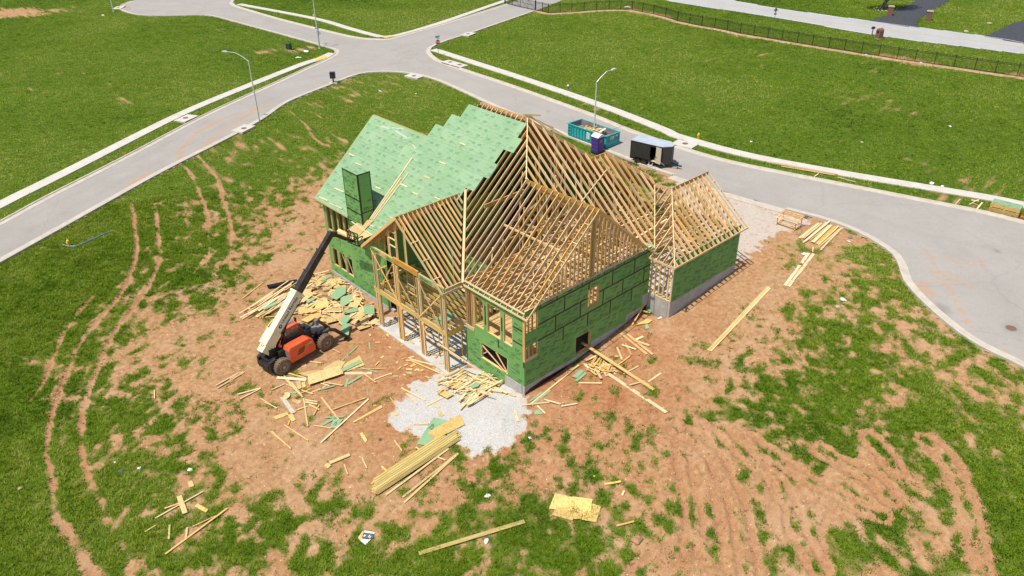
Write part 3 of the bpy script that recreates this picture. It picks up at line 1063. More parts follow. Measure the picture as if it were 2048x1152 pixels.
KERB = [(-.10, -.10), (-.10, .17), (.08, .18), (.13, .085), (.62, .068), (.62, -.02)]
for ln, sd in (([(-160, 530), (0, 445), (96, 393), (243, 318), (393, 239), (506, 186), (600, 143), (640, 125), (660, 115), (670, 108), (670, 102), (661, 98), (581, 75), (500, 53), (427, 33.5), (395, 31.5), (342, 32.5), (290, 32), (258, 27), (241, 20), (243, 11), (262, 3)], -1),
               ([(484, -12), (468, 2), (470, 11), (520, 27), (581, 44), (700, 73), (752, 79), (775, 78.5), (798, 73), (890, 47), (1014, 8.5)], -1),
               ([(1072, 22), (1000, 47), (939, 68), (895, 82), (870, 92), (861, 99), (861, 107), (870, 116), (884, 124), (939, 143.5), (1042, 178), (1178, 227), (1254, 258), (1348, 291), (1450, 321), (1553, 343), (1656, 363), (1809, 393), (1970, 425), (2046, 444), (2150, 468)], -1),
               ([(2130, 790), (2048, 737), (1960, 694), (1900, 653), (1840, 600), (1808, 562), (1799, 535), (1785, 510), (1750, 485), (1700, 459), (1640, 438), (1570, 420)], -1),
               ([(1345, 352), (1300, 337), (1250, 318), (1135, 274), (1100, 259), (1000, 219), (900, 173), (865, 159), (830, 150), (800, 146), (760, 145), (720, 149), (670, 167), (581, 203), (513, 247), (362, 326), (239, 393), (120, 460), (0, 527), (-160, 618)], -1)):
    strip("kerb", GL(ln), KERB, M['kerb'], sd)
strip("kerb", GL([(1345, 352), (1400, 370), (1450, 386), (1510, 403), (1570, 420)]), [(-.1, .02), (-.1, .062), (.9, .066), (.9, -.02)], M['kerb'], -1)
for ln, w in zip(WALKS, WALK_W):
    strip("pavement", ln, [(-w / 2, -.1), (-w / 2, .10), (w / 2, .10), (w / 2, -.1)][::-1], M['walk'], 1)
ml = (MAIN[2:8] + MAIN[9:15][::-1]) / 2
for off in (-.12, .12):
    strip("lane_marking", ml, [(off + .06, .071), (off - .06, .071)], M['linefade'], 1)
strip("lane_marking", MAIN[1:8], [(.36, .071), (.22, .071)], M['white'], 1)
strip("lane_marking", MAIN[9:15], [(.36, .071), (.22, .071)], M['white'], 1)
M['soilstrip'] = plain('bare soil', (.42, .25, .14), .95, .3, 2.0, dirt=(.50, .38, .26, .5), bumpd=.03)
strip('soil_strip', np.vstack([FENCE[:, :]]), [(.25, .02), (.1, .05), (-.9, .05), (-1.15, -.03)], M['soilstrip'], -1 if False else 1)
mesh_tmp = GL([(640, 113.5), (658, 107.5), (663, 112.5), (646, 119)])
for px_ in ([(628, 119.5), (650, 111.5), (655, 115), (634, 123)],):
    q = GL(px_)
    tag(mesh_obj("tactile_paving", [(a, b_, float(H(a, b_)) + .108) for a, b_ in q], [(0, 1, 2, 3)], 'yellow'), kind='structure')
q = GL([(754, 75.5), (772, 78), (797, 73.5), (782, 72.5)])
tag(mesh_obj("tactile_paving", [(a, b_, float(H(a, b_)) + .19) for a, b_ in q], [(0, 1, 2, 3)], 'linefade'), kind='structure')


# grass blades standing on the covered ground (nobody could count them)
def zground(x, y):
    """height of the built ground sheet (bilinear)"""
    i = np.clip(np.searchsorted(gx, x) - 1, 0, len(gx) - 2)
    j = np.clip(np.searchsorted(gy, y) - 1, 0, len(gy) - 2)
    fx = (x - gx[i]) / (gx[i + 1] - gx[i])
    fy = (y - gy[j]) / (gy[j + 1] - gy[j])
    return (ZG[j, i] * (1 - fx) + ZG[j, i + 1] * fx) * (1 - fy) + (ZG[j + 1, i] * (1 - fx) + ZG[j + 1, i + 1] * fx) * fy


def in_view(x, y, mg=1.10):
    d = np.stack([x - CAM_POS[0], y - CAM_POS[1], 1.0 - CAM_POS[2] + 0 * x], -1)
    f = d @ AX_F
    u = d @ AX_R / f * FPX
    v = d @ AX_U / f * FPX
    return (f > 1) & (abs(u) < 1024 * mg) & (abs(v) < 576 * mg + 20)


def paved(x, y):
    k = in_poly(x, y, ROAD) | in_poly(x, y, MAIN)
    for q in DRIVES:
        k |= in_poly(x, y, q)
    for ln, w in zip(WALKS, WALK_W):
        k |= d_line(x, y, ln[::3]) < w / 2 + .05
    return k


def grass_points(n, box, test):
    x = RNG.uniform(box[0], box[1], n)
    y = RNG.uniform(box[2], box[3], n)
    k = in_view(x, y) & test(x, y)
    x, y = x[k], y[k]
    k = ~paved(x, y)
    for pl in FOOT + [DECKF]:
        k &= ~in_poly(x, y, pl)
    x, y = x[k], y[k]
    c = ground_fields(x, y)[0]
    k = (c + fbm(x, y, .38, 2, 88) * .30) > RNG.uniform(.16, .84, len(x))
    return x[k], y[k], c[k]


def blades(x, y, c, nb, hgt, wid, spread):
    n = len(x)
    z = zground(x, y)
    tuft = RNG.uniform(.65, 1.35, n) * (0.55 + .7 * np.clip(c, 0, 1))
    hue = fbm(x, y, 1.1, 3, 15) * .65 + RNG.normal(0, .26, n) + fbm(x, y, 8, 3, 16) * .5 + fbm(x, y, 30, 3, 19) * 1.15 + .06
    V, Cc = [], []
    for k in range(nb):
        a = RNG.uniform(0, 2 * math.pi, n)
        r = RNG.uniform(0, spread, n) * tuft
        bx, by = x + np.cos(a) * r * .7, y + np.sin(a) * r * .7
        a2 = a + RNG.normal(0, .7, n)
        ln = RNG.uniform(.35, .95, n) * hgt * tuft
        hh = RNG.uniform(.5, 1.0, n) * hgt * tuft
        w = wid * RNG.uniform(.6, 1.3, n)
        px_, py_ = -np.sin(a2) * w, np.cos(a2) * w
        tri = np.stack([np.stack([bx - px_, by - py_, z - .02], -1), np.stack([bx + px_, by + py_, z - .02], -1),
                        np.stack([bx + np.cos(a2) * ln, by + np.sin(a2) * ln, z + hh], -1)], 1)
        V.append(tri)
        Cc.append(np.clip(hue + RNG.normal(0, .12, n), -1, 1) * .5 + .5)
    return np.concatenate(V), np.concatenate(Cc)


def grass_mat():
    mt, nt, b = new_mat("grass blades")
    at = nt.nodes.new("ShaderNodeVertexColor")
    at.layer_name = "tone"
    sc = nt.nodes.new("ShaderNodeSeparateColor")
    nt.links.new(at.outputs[0], sc.inputs[0])
    c = ramp(nt, sc.outputs[0], [(.05, (.058, .122, .004)), (.38, (.150, .248, .008)), (.64, (.245, .33, .020)), (.95, (.40, .42, .09))])
    nt.links.new(c, b.inputs['Base Color'])
    b.inputs['Roughness'].default_value = .7
    b.inputs['Specular IOR Level'].default_value = .2
    tl = nt.nodes.new("ShaderNodeBsdfTranslucent")
    nt.links.new(c, tl.inputs[0])
    mx = nt.nodes.new("ShaderNodeMixShader")
    mx.inputs[0].default_value = .32
    nt.links.new(b.outputs[0], mx.inputs[1])
    nt.links.new(tl.outputs[0], mx.inputs[2])
    nt.links.new(mx.outputs[0], nt.nodes["Material Output"].inputs[0])
    return mt


M['grass'] = grass_mat()


def build_grass(name, V, Cc):
    n = len(V)
    me = bpy.data.meshes.new(name)
    me.vertices.add(n * 3)
    me.vertices.foreach_set('co', V.reshape(-1).astype(np.float32))
    me.loops.add(n * 3)
    me.loops.foreach_set('vertex_index', np.arange(n * 3, dtype=np.int32))
    me.polygons.add(n)
    me.polygons.foreach_set('loop_start', np.arange(0, n * 3, 3, dtype=np.int32))
    me.update(calc_edges=True)
    at = me.color_attributes.new("tone", 'FLOAT_COLOR', 'POINT')
    cc = np.repeat(Cc, 3)
    at.data.foreach_set('color', np.stack([cc, cc, cc, np.ones_like(cc)], -1).astype(np.float32).ravel())
    me.materials.append(M['grass'])
    o = bpy.data.objects.new(name, me)
    COL.objects.link(o)
    return tag(o, kind='stuff')


DCAM = lambda x, y: np.hypot(x - CAM_POS[0], y - CAM_POS[1])
x, y, c = grass_points(430000, (-34, 40, -34, 52), lambda x, y: DCAM(x, y) < 82)
v1, c1 = blades(x, y, c, 5, .16, .026, .15)
build_grass("grass", v1, c1)
GRASS_N = [len(x)]
x, y, c = grass_points(800000, (-50, 240, -60, 240), lambda x, y: DCAM(x, y) >= 80)
v1, c1 = blades(x, y, c, 5, .165, .036, .22)
build_grass("grass", v1, c1)
GRASS_N.append(len(x))
print("grass tufts", GRASS_N)


# loose stones on the gravel, chips and crumbs on the soil
def chips(name, n, box, test, mat, smin, smax, flat):
    x = RNG.uniform(box[0], box[1], n)
    y = RNG.uniform(box[2], box[3], n)
    k = test(x, y)
    x, y = x[k], y[k]
    n = len(x)
    z = zground(x, y)
    vs, fs = [], []
    base = np.array([(-.5, -.5, -.5), (.5, -.4, -.5), (.45, .5, -.5), (-.4, .45, -.5), (-.3, -.35, .5), (.35, -.3, .5), (.3, .3, .45), (-.35, .3, .4)])
    F = [(4, 5, 6, 7), (0, 1, 5, 4), (1, 2, 6, 5), (2, 3, 7, 6), (3, 0, 4, 7)]
    for i in range(n):
        s = RNG.uniform(smin, smax)
        a = RNG.uniform(0, 6.28)
        ca, sa = math.cos(a), math.sin(a)
        l = s * RNG.uniform(.8, 2.2 if flat else 1.3)
        hh = s * (.35 if flat else .8)
        o = len(vs)
        for p in base:
            X, Y = p[0] * l, p[1] * s
            vs.append((x[i] + X * ca - Y * sa, y[i] + X * sa + Y * ca, z[i] + (p[2] + .35) * hh))
        fs += [tuple(o + j for j in f) for f in F]
    return tag(mesh_obj(name, vs, fs, mat), kind='stuff')


g0 = GRAVEL[0]
chips("gravel", 11000, (g0[:, 0].min(), g0[:, 0].max(), g0[:, 1].min(), g0[:, 1].max()), lambda x, y: in_poly(x, y, g0), 'gravel', .02, .05, False)


def bare(x, y):
    k = in_view(x, y) & ~paved(x, y)
    for pl in FOOT + [DECKF]:
        k &= ~in_poly(x, y, pl)
    c, g_, t_, _, _ = ground_fields(x, y)
    return k & (c < .35) & (g_ < .5) & (fbm(x, y, 3.5, 3, 5) > -.15)


chips("wood_chips", 5200, (-24, 30, -20, 26), bare, 'wood_p', .018, .055, True)
chips("soil_crumbs", 9000, (-24, 34, -24, 26), lambda x, y: bare(x, y) & (ground_fields(x, y)[2] > .15), 'clod', .05, .16, False)
# ------------------------------------------------------------------ the house under construction
S = .86
PXY = (10.03, 10.08, 14.58)                    # end of the main ridge, two hips run down from it


def zl(x):                                     # big front slope, rises with X
    return 5.965 + S * x


def zr(y):                                     # hip slope on the open side, rises with Y
    return 5.9 + S * y


house = thing("timber_frame_house", "two storey house under construction with green sheathing and bare timber rafters", "house", (6.5, 8.0, -1.5))
HP = house


def hmesh(o):
    o.parent = house
    o.matrix_basis = Matrix.Translation(-house.location) @ o.matrix_basis
    return o


def hl(name, a, b, w, d, mat='wood', up=(0, 0, 1), top=False):
    return lum(name, a, b, w, d, mat, house, up, top)


_panel_cache = {}


def sub_rects(L, W, holes):
    rs = [(0, 0, L, W)]
    for hx0, hy0, hx1, hy1 in holes:
        out = []
        for x0, y0, x1, y1 in rs:
            a0, b0, a1, b1 = max(x0, hx0), max(y0, hy0), min(x1, hx1), min(y1, hy1)
            if a0 >= a1 or b0 >= b1:
                out.append((x0, y0, x1, y1))
                continue
            if x0 < a0:
                out.append((x0, y0, a0, y1))
            if a1 < x1:
                out.append((a1, y0, x1, y1))
            if y0 < b0:
                out.append((a0, y0, a1, b0))
            if b1 < y1:
                out.append((a0, b1, a1, y1))
        rs = [r for r in out if r[2] - r[0] > .02 and r[3] - r[1] > .02]
    return rs


def panel(name, o, e1, e2, L, W, mat, ink, holes=(), variant=0, th=.012, parent=None, prints=True):
    """sheet of sheathing: corner o, length L along e1, width W along e2; printed face towards e1 x e2"""
    gap = .0045
    key = (round(L, 2), round(W, 2), tuple(tuple(round(q, 2) for q in h) for h in holes), variant, mat, prints)
    if key not in _panel_cache:
        mb = MB()
        rs = sub_rects(L, W, holes)
        for x0, y0, x1, y1 in rs:
            mb.box((x0 + (gap if x0 == 0 else 0), y0 + (gap if y0 == 0 else 0), -th), (x1 - (gap if x1 == L else 0), y1 - (gap if y1 == W else 0), 0))
        if prints and W > .25 and L > .3:
            def fits(x0, y0, x1, y1):
                return any(x0 >= r[0] and x1 <= r[2] and y0 >= r[1] and y1 <= r[3] for r in rs)

            def stamp(x, y, flip):
                ww = .86
                hh = .19
                if not fits(x, y - .02, x + ww, y + hh + .02):
                    ww = .34
                    if not fits(x, y - .02, x + ww, y + hh + .02):
                        return
                ex, ey = ((1, 0, 0), (0, 1, 0)) if not flip else ((-1, 0, 0), (0, -1, 0))
                ox, oy = (x, y) if not flip else (x + ww, y + hh)
                z = .0025
                w = add_text(mb, "ZIP", (ox, oy, z), ex, ey, hh, 1, squeeze=1.15)
                if ww > .5:
                    s = 1 if not flip else -1
                    w2 = add_text(mb, "system", (ox + s * (w + .03), oy, z), ex, ey, hh * .62, 2)
            a = (.10, .22, .16, .3)[variant % 4]
            rows = ((.24, False), (.74, True)) if variant < 4 else ((.24, True), (.74, False))
            for fy, fl in rows:
                for k in range(3):
                    stamp(a + k * 1.22 + (.55 if fl else 0), fy * 1.22 - .07 if W > .7 else W / 2 - .07, fl)
                if W <= .7:
                    break
            # fine print lines
            for fy in (.06, .12, .5, .56, .93):
                yy = fy * W
                xx = .15 + .13 * variant + fy * .9
                while xx < L - .5:
                    if fits(xx, yy - .02, xx + .45, yy + .02):
                        for q in range(3):
                            mb.add([(xx + q * .15, yy - .02, .0025), (xx + q * .15 + .12, yy - .02, .0025), (xx + q * .15 + .12, yy + .012, .0025), (xx + q * .15, yy + .012, .0025)], [(0, 1, 2, 3)], 2)
                    xx += .86 if fy < .9 else 1.1
        me = bpy.data.meshes.new(name)
        me.from_pydata(mb.v, [], mb.f)
        me.materials.append(M[mat])
        me.materials.append(M[ink])
        me.materials.append(M['inkpale' if mat == 'zip_glare' else ink])
        me.polygons.foreach_set('material_index', mb.m)
        _panel_cache[key] = me
    e1 = Vector(e1).normalized()
    e2 = Vector(e2).normalized()
    n = e1.cross(e2)
    mw = Matrix(((e1[0], e2[0], n[0], o[0]), (e1[1], e2[1], n[1], o[1]), (e1[2], e2[2], n[2], o[2]), (0, 0, 0, 1)))
    ob = bpy.data.objects.new(name, _panel_cache[key])
    COL.objects.link(ob)
    return put(ob, mw, parent or house)


def rnd(a, b):
    return random.uniform(a, b)


# ---- foundation and slabs
def hbox(name, lo, hi, mat):
    mb = MB()
    mb.box(lo, hi)
    return hmesh(mb.build(name, mat))


def hpoly(name, pts, th, mat, n=(0, 0, -1)):
    """slab under a planar outline"""
    k = len(pts)
    n = Vector(n)
    vs = [Vector(p) for p in pts] + [Vector(p) + n * th for p in pts]
    fs = [tuple(range(k)), tuple(range(k, 2 * k))[::-1]] + [(i, k + i, k + (i + 1) % k, (i + 1) % k) for i in range(k)]
    mb = MB()
    mb.add(vs, fs)
    return hmesh(mb.build(name, mat))


# right-hand block: stepped stem wall seen below the sheathing
def wall_prism(name, prof, y0, y1, mat, axis='y'):
    mb = MB()
    if axis == 'y':
        mb.prism(prof, (0, 1, 0), y0, y1)
    else:
        mb.prism(prof, (1, 0, 0), y0, y1, ex=(0, 1, 0), ey=(0, 0, 1))
    return hmesh(mb.build(name, mat))


wall_prism("foundation_wall", [(-.02, -2.4), (13.48, -2.4), (13.48, 2.05), (12.74, 2.05), (12.74, 1.1), (10.88, 1.1), (10.88, .55), (6.88, .55), (6.88, .0), (-.02, .0)], -.03, .2, 'concrete')
wall_prism("waterproofing", [(.02, -2.3), (13.4, -2.3), (13.4, 1.0), (11.4, .46), (9.2, .05), (6.8, -.12), (5.3, -.36), (1.8, -.26), (.5, -.4), (.02, -.58)], -.036, -.034, 'tarpaint')
wall_prism("foundation_wall", [(.25, -2.4), (6.2, -2.4), (6.2, -1.0), (1.98, -1.0), (1.98, -.02), (.25, -.02)], -.03, .2, 'concrete', 'x')
wall_prism("foundation_wall", [(16.2, -2.6), (25.9, -2.6), (25.9, -1.3), (16.2, -1.3)], .36, .6, 'concrete', 'x')
wall_prism("foundation_wall", [(13.5, -.6), (22.42, -.6), (22.42, 2.0), (13.5, 2.0)], -2.12, -1.92, 'concrete')
wall_prism("foundation_wall", [(-1.9, -.6), (-.02, -.6), (-.02, 2.05), (-1.9, 2.05)], 13.49, 13.7, 'concrete', 'x')
wall_prism("foundation_wall", [(-1.9, -.6), (6.0, -.6), (6.0, 1.6), (-1.9, 1.6)], 22.2, 22.42, 'concrete', 'x')
# deck footing and slabs
wall_prism("deck_footing", [(6.2, -2.4), (15.9, -2.4), (15.9, -1.42), (6.2, -1.42)], -1.85, -1.45, 'slab', 'x')
wall_prism("deck_footing", [(-1.44, -2.4), (.0, -2.4), (.0, -1.43), (-1.44, -1.43)], 6.2, 6.5, 'slab')
hbox("deck_slab", (-1.44, 6.52, -2.0), (2.9, 15.6, -1.5), 'slab')
hbox("garage_slab", (13.72, -1.9, 1.2), (22.2, 6.6, 1.62), 'slab')
hbox("basement_slab", (.3, .3, -1.6), (13.2, 6.2, -1.0), 'slab')
hbox("basement_slab", (3.0, 6.3, -1.7), (19.8, 25.5, -1.3), 'slab')
# main floor decks
for lo, hi in (((.16, .16), (13.3, 6.1)), ((3.1, 6.12), (19.9, 16.3)), ((.6, 16.32), (13.3, 25.6))):
    hbox("floor_deck", (lo[0], lo[1], 2.06), (hi[0], hi[1], 2.08), 'osb')
    y = lo[1] + .1
    while y < min(hi[1], lo[1] + 6):
        hl("floor_joist", (lo[0], y, 1.9), (hi[0], y, 1.9), .045, .3, 'wood')
        y += .62

# ---- sheathing of the shaded right-hand wall (plane Y = 0, faces -Y)
HOLE_R = [(6.25, 3.72, 7.43, 5.24), (5.12, .14, 6.75, 1.68), (.0, 3.98, 1.24, 5.72), (.0, 2.1, 1.24, 3.28)]
HOLE_R[2] = (.0, 4.45, 1.24, 5.75)
SEAM = [0, .9, 2.1, 3.32, 4.62, 5.86, 6.2]
VERT = {5: [0, 3.05, 5.57, 7.91, 10.19, 13.42], 4: [0, 1.3, 3.83, 6.32, 8.89, 11.41, 13.42], 3: [0, .48, 2.97, 5.5, 7.95, 10.15, 12.65, 13.42], 2: [0, 1.3, 3.78, 6.34, 8.84, 11.33, 13.42],
        1: [0, 2.4, 4.9, 7.4, 9.9, 12.4, 13.42], 0: [0, 1.2, 3.6, 6.1, 8.5, 10.86]}
BOT = [(0, 6.88, 0.0), (6.88, 10.88, .55), (10.88, 12.74, 1.1), (12.74, 13.5, 2.05)]


def wall_row(z0, z1, xs, P, e1, holes, mat='zip', ink='ink', flipvar=0, name="wall_panel"):
    for a, b in zip(xs[:-1], xs[1:]):
        hs = []
        for h in holes:
            x0, y0, x1, y1 = h[0] - a, h[1] - z0, h[2] - a, h[3] - z0
            if x0 < b - a and x1 > 0 and y0 < z1 - z0 and y1 > 0:
                hs.append((max(x0, 0), max(y0, 0), min(x1, b - a), min(y1, z1 - z0)))
        if sub_rects(b - a, z1 - z0, hs):
            panel(name, P(a, z0), e1, (0, 0, 1), b - a, z1 - z0, mat, ink, hs, random.choice((0, 1, 2, 3, 4, 5)))


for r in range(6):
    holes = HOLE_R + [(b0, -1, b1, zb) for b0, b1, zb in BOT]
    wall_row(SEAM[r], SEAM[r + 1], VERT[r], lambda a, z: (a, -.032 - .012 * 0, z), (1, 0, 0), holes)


def tape(P, e, a, b, w=.085, vertical=False):
    pass


def seam(a, b, n, w=.125):
    """strip of black tape from a to b on a wall with outward normal n"""
    a = Vector(a)
    b = Vector(b)
    n = Vector(n)
    return hl("seam_tape", a + n * .003, b + n * .003, w, .004, 'tape', up=n)


nR = (0, -1, 0)
for z, segs in ((5.86, [(1.3, 13.4)]), (4.62, [(1.26, 6.22), (7.46, 13.4)]), (3.32, [(1.26, 13.4)])):
    for a, b in segs:
        seam((a, -.032, z), (b, -.032, z), nR)
for x in VERT[5][1:-1]:
    seam((x, -.032, 5.86), (x, -.032, 6.2), nR)
for x in VERT[4][2:-1]:
    seam((x, -.032, 4.66 if x != 6.32 else 5.26), (x, -.032, 5.84), nR)
for x in VERT[3][2:-1]:
    seam((x, -.032, 3.35), (x, -.032, 4.6), nR)
for x in VERT[2][2:-1]:
    seam((x, -.032, 2.15), (x, -.032, 3.3), nR)

# ---- sunlit front of the same block (plane X = 0, faces -X); u runs towards -Y
HOLE_L = [(1.19, 2.77, 2.10, 5.25), (2.38, 2.77, 3.78, 5.25), (4.16, 2.77, 5.16, 5.25), (1.70, .16, 4.56, 1.52), (5.22, 2.3, 6.2, 5.4), (-.01, 2.1, .03, 5.6)]
PL = lambda a, z: (-.002, 6.12 - a, z)
mirror = [(6.12 - h[2], h[1], 6.12 - h[0], h[3]) for h in HOLE_L]
mirror += [(0, -2, 4.13, -1.03), (4.13, -2, 6.2, -.02)]
for z0, z1, xs in ((-1.05, .0, [0, 1.9, 4.13, 6.12]), (0, 1.22, [0, 1.6, 4.04, 6.12]), (1.22, 2.44, [0, .85, 3.45, 5.9, 6.12]), (2.44, 3.40, [0, 2.3, 4.94, 6.12]), (3.40, 4.55, [0, 2.3, 4.94, 6.12]), (4.55, 5.6, [0, 2.3, 4.94, 6.12]), (5.6, 5.98, [0, 2.44, 4.88, 6.12])):
    wall_row(z0, z1, xs, PL, (0, -1, 0), mirror)
nL = (-1, 0, 0)
for a, b in (((-.002, 1.15, 4.55), (-.002, .03, 4.55)), ((-.002, 1.15, 3.4), (-.002, .03, 3.4)), ((-.002, 2.65, 2.7), (-.002, 2.65, 2.0)), ((-.002, 2.24, 4.7), (-.002, 2.24, 3.6)), ((-.002, 3.97, 4.9), (-.002, 3.97, 3.3)), ((-.002, .06, 3.3), (-.002, .06, 1.6))):
    seam(a, b, nL)
# frames of the openings
def wframe(P, e, z0, z1, w, n, dep=.14, mat='wood', mull=()):
    """lumber lining of an opening; P(a, z) gives points, n outward"""
    n = Vector(n)
    f = house
    inn = n * -dep / 2
    o = hl("window_frame", Vector(P(0, z0)) + inn, Vector(P(w, z0)) + inn, dep, .045, mat)
    hl("window_frame", Vector(P(0, z1)) + inn, Vector(P(w, z1)) + inn, dep, .045, mat)
    for a in (0.02, w - .02) + tuple(mull):
        hl("window_frame", Vector(P(a, z0)) + inn, Vector(P(a, z1)) + inn, .045, dep, mat, up=n)


for y0, z0, y1, z1 in HOLE_L[:4]:
    wframe(lambda a, z, y1=y1: (.0, y1 - a, z), None, z0, z1, y1 - y0, nL, .16)
hl("brace", (-.03, 4.35, 1.35), (-.03, 1.9, .25), .04, .09, 'wood')
hl("brace", (.05, 3.0, 1.45), (.05, 1.85, .3), .04, .09, 'wood')
for x0, z0, x1, z1 in HOLE_R[:2]:
    wframe(lambda a, z, x0=x0: (x0 + a, -.03, z), None, z0, z1, x1 - x0, nR, .16, 'wood_o')
for dx in (.35, .72):
    hl("stud", (6.25 + dx, .1, 3.75), (6.25 + dx, .1, 5.2), .045, .14, 'wood', up=(0, 1, 0))
for a in (.42, .8):
    hl("brace", (6.35 + a * .4, .35, 3.8), (6.35 + a, .35, 5.2), .04, .09, 'wood_o')
# open corner with bare studs
for x in (.03, .13, .42, .78, 1.2):
    hl("stud", (x, .05, 2.1), (x, .05, 5.9), .045, .14, 'wood' if x > .2 else 'wood_p', up=(0, 1, 0))
hl("header", (0, -.01, 2.2), (1.24, -.01, 2.2), .06, .26, 'wood_p')
hl("plate", (0, .04, 5.8), (1.3, .04, 5.8), .14, .09, 'wood')
for y in (.0, .1):
    hl("stud", (-.0, y + .02, 2.1), (-.0, y + .02, 5.62), .1, .045, 'wood_o' if y else 'wood', up=(1, 0, 0))
# framing inside the long openings and the left edge
for y in (1.10, 2.18, 2.30, 3.86, 4.02, 5.2):
    hl("stud", (.07, y, 2.1), (.07, y, 5.6), .09, .14, 'wood', up=(1, 0, 0))
for y in (5.3, 5.45, 5.72, 5.95, 6.08):
    hl("stud", (.08, y, 2.1), (.08, y, 5.6), .05, .15, 'wood_o' if y > 5.5 else 'wood', up=(1, 0, 0))
hl("header", (-.01, 5.22, 2.25), (-.01, 6.15, 2.25), .06, .3, 'wood_p')
hl("plate", (.02, -.02, 6.0), (.02, 6.1, 6.0), .16, .05, 'wood_p')
hl("plate", (.02, .0, 6.22), (13.3, .0, 6.22), .15, .05, 'wood_p')

# interior walls of the block
for x in np.arange(.5, 13.2, .41):
    hl("stud", (x, 6.15, 2.1), (x, 6.15, 5.9), .04, .14, 'wood', up=(0, 1, 0))
for y in np.arange(.5, 6.0, .55):
    hl("stud", (5.0, y, 2.1), (5.0, y, 5.85), .14, .04, 'wood', up=(1, 0, 0))
hbox("partition_panel", (.2, 6.2, -1.3), (13.2, 6.22, 2.0), 'osb')

# ---- gable of bare studs over the shaded wall
for x in np.arange(.30, 13.2, .405):
    top = 11.72 - S * abs(x - 6.57) - .30
    if top > 6.35:
        hl("stud", (x, .02, 6.24), (x, .02, top), .042, .14, 'wood', up=(0, 1, 0))
for x in (1.15, 1.24, 6.5, 6.64):
    top = 11.72 - S * abs(x - 6.57) - .30
    hl("stud", (x, .02, 6.24), (x, .02, top), .042, .15, 'wood_y', up=(0, 1, 0))

# ---- roof of the right-hand block: ridge along Y at X = 6.57
XR, ZR = 6.57, 11.62
EV = -.14


def rafter(a, b, name="rafter", d=.205, w=.05, mat='wood'):
    return hl(name, a, b, w, d, mat, up=(0, 0, 1), top=True)


def plane_dn(a, b):
    return a, b


RAFT_Y = [-.40, .02] + list(np.arange(.55, 6.5, .56))
for y in RAFT_Y:
    d = .235 if y > -.3 else .15
    rafter((XR - .02, y, zl(XR - .02)), (EV, y, zl(EV)), d=d, mat='wood_p' if y < 0 else 'wood')
    rafter((XR + .02, y, ZR - .0), (13.25, y, ZR - S * (13.25 - XR)), d=d)
for x in (1.0, 2.15, 3.3, 4.45, 5.6):
    hl("lookout", (x, -.40, zl(x) - .03), (x, .02, zl(x) - .03), .04, .09, 'wood_p', up=(-S, 0, 1))
for x in (8.0, 9.4, 10.8, 12.2):
    hl("lookout", (x, -.40, ZR - S * (x - XR) - .03), (x, .02, ZR - S * (x - XR) - .03), .04, .09, 'wood_p', up=(S, 0, 1))
hl("ridge_board", (XR, -.42, ZR + .02), (XR, 6.7, ZR + .02), .04, .34, 'wood_o', top=True)
hl("fascia", (EV - .02, -.42, zl(EV) - .02), (EV - .02, 6.02, zl(EV) - .02), .04, .14, 'wood_p', top=True)
# lower fascia return
hl("beam", (4.9, .2, 6.15), (4.9, 6.1, 6.15), .09, .3, 'wood_o')
hl("beam", (8.9, .2, 6.2), (8.9, 6.1, 6.2), .09, .3, 'wood_o')
for y in np.arange(.35, 6.1, .41):
    hl("ceiling_joist", (.1, y, 6.0), (4.86, y, 6.0), .042, .26, 'wood')
for y in np.arange(.4, 6.1, .56):
    hl("ceiling_joist", (4.94, y + .05, 6.0), (13.2, y + .05, 6.0), .042, .235, 'wood')
for x in np.arange(5.3, 13.0, .62):
    hl("blocking", (x, .3, 6.02), (x, 6.1, 6.02), .04, .2, 'wood')
for x in (1.6, 3.2):
    for y in np.arange(.55, 6.0, .405):
        hl("blocking", (x, y - .18, 6.05), (x, y + .18, 6.05), .04, .16, 'wood')
for (x, y, x2) in ((3.9, 1.6, 4.4), (4.2, 3.6, 3.4), (6.4, 2.2, 6.2), (6.6, 4.6, 6.9), (8.3, 1.5, 8.9), (8.6, 4.1, 8.1), (5.2, 5.4, 5.0), (7.4, 5.6, 7.0)):
    hl("purlin_post", (x2, y, 6.1), (x, y, min(zl(x), ZR - S * (x - XR)) - .2), .09, .09, 'wood')
for y0 in (1.2, 3.3, 5.1):
    hl("collar_tie", (3.2, y0, zl(3.2) - .25), (9.9, y0, zl(3.2) - .25), .04, .14, 'wood')
hl("purlin", (3.9, .5, zl(3.9) - .27), (3.9, 6.3, zl(3.9) - .27), .09, .14, 'wood')
hl("brace", (1.4, .5, 6.3), (4.6, 3.9, 6.35), .04, .09, 'wood_p')
hl("brace", (5.6, 1.0, 6.3), (7.6, 4.6, 6.4), .04, .09, 'wood_p')

# ---- main roof, open hip slope facing -Y
def hip_top(x):
    if x < PXY[0]:
        return x + .05
    if x < 13.67:
        return PXY[1] - (x - PXY[0])
    if x < 15.2:
        return 6.42
    return 6.4 - (x - 15.2) * .875


def hip_bot(x):
    if x < 13.25:
        return max(6.63 - (x - XR) + .05, .0)
    if x < 13.75:
        return -.1
    return max(-.1, (-.5 + .735 * (x - 13.07)) / .86)


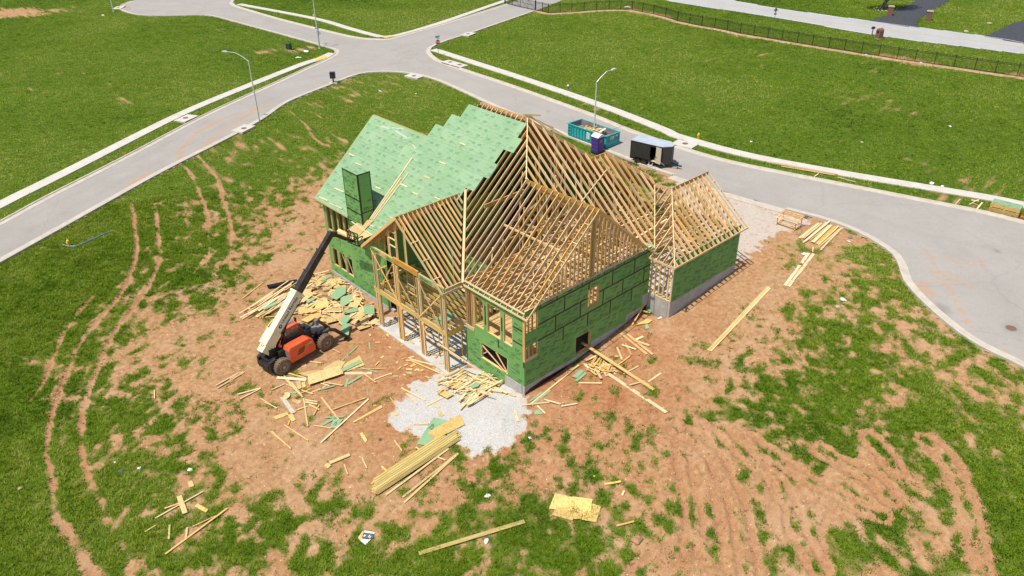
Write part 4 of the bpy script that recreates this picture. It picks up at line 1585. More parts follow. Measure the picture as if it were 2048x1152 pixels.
x = 6.75
while x < 18.0:
    yt, yb = hip_top(x), hip_bot(x)
    if yt - yb > .2:
        rafter((x, yt, zr(yt)), (x, yb, zr(yb)), mat=random.choice(('wood', 'wood', 'wood_p')))
    x += .585
hl("hip_rafter", PXY, (XR, 6.63, zr(6.63)), .07, .26, 'wood_p', top=True)
hl("hip_rafter", PXY, (13.67, 6.44, zr(6.44)), .07, .26, 'wood_o', top=True)
hl("ridge_board", (13.3, 6.44, zr(6.44) + .02), (15.25, 6.44, zr(6.44) + .02), .05, .28, 'wood_o', top=True)
hl("hip_rafter", (15.2, 6.42, zr(6.42)), (18.2, 3.75, zr(3.75)), .07, .28, 'wood_o', top=True)
hl("valley_rafter", (13.75, -.02, zr(-.02)), (17.75, 3.4, zr(3.4)), .07, .26, 'wood_p', top=True)
hl("valley_rafter", (XR, 6.66, ZR), (13.25, .0, 5.95), .07, .26, 'wood', top=True)
hl("strongback", (9.9, 4.2, zr(4.2) + .05), (14.1, 5.4, zr(5.4) + .05), .04, .09, 'wood_p')
for xx, yy, yb in ((8.5, 7.6, 7.2), (9.8, 8.6, 8.3), (11.0, 8.0, 8.1), (11.4, 5.6, 5.2), (12.6, 6.8, 6.5), (9.4, 6.4, 6.8), (13.1, 3.4, 3.8), (14.4, 4.9, 4.5), (15.4, 3.9, 3.6), (12.2, 3.0, 3.3)):
    hl("purlin_post", (xx, yb, 6.1), (xx, yy, zr(yy) - .25), .09, .12, random.choice(('wood', 'wood_y', 'wood_o')))
hl("purlin_post", (11.6, 8.3, 5.0), (11.6, 8.3, zr(8.3) - .2), .3, .1, 'wood_y')
# ceiling joists of the middle part (run along X), blocking rows
for y in np.arange(6.5, 9.0, .56):
    hl("ceiling_joist", (10.6, y, 5.95), (19.9, y, 5.95), .04, .235, 'wood')
for y in np.arange(.2, 6.4, .5):
    hl("ceiling_joist", (13.5, y, 5.75), (19.9, y, 5.75), .04, .235, 'wood')
for x in (10.5, 13.6, 16.5):
    hl("beam", (x, 6.4, 6.0), (x, 9.2, 6.0), .09, .3, 'wood_o')
hl("beam", (3.1, 6.3, 6.0), (13.3, 6.3, 6.0), .09, .3, 'wood_o')
hl("beam", (3.6, 7.9, 10.0), (7.6, 7.9, 10.0), .09, .3, 'wood_o')
for a, b in (((8, 7, 6.2), (12.5, 8.4, 6.3)), ((11, 4.5, 6.3), (13.5, 9, 6.4)), ((12.5, 2.4, 6.2), (16.5, 4.6, 6.1)), ((14, 1, 6.1), (15.6, 5.5, 6.1)), ((9, 10.2, 6.3), (10.5, 7.2, 9.8)), ((7.2, 8.2, 6.3), (8.1, 8.6, 11.2)), ((12.4, 5.0, 6.2), (13.6, 6.2, 10.6)), ((13.6, 5.9, 6.2), (12.8, 6.2, 10.4))):
    hl("brace", a, b, .04, .14, 'wood')
for _ in range(30):
    x, y = rnd(7.5, 17.0), rnd(4.5, 13)
    if x + y > 15 and y > 0:
        a = rnd(0, 3.14)
        L = rnd(.5, 1.8)
        hl("offcut", (x, y, 6.12), (x + L * math.cos(a), y + L * math.sin(a), 6.14), .2, .03, random.choice(('osb', 'wood', 'wood_p')))

# ---- front slope of the main roof: rafters under the green sheets and bare ones at the step
for y in np.arange(6.62, 26.2, .56):
    if y <= PXY[1]:
        xt = y - .05
    elif y < 15.4:
        xt = PXY[0]
    elif y < 18.6:
        xt = PXY[0] - (y - 15.4)
    else:
        xt = 6.75
    xb = -.1 + (y - 6.1) * .94 if y < 11.3 else (-.1 + (16.9 - y) * .85 if y < 16.9 else .05)
    if xt - xb > .3:
        rafter((xt, y, zl(xt) - .014), (xb, y, zl(xb) - .014))
for y in np.arange(PXY[1] + .15, 15.4, .61):
    hl("blocking", (PXY[0] + .06, y - .28, PXY[2] - .1), (PXY[0] + .06, y + .28, PXY[2] - .1), .04, .24, 'wood_o')
    rafter((PXY[0] - .02, y + .3, PXY[2] - .014), (PXY[0] + 1.2, y + .3, PXY[2] - S * 1.2))
hl("ridge_board", (PXY[0], PXY[1], PXY[2] + .0), (PXY[0], 15.45, PXY[2] + .0), .04, .3, 'wood_o', top=True)
hl("ridge_board", (6.80, 18.4, zl(6.75) + .03), (6.80, 26.25, zl(6.75) + .03), .05, .2, 'wood_o', top=True)
for a, b in (((10.0, 10.3, 14.75), (10.9, 10.1, 14.2)), ((10.1, 10.2, 14.9), (11.6, 9.2, 13.4)), ((10.6, 10.0, 14.35), (12.4, 9.6, 13.3)), ((9.9, 10.4, 14.8), (10.8, 9.4, 14.75)), ((11.0, 10.0, 14.2), (12.6, 8.6, 12.9))):
    hl("rafter", a, b, .04, .12, 'wood_p')

ROW = 1.268
KS = math.sqrt(1 + S * S)
rows = []                                         # slope distance, y right, y left
e1 = (0, -1, 0)
e2 = Vector((1, 0, S)).normalized()
ROWS = [(-.10, 15.2, 26.3), (1.17, 14.2, 26.28), (2.44, 13.2, 26.3), (3.71, 12.2, 26.27), (4.98, 11.3, 26.3), (6.25, 10.42, 26.28), (7.60, 9.85, 26.3), (8.90, 10.28, 18.52), (10.18, 9.22, 17.55), (11.45, 9.76, 16.5)]
for k, (s0, y0, y1) in enumerate(ROWS):
    s1 = ROWS[k + 1][0] if k + 1 < len(ROWS) else 12.74
    y = y1
    first = True
    while y - y0 > .05:
        L = 2.44 if not (first and k % 2) else 1.22
        first = False
        L = min(L, y - y0)
        x0 = s0 / KS
        hs = []
        if k == 0:
            # chimney passes through the lowest course
            c0, c1 = y - 21.05, y - 18.6
            if c0 < L and c1 > 0:
                hs.append((max(c0, 0), 0, min(c1, L), s1 - s0))
        elif k == 1:
            c0, c1 = y - 20.88, y - 18.68
            if c0 < L and c1 > 0:
                hs.append((max(c0, 0), 0, min(c1, L), .26))
        if sub_rects(L, s1 - s0, hs):
            panel("roof_panel", (x0 - .0, y, zl(x0) + .012), e1, e2, L, s1 - s0, 'zip_glare', 'inkroof', hs, random.choice((0, 1, 2, 3)))
        y -= L
# short course between chimney and the porch gable at the eave
panel("roof_panel", (-.35, 18.6, zl(-.35) + .012), e1, e2, 1.9, .42, 'zip_glare', 'inkroof', (), 0, prints=False)
hl("fascia", (-.06, 26.3, zl(-.06) - .005), (-.06, 21.1, zl(-.06) - .005), .04, .15, 'wood_p', top=True)
hl("fascia", (-.10, 18.6, zl(-.10) - .02), (-.10, 16.7, zl(-.10) - .02), .04, .2, 'wood_p', top=True)
# sloping edge board at the far rake
hl("barge_board", (-.05, 26.31, zl(-.05) + .0), (6.75, 26.31, zl(6.75) + .0), .03, .2, 'wood_p', top=True)

# rear slopes and far hip: closed with strand board, seen from inside as the dark underside
Pm = Vector(PXY)
hpoly("roof_sheathing", [Pm + Vector((.1, .1, -.05)), (13.65, 6.46, zr(6.46) - .12), (20.3, 6.46, 5.72), (20.3, 25.65, 5.72), (PXY[0] + .1, 15.4, PXY[2] - .05)], .012, 'osb')
hpoly("roof_sheathing", [(PXY[0], 15.42, PXY[2]), (6.75, 18.69, 11.77), (13.6, 25.54, 5.88), (20.3, 25.69, 5.74)], .012, 'osb')
hpoly("roof_sheathing", [(6.78, 18.75, zl(6.75) - .01), (6.78, 26.2, zl(6.75) - .01), (13.6, 26.2, 5.88), (13.6, 25.6, 5.88)], .012, 'osb')
hpoly("roof_sheathing", [(15.25, 6.40, 11.30), (18.3, 3.78, 8.66), (20.3, 3.78, 6.94), (20.3, 8.5, 6.94), (17.2, 8.5, 9.61)], .012, 'osb')
for y in np.arange(6.9, 15.3, .61):
    rafter((PXY[0] + .05 + max(0, PXY[1] - y), y, PXY[2] - .06 - S * max(0, PXY[1] - y)), (19.9, y, PXY[2] - S * 9.87 - .06), mat='wood_o')

# outer walls that stand behind (closed, unseen from the street corner but part of the shell)
hbox("rear_wall", (19.9, 3.6, .4), (19.94, 25.4, 5.9), 'zip')
hbox("rear_wall", (.6, 25.62, -1.6), (13.3, 25.66, 6.0), 'zip')
hpoly("gable_wall", [(.6, 25.66, 6.0), (13.3, 25.66, 6.0), (6.75, 25.66, 11.4)], .03, 'zip', (0, 1, 0))
hbox("rear_wall", (13.34, 25.4, .2), (19.9, 25.44, 5.9), 'zip')

# ---- chimney clad in green sheathing with taped seams
CX0, CX1, CY0, CY1, CZ = -.15, 1.07, 18.68, 20.86, 10.34
ch = hbox("chimney", (CX0 + .012, CY0 + .012, 4.4), (CX1 - .012, CY1 - .012, CZ - .02), 'osb')


def chp(*a, **k):
    o = panel(*a, **k)
    mw = house.matrix_basis @ o.matrix_basis if False else Matrix.Translation(house.location) @ o.matrix_basis
    o.parent = ch
    o.matrix_basis = (Matrix.Translation(house.location) @ ch.matrix_basis).inverted() @ mw
    return o


def chl(name, a, b, w, d, mat, up):
    o = lum(name, a, b, w, d, mat, None, up)
    mw = o.matrix_basis.copy()
    o.parent = ch
    o.matrix_basis = (Matrix.Translation(house.location) @ ch.matrix_basis).inverted() @ mw
    return o


zs = [4.4, 5.45, 6.67, 7.95, 9.15, CZ]
zs = [4.4, 5.3, 5.75, 6.85, 8.05, 9.2, CZ]
for a, b in zip(zs[:-1], zs[1:]):
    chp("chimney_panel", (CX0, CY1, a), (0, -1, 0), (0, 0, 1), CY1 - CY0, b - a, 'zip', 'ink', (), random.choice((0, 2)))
for a, b in ((4.4, 7.0), (7.0, CZ)):
    chp("chimney_panel", (CX0, CY0, a), (1, 0, 0), (0, 0, 1), CX1 - CX0, b - a, 'zip', 'ink', (), 1)
chp("chimney_panel", (CX1, CY1, 6.2), (-1, 0, 0), (0, 0, 1), CX1 - CX0, CZ - 6.2, 'zip', 'ink', (), 1, prints=False)
chp("chimney_panel", (CX1, CY0, 6.2), (0, 1, 0), (0, 0, 1), CY1 - CY0, CZ - 6.2, 'zip', 'ink', (), 1, prints=False)
chp("chimney_cap", (CX0 - .02, CY1 + .02, CZ), (0, -1, 0), (1, 0, 0), CY1 - CY0 + .04, CX1 - CX0 + .04, 'zip_glare', 'inkroof', (), 0)
for z in (5.3, 5.75, 6.85, 8.05, 9.2 + .05, CZ - .07):
    if z in (5.3, 5.75, 6.85, 8.05) or z > CZ - .1:
        chl("seam_tape", (CX0 - .004, CY1, z), (CX0 - .004, CY0, z), .11, .004, 'tape', (-1, 0, 0))
for z in (7.0, CZ - .07):
    chl("seam_tape", (CX0, CY0 - .004, z), (CX1, CY0 - .004, z), .11, .004, 'tape', (0, -1, 0))
chl("seam_tape", (CX0 - .005, CY0 + .05, 4.4), (CX0 - .005, CY0 + .05, CZ), .10, .004, 'tape', (-1, 0, 0))
chl("seam_tape", (CX0 + .06, CY0 - .006, 4.4), (CX0 + .06, CY0 - .006, CZ), .11, .004, 'tape', (0, -1, 0))
chl("seam_tape", (CX1 - .05, CY0 - .006, 6.8), (CX1 - .05, CY0 - .006, CZ), .09, .004, 'tape', (0, -1, 0))
chl("seam_tape", (CX0 - .005, CY1 - .04, 4.4), (CX0 - .005, CY1 - .04, CZ), .08, .004, 'tape', (-1, 0, 0))

# ---- chimney-side wall (plane X = .4, faces -X)
HOLE_C = [(24.48, -.52, 25.36, 1.28), (23.28, -.52, 24.24, 1.27), (22.1, -.54, 23.06, 1.24),
          (24.75, 3.0, 25.55, 5.5), (23.75, 3.0, 24.6, 5.5), (22.8, 3.0, 23.6, 5.5), (21.9, 3.0, 22.65, 5.5)]
PC = lambda a, z: (.398, 25.9 - a, z)
mc = [(25.9 - h[2], h[1], 25.9 - h[0], h[3]) for h in HOLE_C] + [(25.9 - 17.4, -.6, 25.9 - 16.9, 2.4)]
mc.append((25.9 - 20.4, -.1, 25.9 - 20.38, 0))
for z0, z1, xs in ((-1.32, -.1, [0, 2.0, 4.44, 6.88, 9.3]), (-.1, 1.12, [0, .6, 3.1, 5.5, 7.95, 9.3]), (1.12, 2.34, [0, 1.9, 4.3, 6.8, 9.3]), (2.34, 3.56, [0, 3.4, 5.8, 8.2, 9.3]), (3.56, 4.78, [0, 3.4, 5.8, 8.2, 9.3]), (4.78, 6.05, [0, 3.4, 5.8, 8.2, 9.3])):
    wall_row(z0, z1, xs, PC, (0, -1, 0), mc)
for y0, z0, y1, z1 in HOLE_C:
    wframe(lambda a, z, y1=y1: (.40, y1 - a, z), None, z0, z1, y1 - y0, nL, .15, 'wood_o' if z0 > 1 else 'wood')
for y in (23.9, 23.1):
    hl("brace", (.5, y, 1.2), (.5, y - .8, -.5), .04, .07, 'wood_p')
hl("seam_tape", (.393, 25.88, 2.62), (.393, 25.3, 2.62), .09, .004, 'tape', up=nL)
hl("window_frame", (.5, 17.4, -.6), (.5, 17.4, 2.4), .05, .15, 'wood_o', up=nL)
hl("window_frame", (.5, 16.92, -.6), (.5, 16.92, 2.4), .05, .15, 'wood_o', up=nL)
hbox("partition_panel", (.9, 16.55, -1.4), (13.2, 16.58, 5.9), 'zip')
hbox("partition_panel", (2.4, 17.0, -1.3), (2.42, 25.5, 2.0), 'osb')
hbox("partition_panel", (3.4, 17.0, 2.1), (3.42, 25.5, 5.9), 'osb')

# ---- porch: posts, beams, deck, gable roof with its ridge along X
DX, RY, RZ, DS = -1.76, 11.52, 9.67, .82


def zd(y):
    return RZ - DS * abs(y - RY)


for yc in (15.15, 12.33, 9.52, 6.72):
    for k, (dy, dx) in enumerate(((.22, 0), (0, .02), (-.22, 0))):
        hl("post", (-1.55 + dx, yc + dy, -1.43), (-1.55 + dx, yc + dy, 1.72), .14, .14, random.choice(('wood_y', 'wood_y', 'wood')), up=(1, 0, 0))
        if True:
            hl("post", (-1.55 + dx, yc + dy, 2.16), (-1.55 + dx, yc + dy, 5.38), .14, .14, random.choice(('wood_y', 'wood_y', 'wood')), up=(1, 0, 0))
hl("rim_beam", (-1.57, 6.42, 1.94), (-1.57, 15.62, 1.94), .09, .44, 'wood_y')
hl("rim_beam", (-1.5, 6.44, 1.94), (.0, 6.44, 1.94), .09, .42, 'wood_y')
hl("rim_beam", (-1.5, 15.6, 1.94), (.4, 15.6, 1.94), .09, .4, 'wood_y')
for x in np.arange(-1.2, 3.0, .405):
    hl("deck_joist", (x, 6.5, 2.0), (x, 15.55, 2.0), .045, .28, 'wood_y')
hl("deck_beam", (.6, 6.4, 1.72), (.6, 15.6, 1.72), .12, .26, 'wood_y')
for y in (7.5, 10.4, 13.5):
    hl("deck_post", (.6, y, -1.45), (.6, y, 1.6), .09, .09, 'wood')
hl("header_beam", (-1.55, 6.5, 5.66), (-1.55, 9.5, 5.66), .12, .42, 'wood_y')
hl("header_beam", (-1.55, 12.45, 5.66), (-1.55, 15.6, 5.66), .12, .42, 'wood_y')
hl("header_beam", (-1.58, 9.44, 5.80), (-1.58, 12.52, 5.80), .14, .44, 'wood_o')
for y0, y1, z0 in ((12.6, 13.5, 5.5), (14.3, 15.5, 5.5), (6.6, 7.5, 5.5), (7.8, 9.3, 5.5)):
    panel("wall_panel", (-1.618, y1, z0), (0, -1, 0), (0, 0, 1), y1 - y0, .3, 'zip', 'ink', (), 0)
hl("header_beam", (-1.5, 6.5, 5.62), (.0, 6.5, 5.62), .09, .3, 'wood')
# gable studs, porch front
for y in (11.95, 12.1, 12.95, 13.1, 11.0, 10.85):
    hl("stud", (-1.5, y, 5.9), (-1.5, y, zd(y) - .25), .1, .05, 'wood', up=(1, 0, 0))
for z in (6.9, 7.5, 8.1):
    hl("blocking", (-1.5, 12.1, z), (-1.5, 12.95, z), .1, .045, 'wood')
for y in np.arange(13.6, 15.6, .41):
    hl("stud", (-1.2, y, 5.9), (-1.2, y, zd(y) - .2), .04, .1, 'wood_o', up=(1, 0, 0))
# rafters of the porch
nr = 0
for x in [DX, -1.42] + list(np.arange(-1.05, 4.6, .395)):
    yv = 6.43 if x < -.15 else 6.43 + (x + .15) * 1.06
    if RY - yv > .3:
        rafter((x, RY - .02, RZ), (x, yv, zd(yv)), mat='wood_p' if x < -1.5 else 'wood')
    yv = 16.45 if x < -.3 else 16.45 - (x + .3) * 1.02
    rafter((x, RY + .02, RZ), (x, yv, zd(yv)), mat='wood_p' if x < -1.5 else 'wood')
hl("ridge_board", (DX, RY, RZ + .03), (4.55, RY, RZ + .03), .04, .3, 'wood_o', top=True)
for y in (7.4, 8.6, 9.8):
    hl("lookout", (DX, y, zd(y) - .03), (-1.05, y, zd(y) - .03), .04, .09, 'wood_p', up=(0, -DS, 1))
for y in (13.0, 14.2, 15.4):
    hl("lookout", (DX, y, zd(y) - .03), (-1.05, y, zd(y) - .03), .04, .09, 'wood_p', up=(0, DS, 1))
hl("fascia", (DX, 6.43, zd(6.43) + .0), (-.16, 6.43, zd(6.43) + .0), .04, .16, 'wood_p', top=True)
hl("valley_board", (-.14, 6.15, zl(-.14) + .06), (4.6, 11.2, zl(4.55) + .10), .22, .05, 'wood_p', up=(-.5, .5, 1))
hpoly("roof_sheathing", [(DX - .03, RY + .03, RZ + .03), (DX - .03, 16.62, zd(16.55)), (-.35, 16.62, zd(16.55)), (4.5, RY + .03, RZ + .03)], .014, 'osb')
for i, y in enumerate((11.6, 12.6, 13.7)):
    hl("barge_board", (DX - .04, RY + .02, RZ + .03 - i * .0), (DX - .04, 16.62, zd(16.6) - .0), .03, .2, 'wood', top=True) if i == 0 else None
hl("barge_board", (DX + .25, RY + .02, RZ - .08), (DX + .25, 16.5, zd(16.5) - .08), .04, .22, 'wood_o', top=True)
# braces across the porch front
for a, b in (((15.35, 5.5), (11.85, 1.7)), ((12.3, 4.7), (9.75, 1.9)), ((9.55, 5.5), (6.7, 1.8)), ((6.9, 5.1), (9.6, 2.1)), ((14.8, 4.0), (13.5, 4.9)), ((9.4, 1.7), (8.6, .55))):
    hl("brace", (-1.66, a[0], a[1]), (-1.66, b[0], b[1]), .04, .09, 'wood')
for a, b in (((.2, 6.5, 5.2), (-1.5, 6.45, 5.4)), ((-1.4, 14.9, 2.4), (-.6, 13.4, 5.5)), ((-.9, 12.2, 2.2), (-1.45, 12.5, 3.6))):
    hl("brace", a, b, .04, .09, 'wood')
for y in (11.9, 11.0, 10.1):
    hl("stud", (-.9, y, 2.15), (-.9, y, 5.4), .05, .1, 'wood_y', up=(1, 0, 0))
for z in (3.0, 3.7, 4.4):
    hl("blocking", (-.9, 10.1, z), (-.9, 11.9, z), .05, .045, 'wood')
# back wall of the porch
for z0, z1 in ((-1.4, -.2), (-.2, 1.0), (1.0, 2.0), (2.1, 3.3), (3.3, 4.5), (4.5, 5.7)):
    for y0 in (16.4, 13.96, 11.52, 9.08):
        y1 = max(y0 - 2.44, 6.3)
        hs = []
        if 2.0 < z0 and y0 in (13.96, 11.52):
            hs = [(.4, 0, 2.0, z1 - z0)]
        if z0 < 1 and y0 == 11.52:
            hs = [(.3, 0, 2.1, z1 - z0)]
        panel("wall_panel", (3.0, y0, z0), (0, -1, 0), (0, 0, 1), y0 - y1, z1 - z0, 'zip', 'ink', hs, random.choice((0, 1, 2)))
hbox("partition_panel", (.02, 6.24, -1.4), (2.98, 6.26, 2.0), 'zip')
for x in np.arange(.3, 3.0, .41):
    hl("stud", (x, 6.3, 2.1), (x, 6.3, 5.6), .04, .1, 'wood_o', up=(0, 1, 0))
panel("deck_sheet", (-1.2, 7.6, 2.17), (1, 0, 0), (0, 1, 0), 1.5, .9, 'zip_glare', 'inkroof', (), 0)

# ---- garage wing
GY0, GYR, GZR, GZE, GX0, GX1 = -2.47, 1.85, 8.97, 5.42, 13.07, 22.86
gs = (GZR - GZE) / (GYR - GY0)
HXE = 17.9


def zg(y):
    return GZR - gs * abs(y - GYR)


hole_g = []
for z0, z1, xs in ((2.0, 3.22, [13.5, 14.9, 17.34, 19.78, 22.22, 22.42]), (3.22, 4.44, [13.5, 16.1, 18.54, 20.98, 22.42]), (4.44, 5.66, [13.5, 14.9, 17.34, 19.78, 22.22, 22.42])):
    wall_row(z0, z1, xs, lambda a, z: (a, -2.124, z), (1, 0, 0), [])
hl("plate", (13.5, -2.05, 2.04), (22.4, -2.05, 2.04), .14, .05, 'wood')
hl("sill_plate", (13.56, -2.1, 2.07), (13.56, 0, 2.07), .14, .05, 'wood')
hl("plate", (13.56, -2.1, 4.98), (13.56, 0, 4.98), .14, .09, 'wood')
for y in (-2.06, -1.72, -1.3, -.9, -.5, -.1):
    hl("stud", (13.56, y, 2.08), (13.56, y, 4.95), .14, .05, 'wood' if y > -2 else 'wood_p', up=(1, 0, 0))
hl("corner_board", (13.49, -2.1, 2.05), (13.49, -2.1, 5.0), .05, .1, 'wood_p', up=(0, 1, 0))
# open far gable wall and rear wall
for y in np.arange(-2.05, 5.9, .41):
    hl("stud", (22.3, y, 1.65), (22.3, y, zg(y) - .3), .14, .04, 'wood', up=(1, 0, 0))
for x in np.arange(13.9, 22.3, .41):
    hl("stud", (x, 6.05, 1.65), (x, 6.05, 5.2), .04, .14, 'wood', up=(0, 1, 0))
hl("plate", (13.7, 6.05, 5.3), (22.3, 6.05, 5.3), .14, .09, 'wood')
hl("header_beam", (22.3, -2.05, 5.2), (22.3, 6.0, 5.2), .14, .3, 'wood')
# rafters: long slope to -Y
for x in [GX1, GX1 - .42] + list(np.arange(GX1 - .95, GX0 + .2, -.60)):
    if x > HXE:
        yt = GYR
    else:
        yt = GY0 + (x - GX0) / (HXE - GX0) * (GYR - GY0)
    if yt - GY0 > .3:
        d = .14 if x > 22.4 else .235
        rafter((x, yt, zg(yt)), (x, GY0, GZE), d=d, mat='wood_p' if x > 22.4 else 'wood')
    if x > HXE - .2:
        rafter((x, GYR + .02, GZR), (x, 6.1, zg(6.1)), d=.14 if x > 22.4 else .235)
# hip end slope to -X: jack rafters between hip and valley
sh = (GZR - GZE) / (HXE - GX0)
for y in np.arange(-1.95, 3.4, .6):
    xh = GX0 + (y - GY0) / (GYR - GY0) * (HXE - GX0) if y < GYR else HXE
    xv = GX0 if y < 0 else 13.75 + y * 1.17
    if xh - xv > .25:
        rafter((xh, y, GZE + sh * (xh - GX0)), (xv, y, GZE + sh * (xv - GX0)), mat='wood_p')
hl("hip_rafter", (GX0, GY0, GZE + .01), (HXE, GYR, GZR + .01), .06, .25, 'wood_p', top=True)
hl("ridge_board", (HXE - .1, GYR, GZR + .03), (GX1, GYR, GZR + .03), .045, .32, 'wood_o', top=True)
hl("ridge_board", (HXE, GYR, GZR + .02), (17.75, 3.5, 8.92), .045, .28, 'wood_o', top=True)
hl("fascia", (GX0 - .02, GY0 - .02, GZE), (GX1 + .02, GY0 - .02, GZE), .04, .15, 'wood_p', top=True)
hl("fascia", (GX0 - .02, GY0 - .02, GZE - .002), (GX0 - .02, .1, GZE - .002), .04, .15, 'wood_p', top=True)
for k in range(1, 6):
    y = GY0 + k * .72
    hl("lookout", (GX1 - .42, y, zg(y) - .03), (GX1, y, zg(y) - .03), .04, .09, 'wood_p', up=(0, -gs, 1))
    y = GYR + k * .72
    hl("lookout", (GX1 - .42, y, zg(y) - .03), (GX1, y, zg(y) - .03), .04, .09, 'wood_p', up=(0, gs, 1))
# ceiling joists with deep sides
for y in np.arange(-1.75, 5.8, .56):
    hl("ceiling_joist", (13.7, y, 5.12), (22.2, y, 5.12), .045, .28, 'wood')
for x in (15.6, 17.6, 19.7):
    hl("strongback", (x, -1.9, 5.3), (x, 5.8, 5.3), .09, .09, 'wood')
for a, b in (((14.4, -1.4, 5.4), (17.5, 3.0, 5.5)), ((16.2, -1.6, 5.4), (18.8, 1.2, 5.5)), ((18.6, -1.2, 5.4), (15.4, 1.6, 5.45))):
    hl("brace", a, b, .05, .14, 'wood_p')
for (x, y) in ((18.6, .9), (20.2, 1.0), (21.4, .8), (19.4, 2.6), (17.6, 1.4)):
    hl("purlin_post", (x, y, 5.3), (x, y + .2, zg(y) - .2), .09, .09, 'wood')
for k in range(5):
    x = 18.6 + k * .8
    hl("strongback", (x, .6, zg(.6) - .3), (x + .5, 1.4, zg(1.4) - .3), .04, .14, 'wood_p')
# green flap where the small roof meets the tall wall
panel("roof_panel", (13.05, .75, 5.88), (0, -1, .1), (1, 0, .5), .9, .6, 'zip_glare', 'inkroof', (), 0)
# ------------------------------------------------------------------ telehandler reaching up to the eave
TZ = -1.5
tele = thing("telehandler", "orange and black telehandler with a long cream boom raised to the roof edge", "telehandler", (-8.69, 16.33, -1.52), math.radians(7.9))
WB, TRK, WR = 2.03, 1.03, .66


def tp(mb, name, mat, bevel=0.0, parent=None, sm=False):
    return mb.build(name, mat, parent or tele, bevel, sm)


wheel_me = None
for sx in (-1, 1):
    for sy in (-1, 1):
        if wheel_me is None:
            mb = MB()
            prof = [(.34, -.20), (.46, -.23), (.58, -.23), (.64, -.17), (.66, -.08), (.66, .08), (.64, .17), (.58, .23), (.46, .23), (.34, .20)]
            mb.lathe(prof, 28, axis='y')
            for k in range(22):
                a = 2 * math.pi * k / 22
                for s in (-1, 1):
                    aa = a + (.07 if s > 0 else -.07)
                    c, n_ = Vector((math.cos(aa), 0, math.sin(aa))), Vector((-math.sin(aa), 0, math.cos(aa)))
                    mb.bar(c * .66 + Vector((0, s * .02, 0)), c * .645 + n_ * .10 * s + Vector((0, s * .21, 0)), .07, .06, up=c)
            w = mb.build("wheel", ['rubber'], tele)
            mr = MB()
            mr.lathe([(.05, -.22), (.12, -.22), (.14, -.13), (.27, -.10), (.31, -.20), (.35, -.21), (.35, .21), (.05, .21)], 20, axis='y')
            for k in range(8):
                a = 2 * math.pi * k / 8
                mr.lathe([(.025, -.15), (.025, -.11)], 6, 0, 'y', (.2 * math.cos(a), 0, .2 * math.sin(a)))
            r = mr.build("rim", ['rim'], w)
            wheel_me = (w.data, r.data)
        else:
            w = link("wheel", wheel_me[0], tele)
            r = link("rim", wheel_me[1], w)
        w.location = (sx * WB, sy * TRK, WR)
        if sy > 0:
            w.rotation_euler = (0, 0, math.pi)
mb = MB()                                              # frame rails, axles, rear pivot tower
mb.box((-2.6, -.42, .62), (2.5, .42, .95))
mb.box((-2.75, -.55, .75), (-1.7, .55, 1.35))
for sx in (-1, 1):
    mb.tube([(sx * WB, -.95, WR), (sx * WB, .95, WR)], .11, 10)
    mb.box((sx * WB - .22, -.3, .45), (sx * WB + .22, .3, .9))
mb.box((-2.5, -.34, 1.2), (-1.9, -.22, 2.05))
mb.box((-2.5, .22, 1.2), (-1.9, .34, 2.05))
mb.box((1.75, -.5, .8), (2.75, .5, 1.15))
tp(mb, "chassis", ['chassis'], .02)
mb = MB()
for y in (-.7, .7):
    mb.prism([(-2.95, .6), (-2.1, .62), (-2.0, 1.15), (-2.35, 1.42), (-2.9, 1.30)], (0, 1, 0), y - .12, y + .12)
mb.box((-3.0, -.6, .55), (-2.7, .6, 1.0))
tp(mb, "counterweight", ['chassis'], .03)
mb = MB()                                              # engine hood on the right side
mb.prism([(-1.32, .62), (.92, .62), (.98, 1.0), (.80, 1.72), (.45, 1.95), (-1.30, 1.98), (-1.42, 1.7), (-1.42, .8)], (0, 1, 0), -1.25, -.46)
hood = tp(mb, "engine_hood", ['orange'], .08)
mb = MB()
for k in range(3):
    z = 1.06 + k * .16
    mb.prism([(-.75 + k * .1, z), (-.18 + k * .1, z + .03), (-.14 + k * .1, z + .12), (-.71 + k * .1, z + .09)], (0, 1, 0), -1.262, -1.248)
mb.build("vent_slots", ['black'], hood)
mb = MB()
mb.prism([(-1.44, .95), (-1.425, .95), (-1.425, 1.75), (-1.44, 1.75)], (0, 1, 0), -1.15, -.6)
mb.build("rear_grille", ['grey'], hood)
mb = MB()
w_ = add_text(mb, "JLG", (.0, -1.266, 1.45), (1, 0, 0), (0, 0, 1), .15, 0)
add_text(mb, "1055", (.34, -1.266, 1.47), (1, 0, 0), (0, 0, 1), .15, 1)
mb.build("hood_lettering", ['yellow', 'white'], hood)
mb = MB()
mb.box((-1.3, -.46, 1.1), (1.3, -.22, 1.95))
mb.box((-1.9, -.75, 1.25), (-1.4, -.15, 1.72))
mb.tube([(-1.75, -.3, 1.7), (-1.5, -.2, 2.2), (-1.2, -.15, 1.9)], .05, 7)
mb.tube([(-1.9, -.1, 1.6), (-1.4, -.35, 2.0), (-.7, -.3, 2.02)], .035, 6)
mb.tube([(-1.8, -.45, 1.5), (-1.2, -.42, 2.08), (.4, -.34, 2.0)], .03, 6)
tp(mb, "hydraulic_block", ['chassis'], .015)
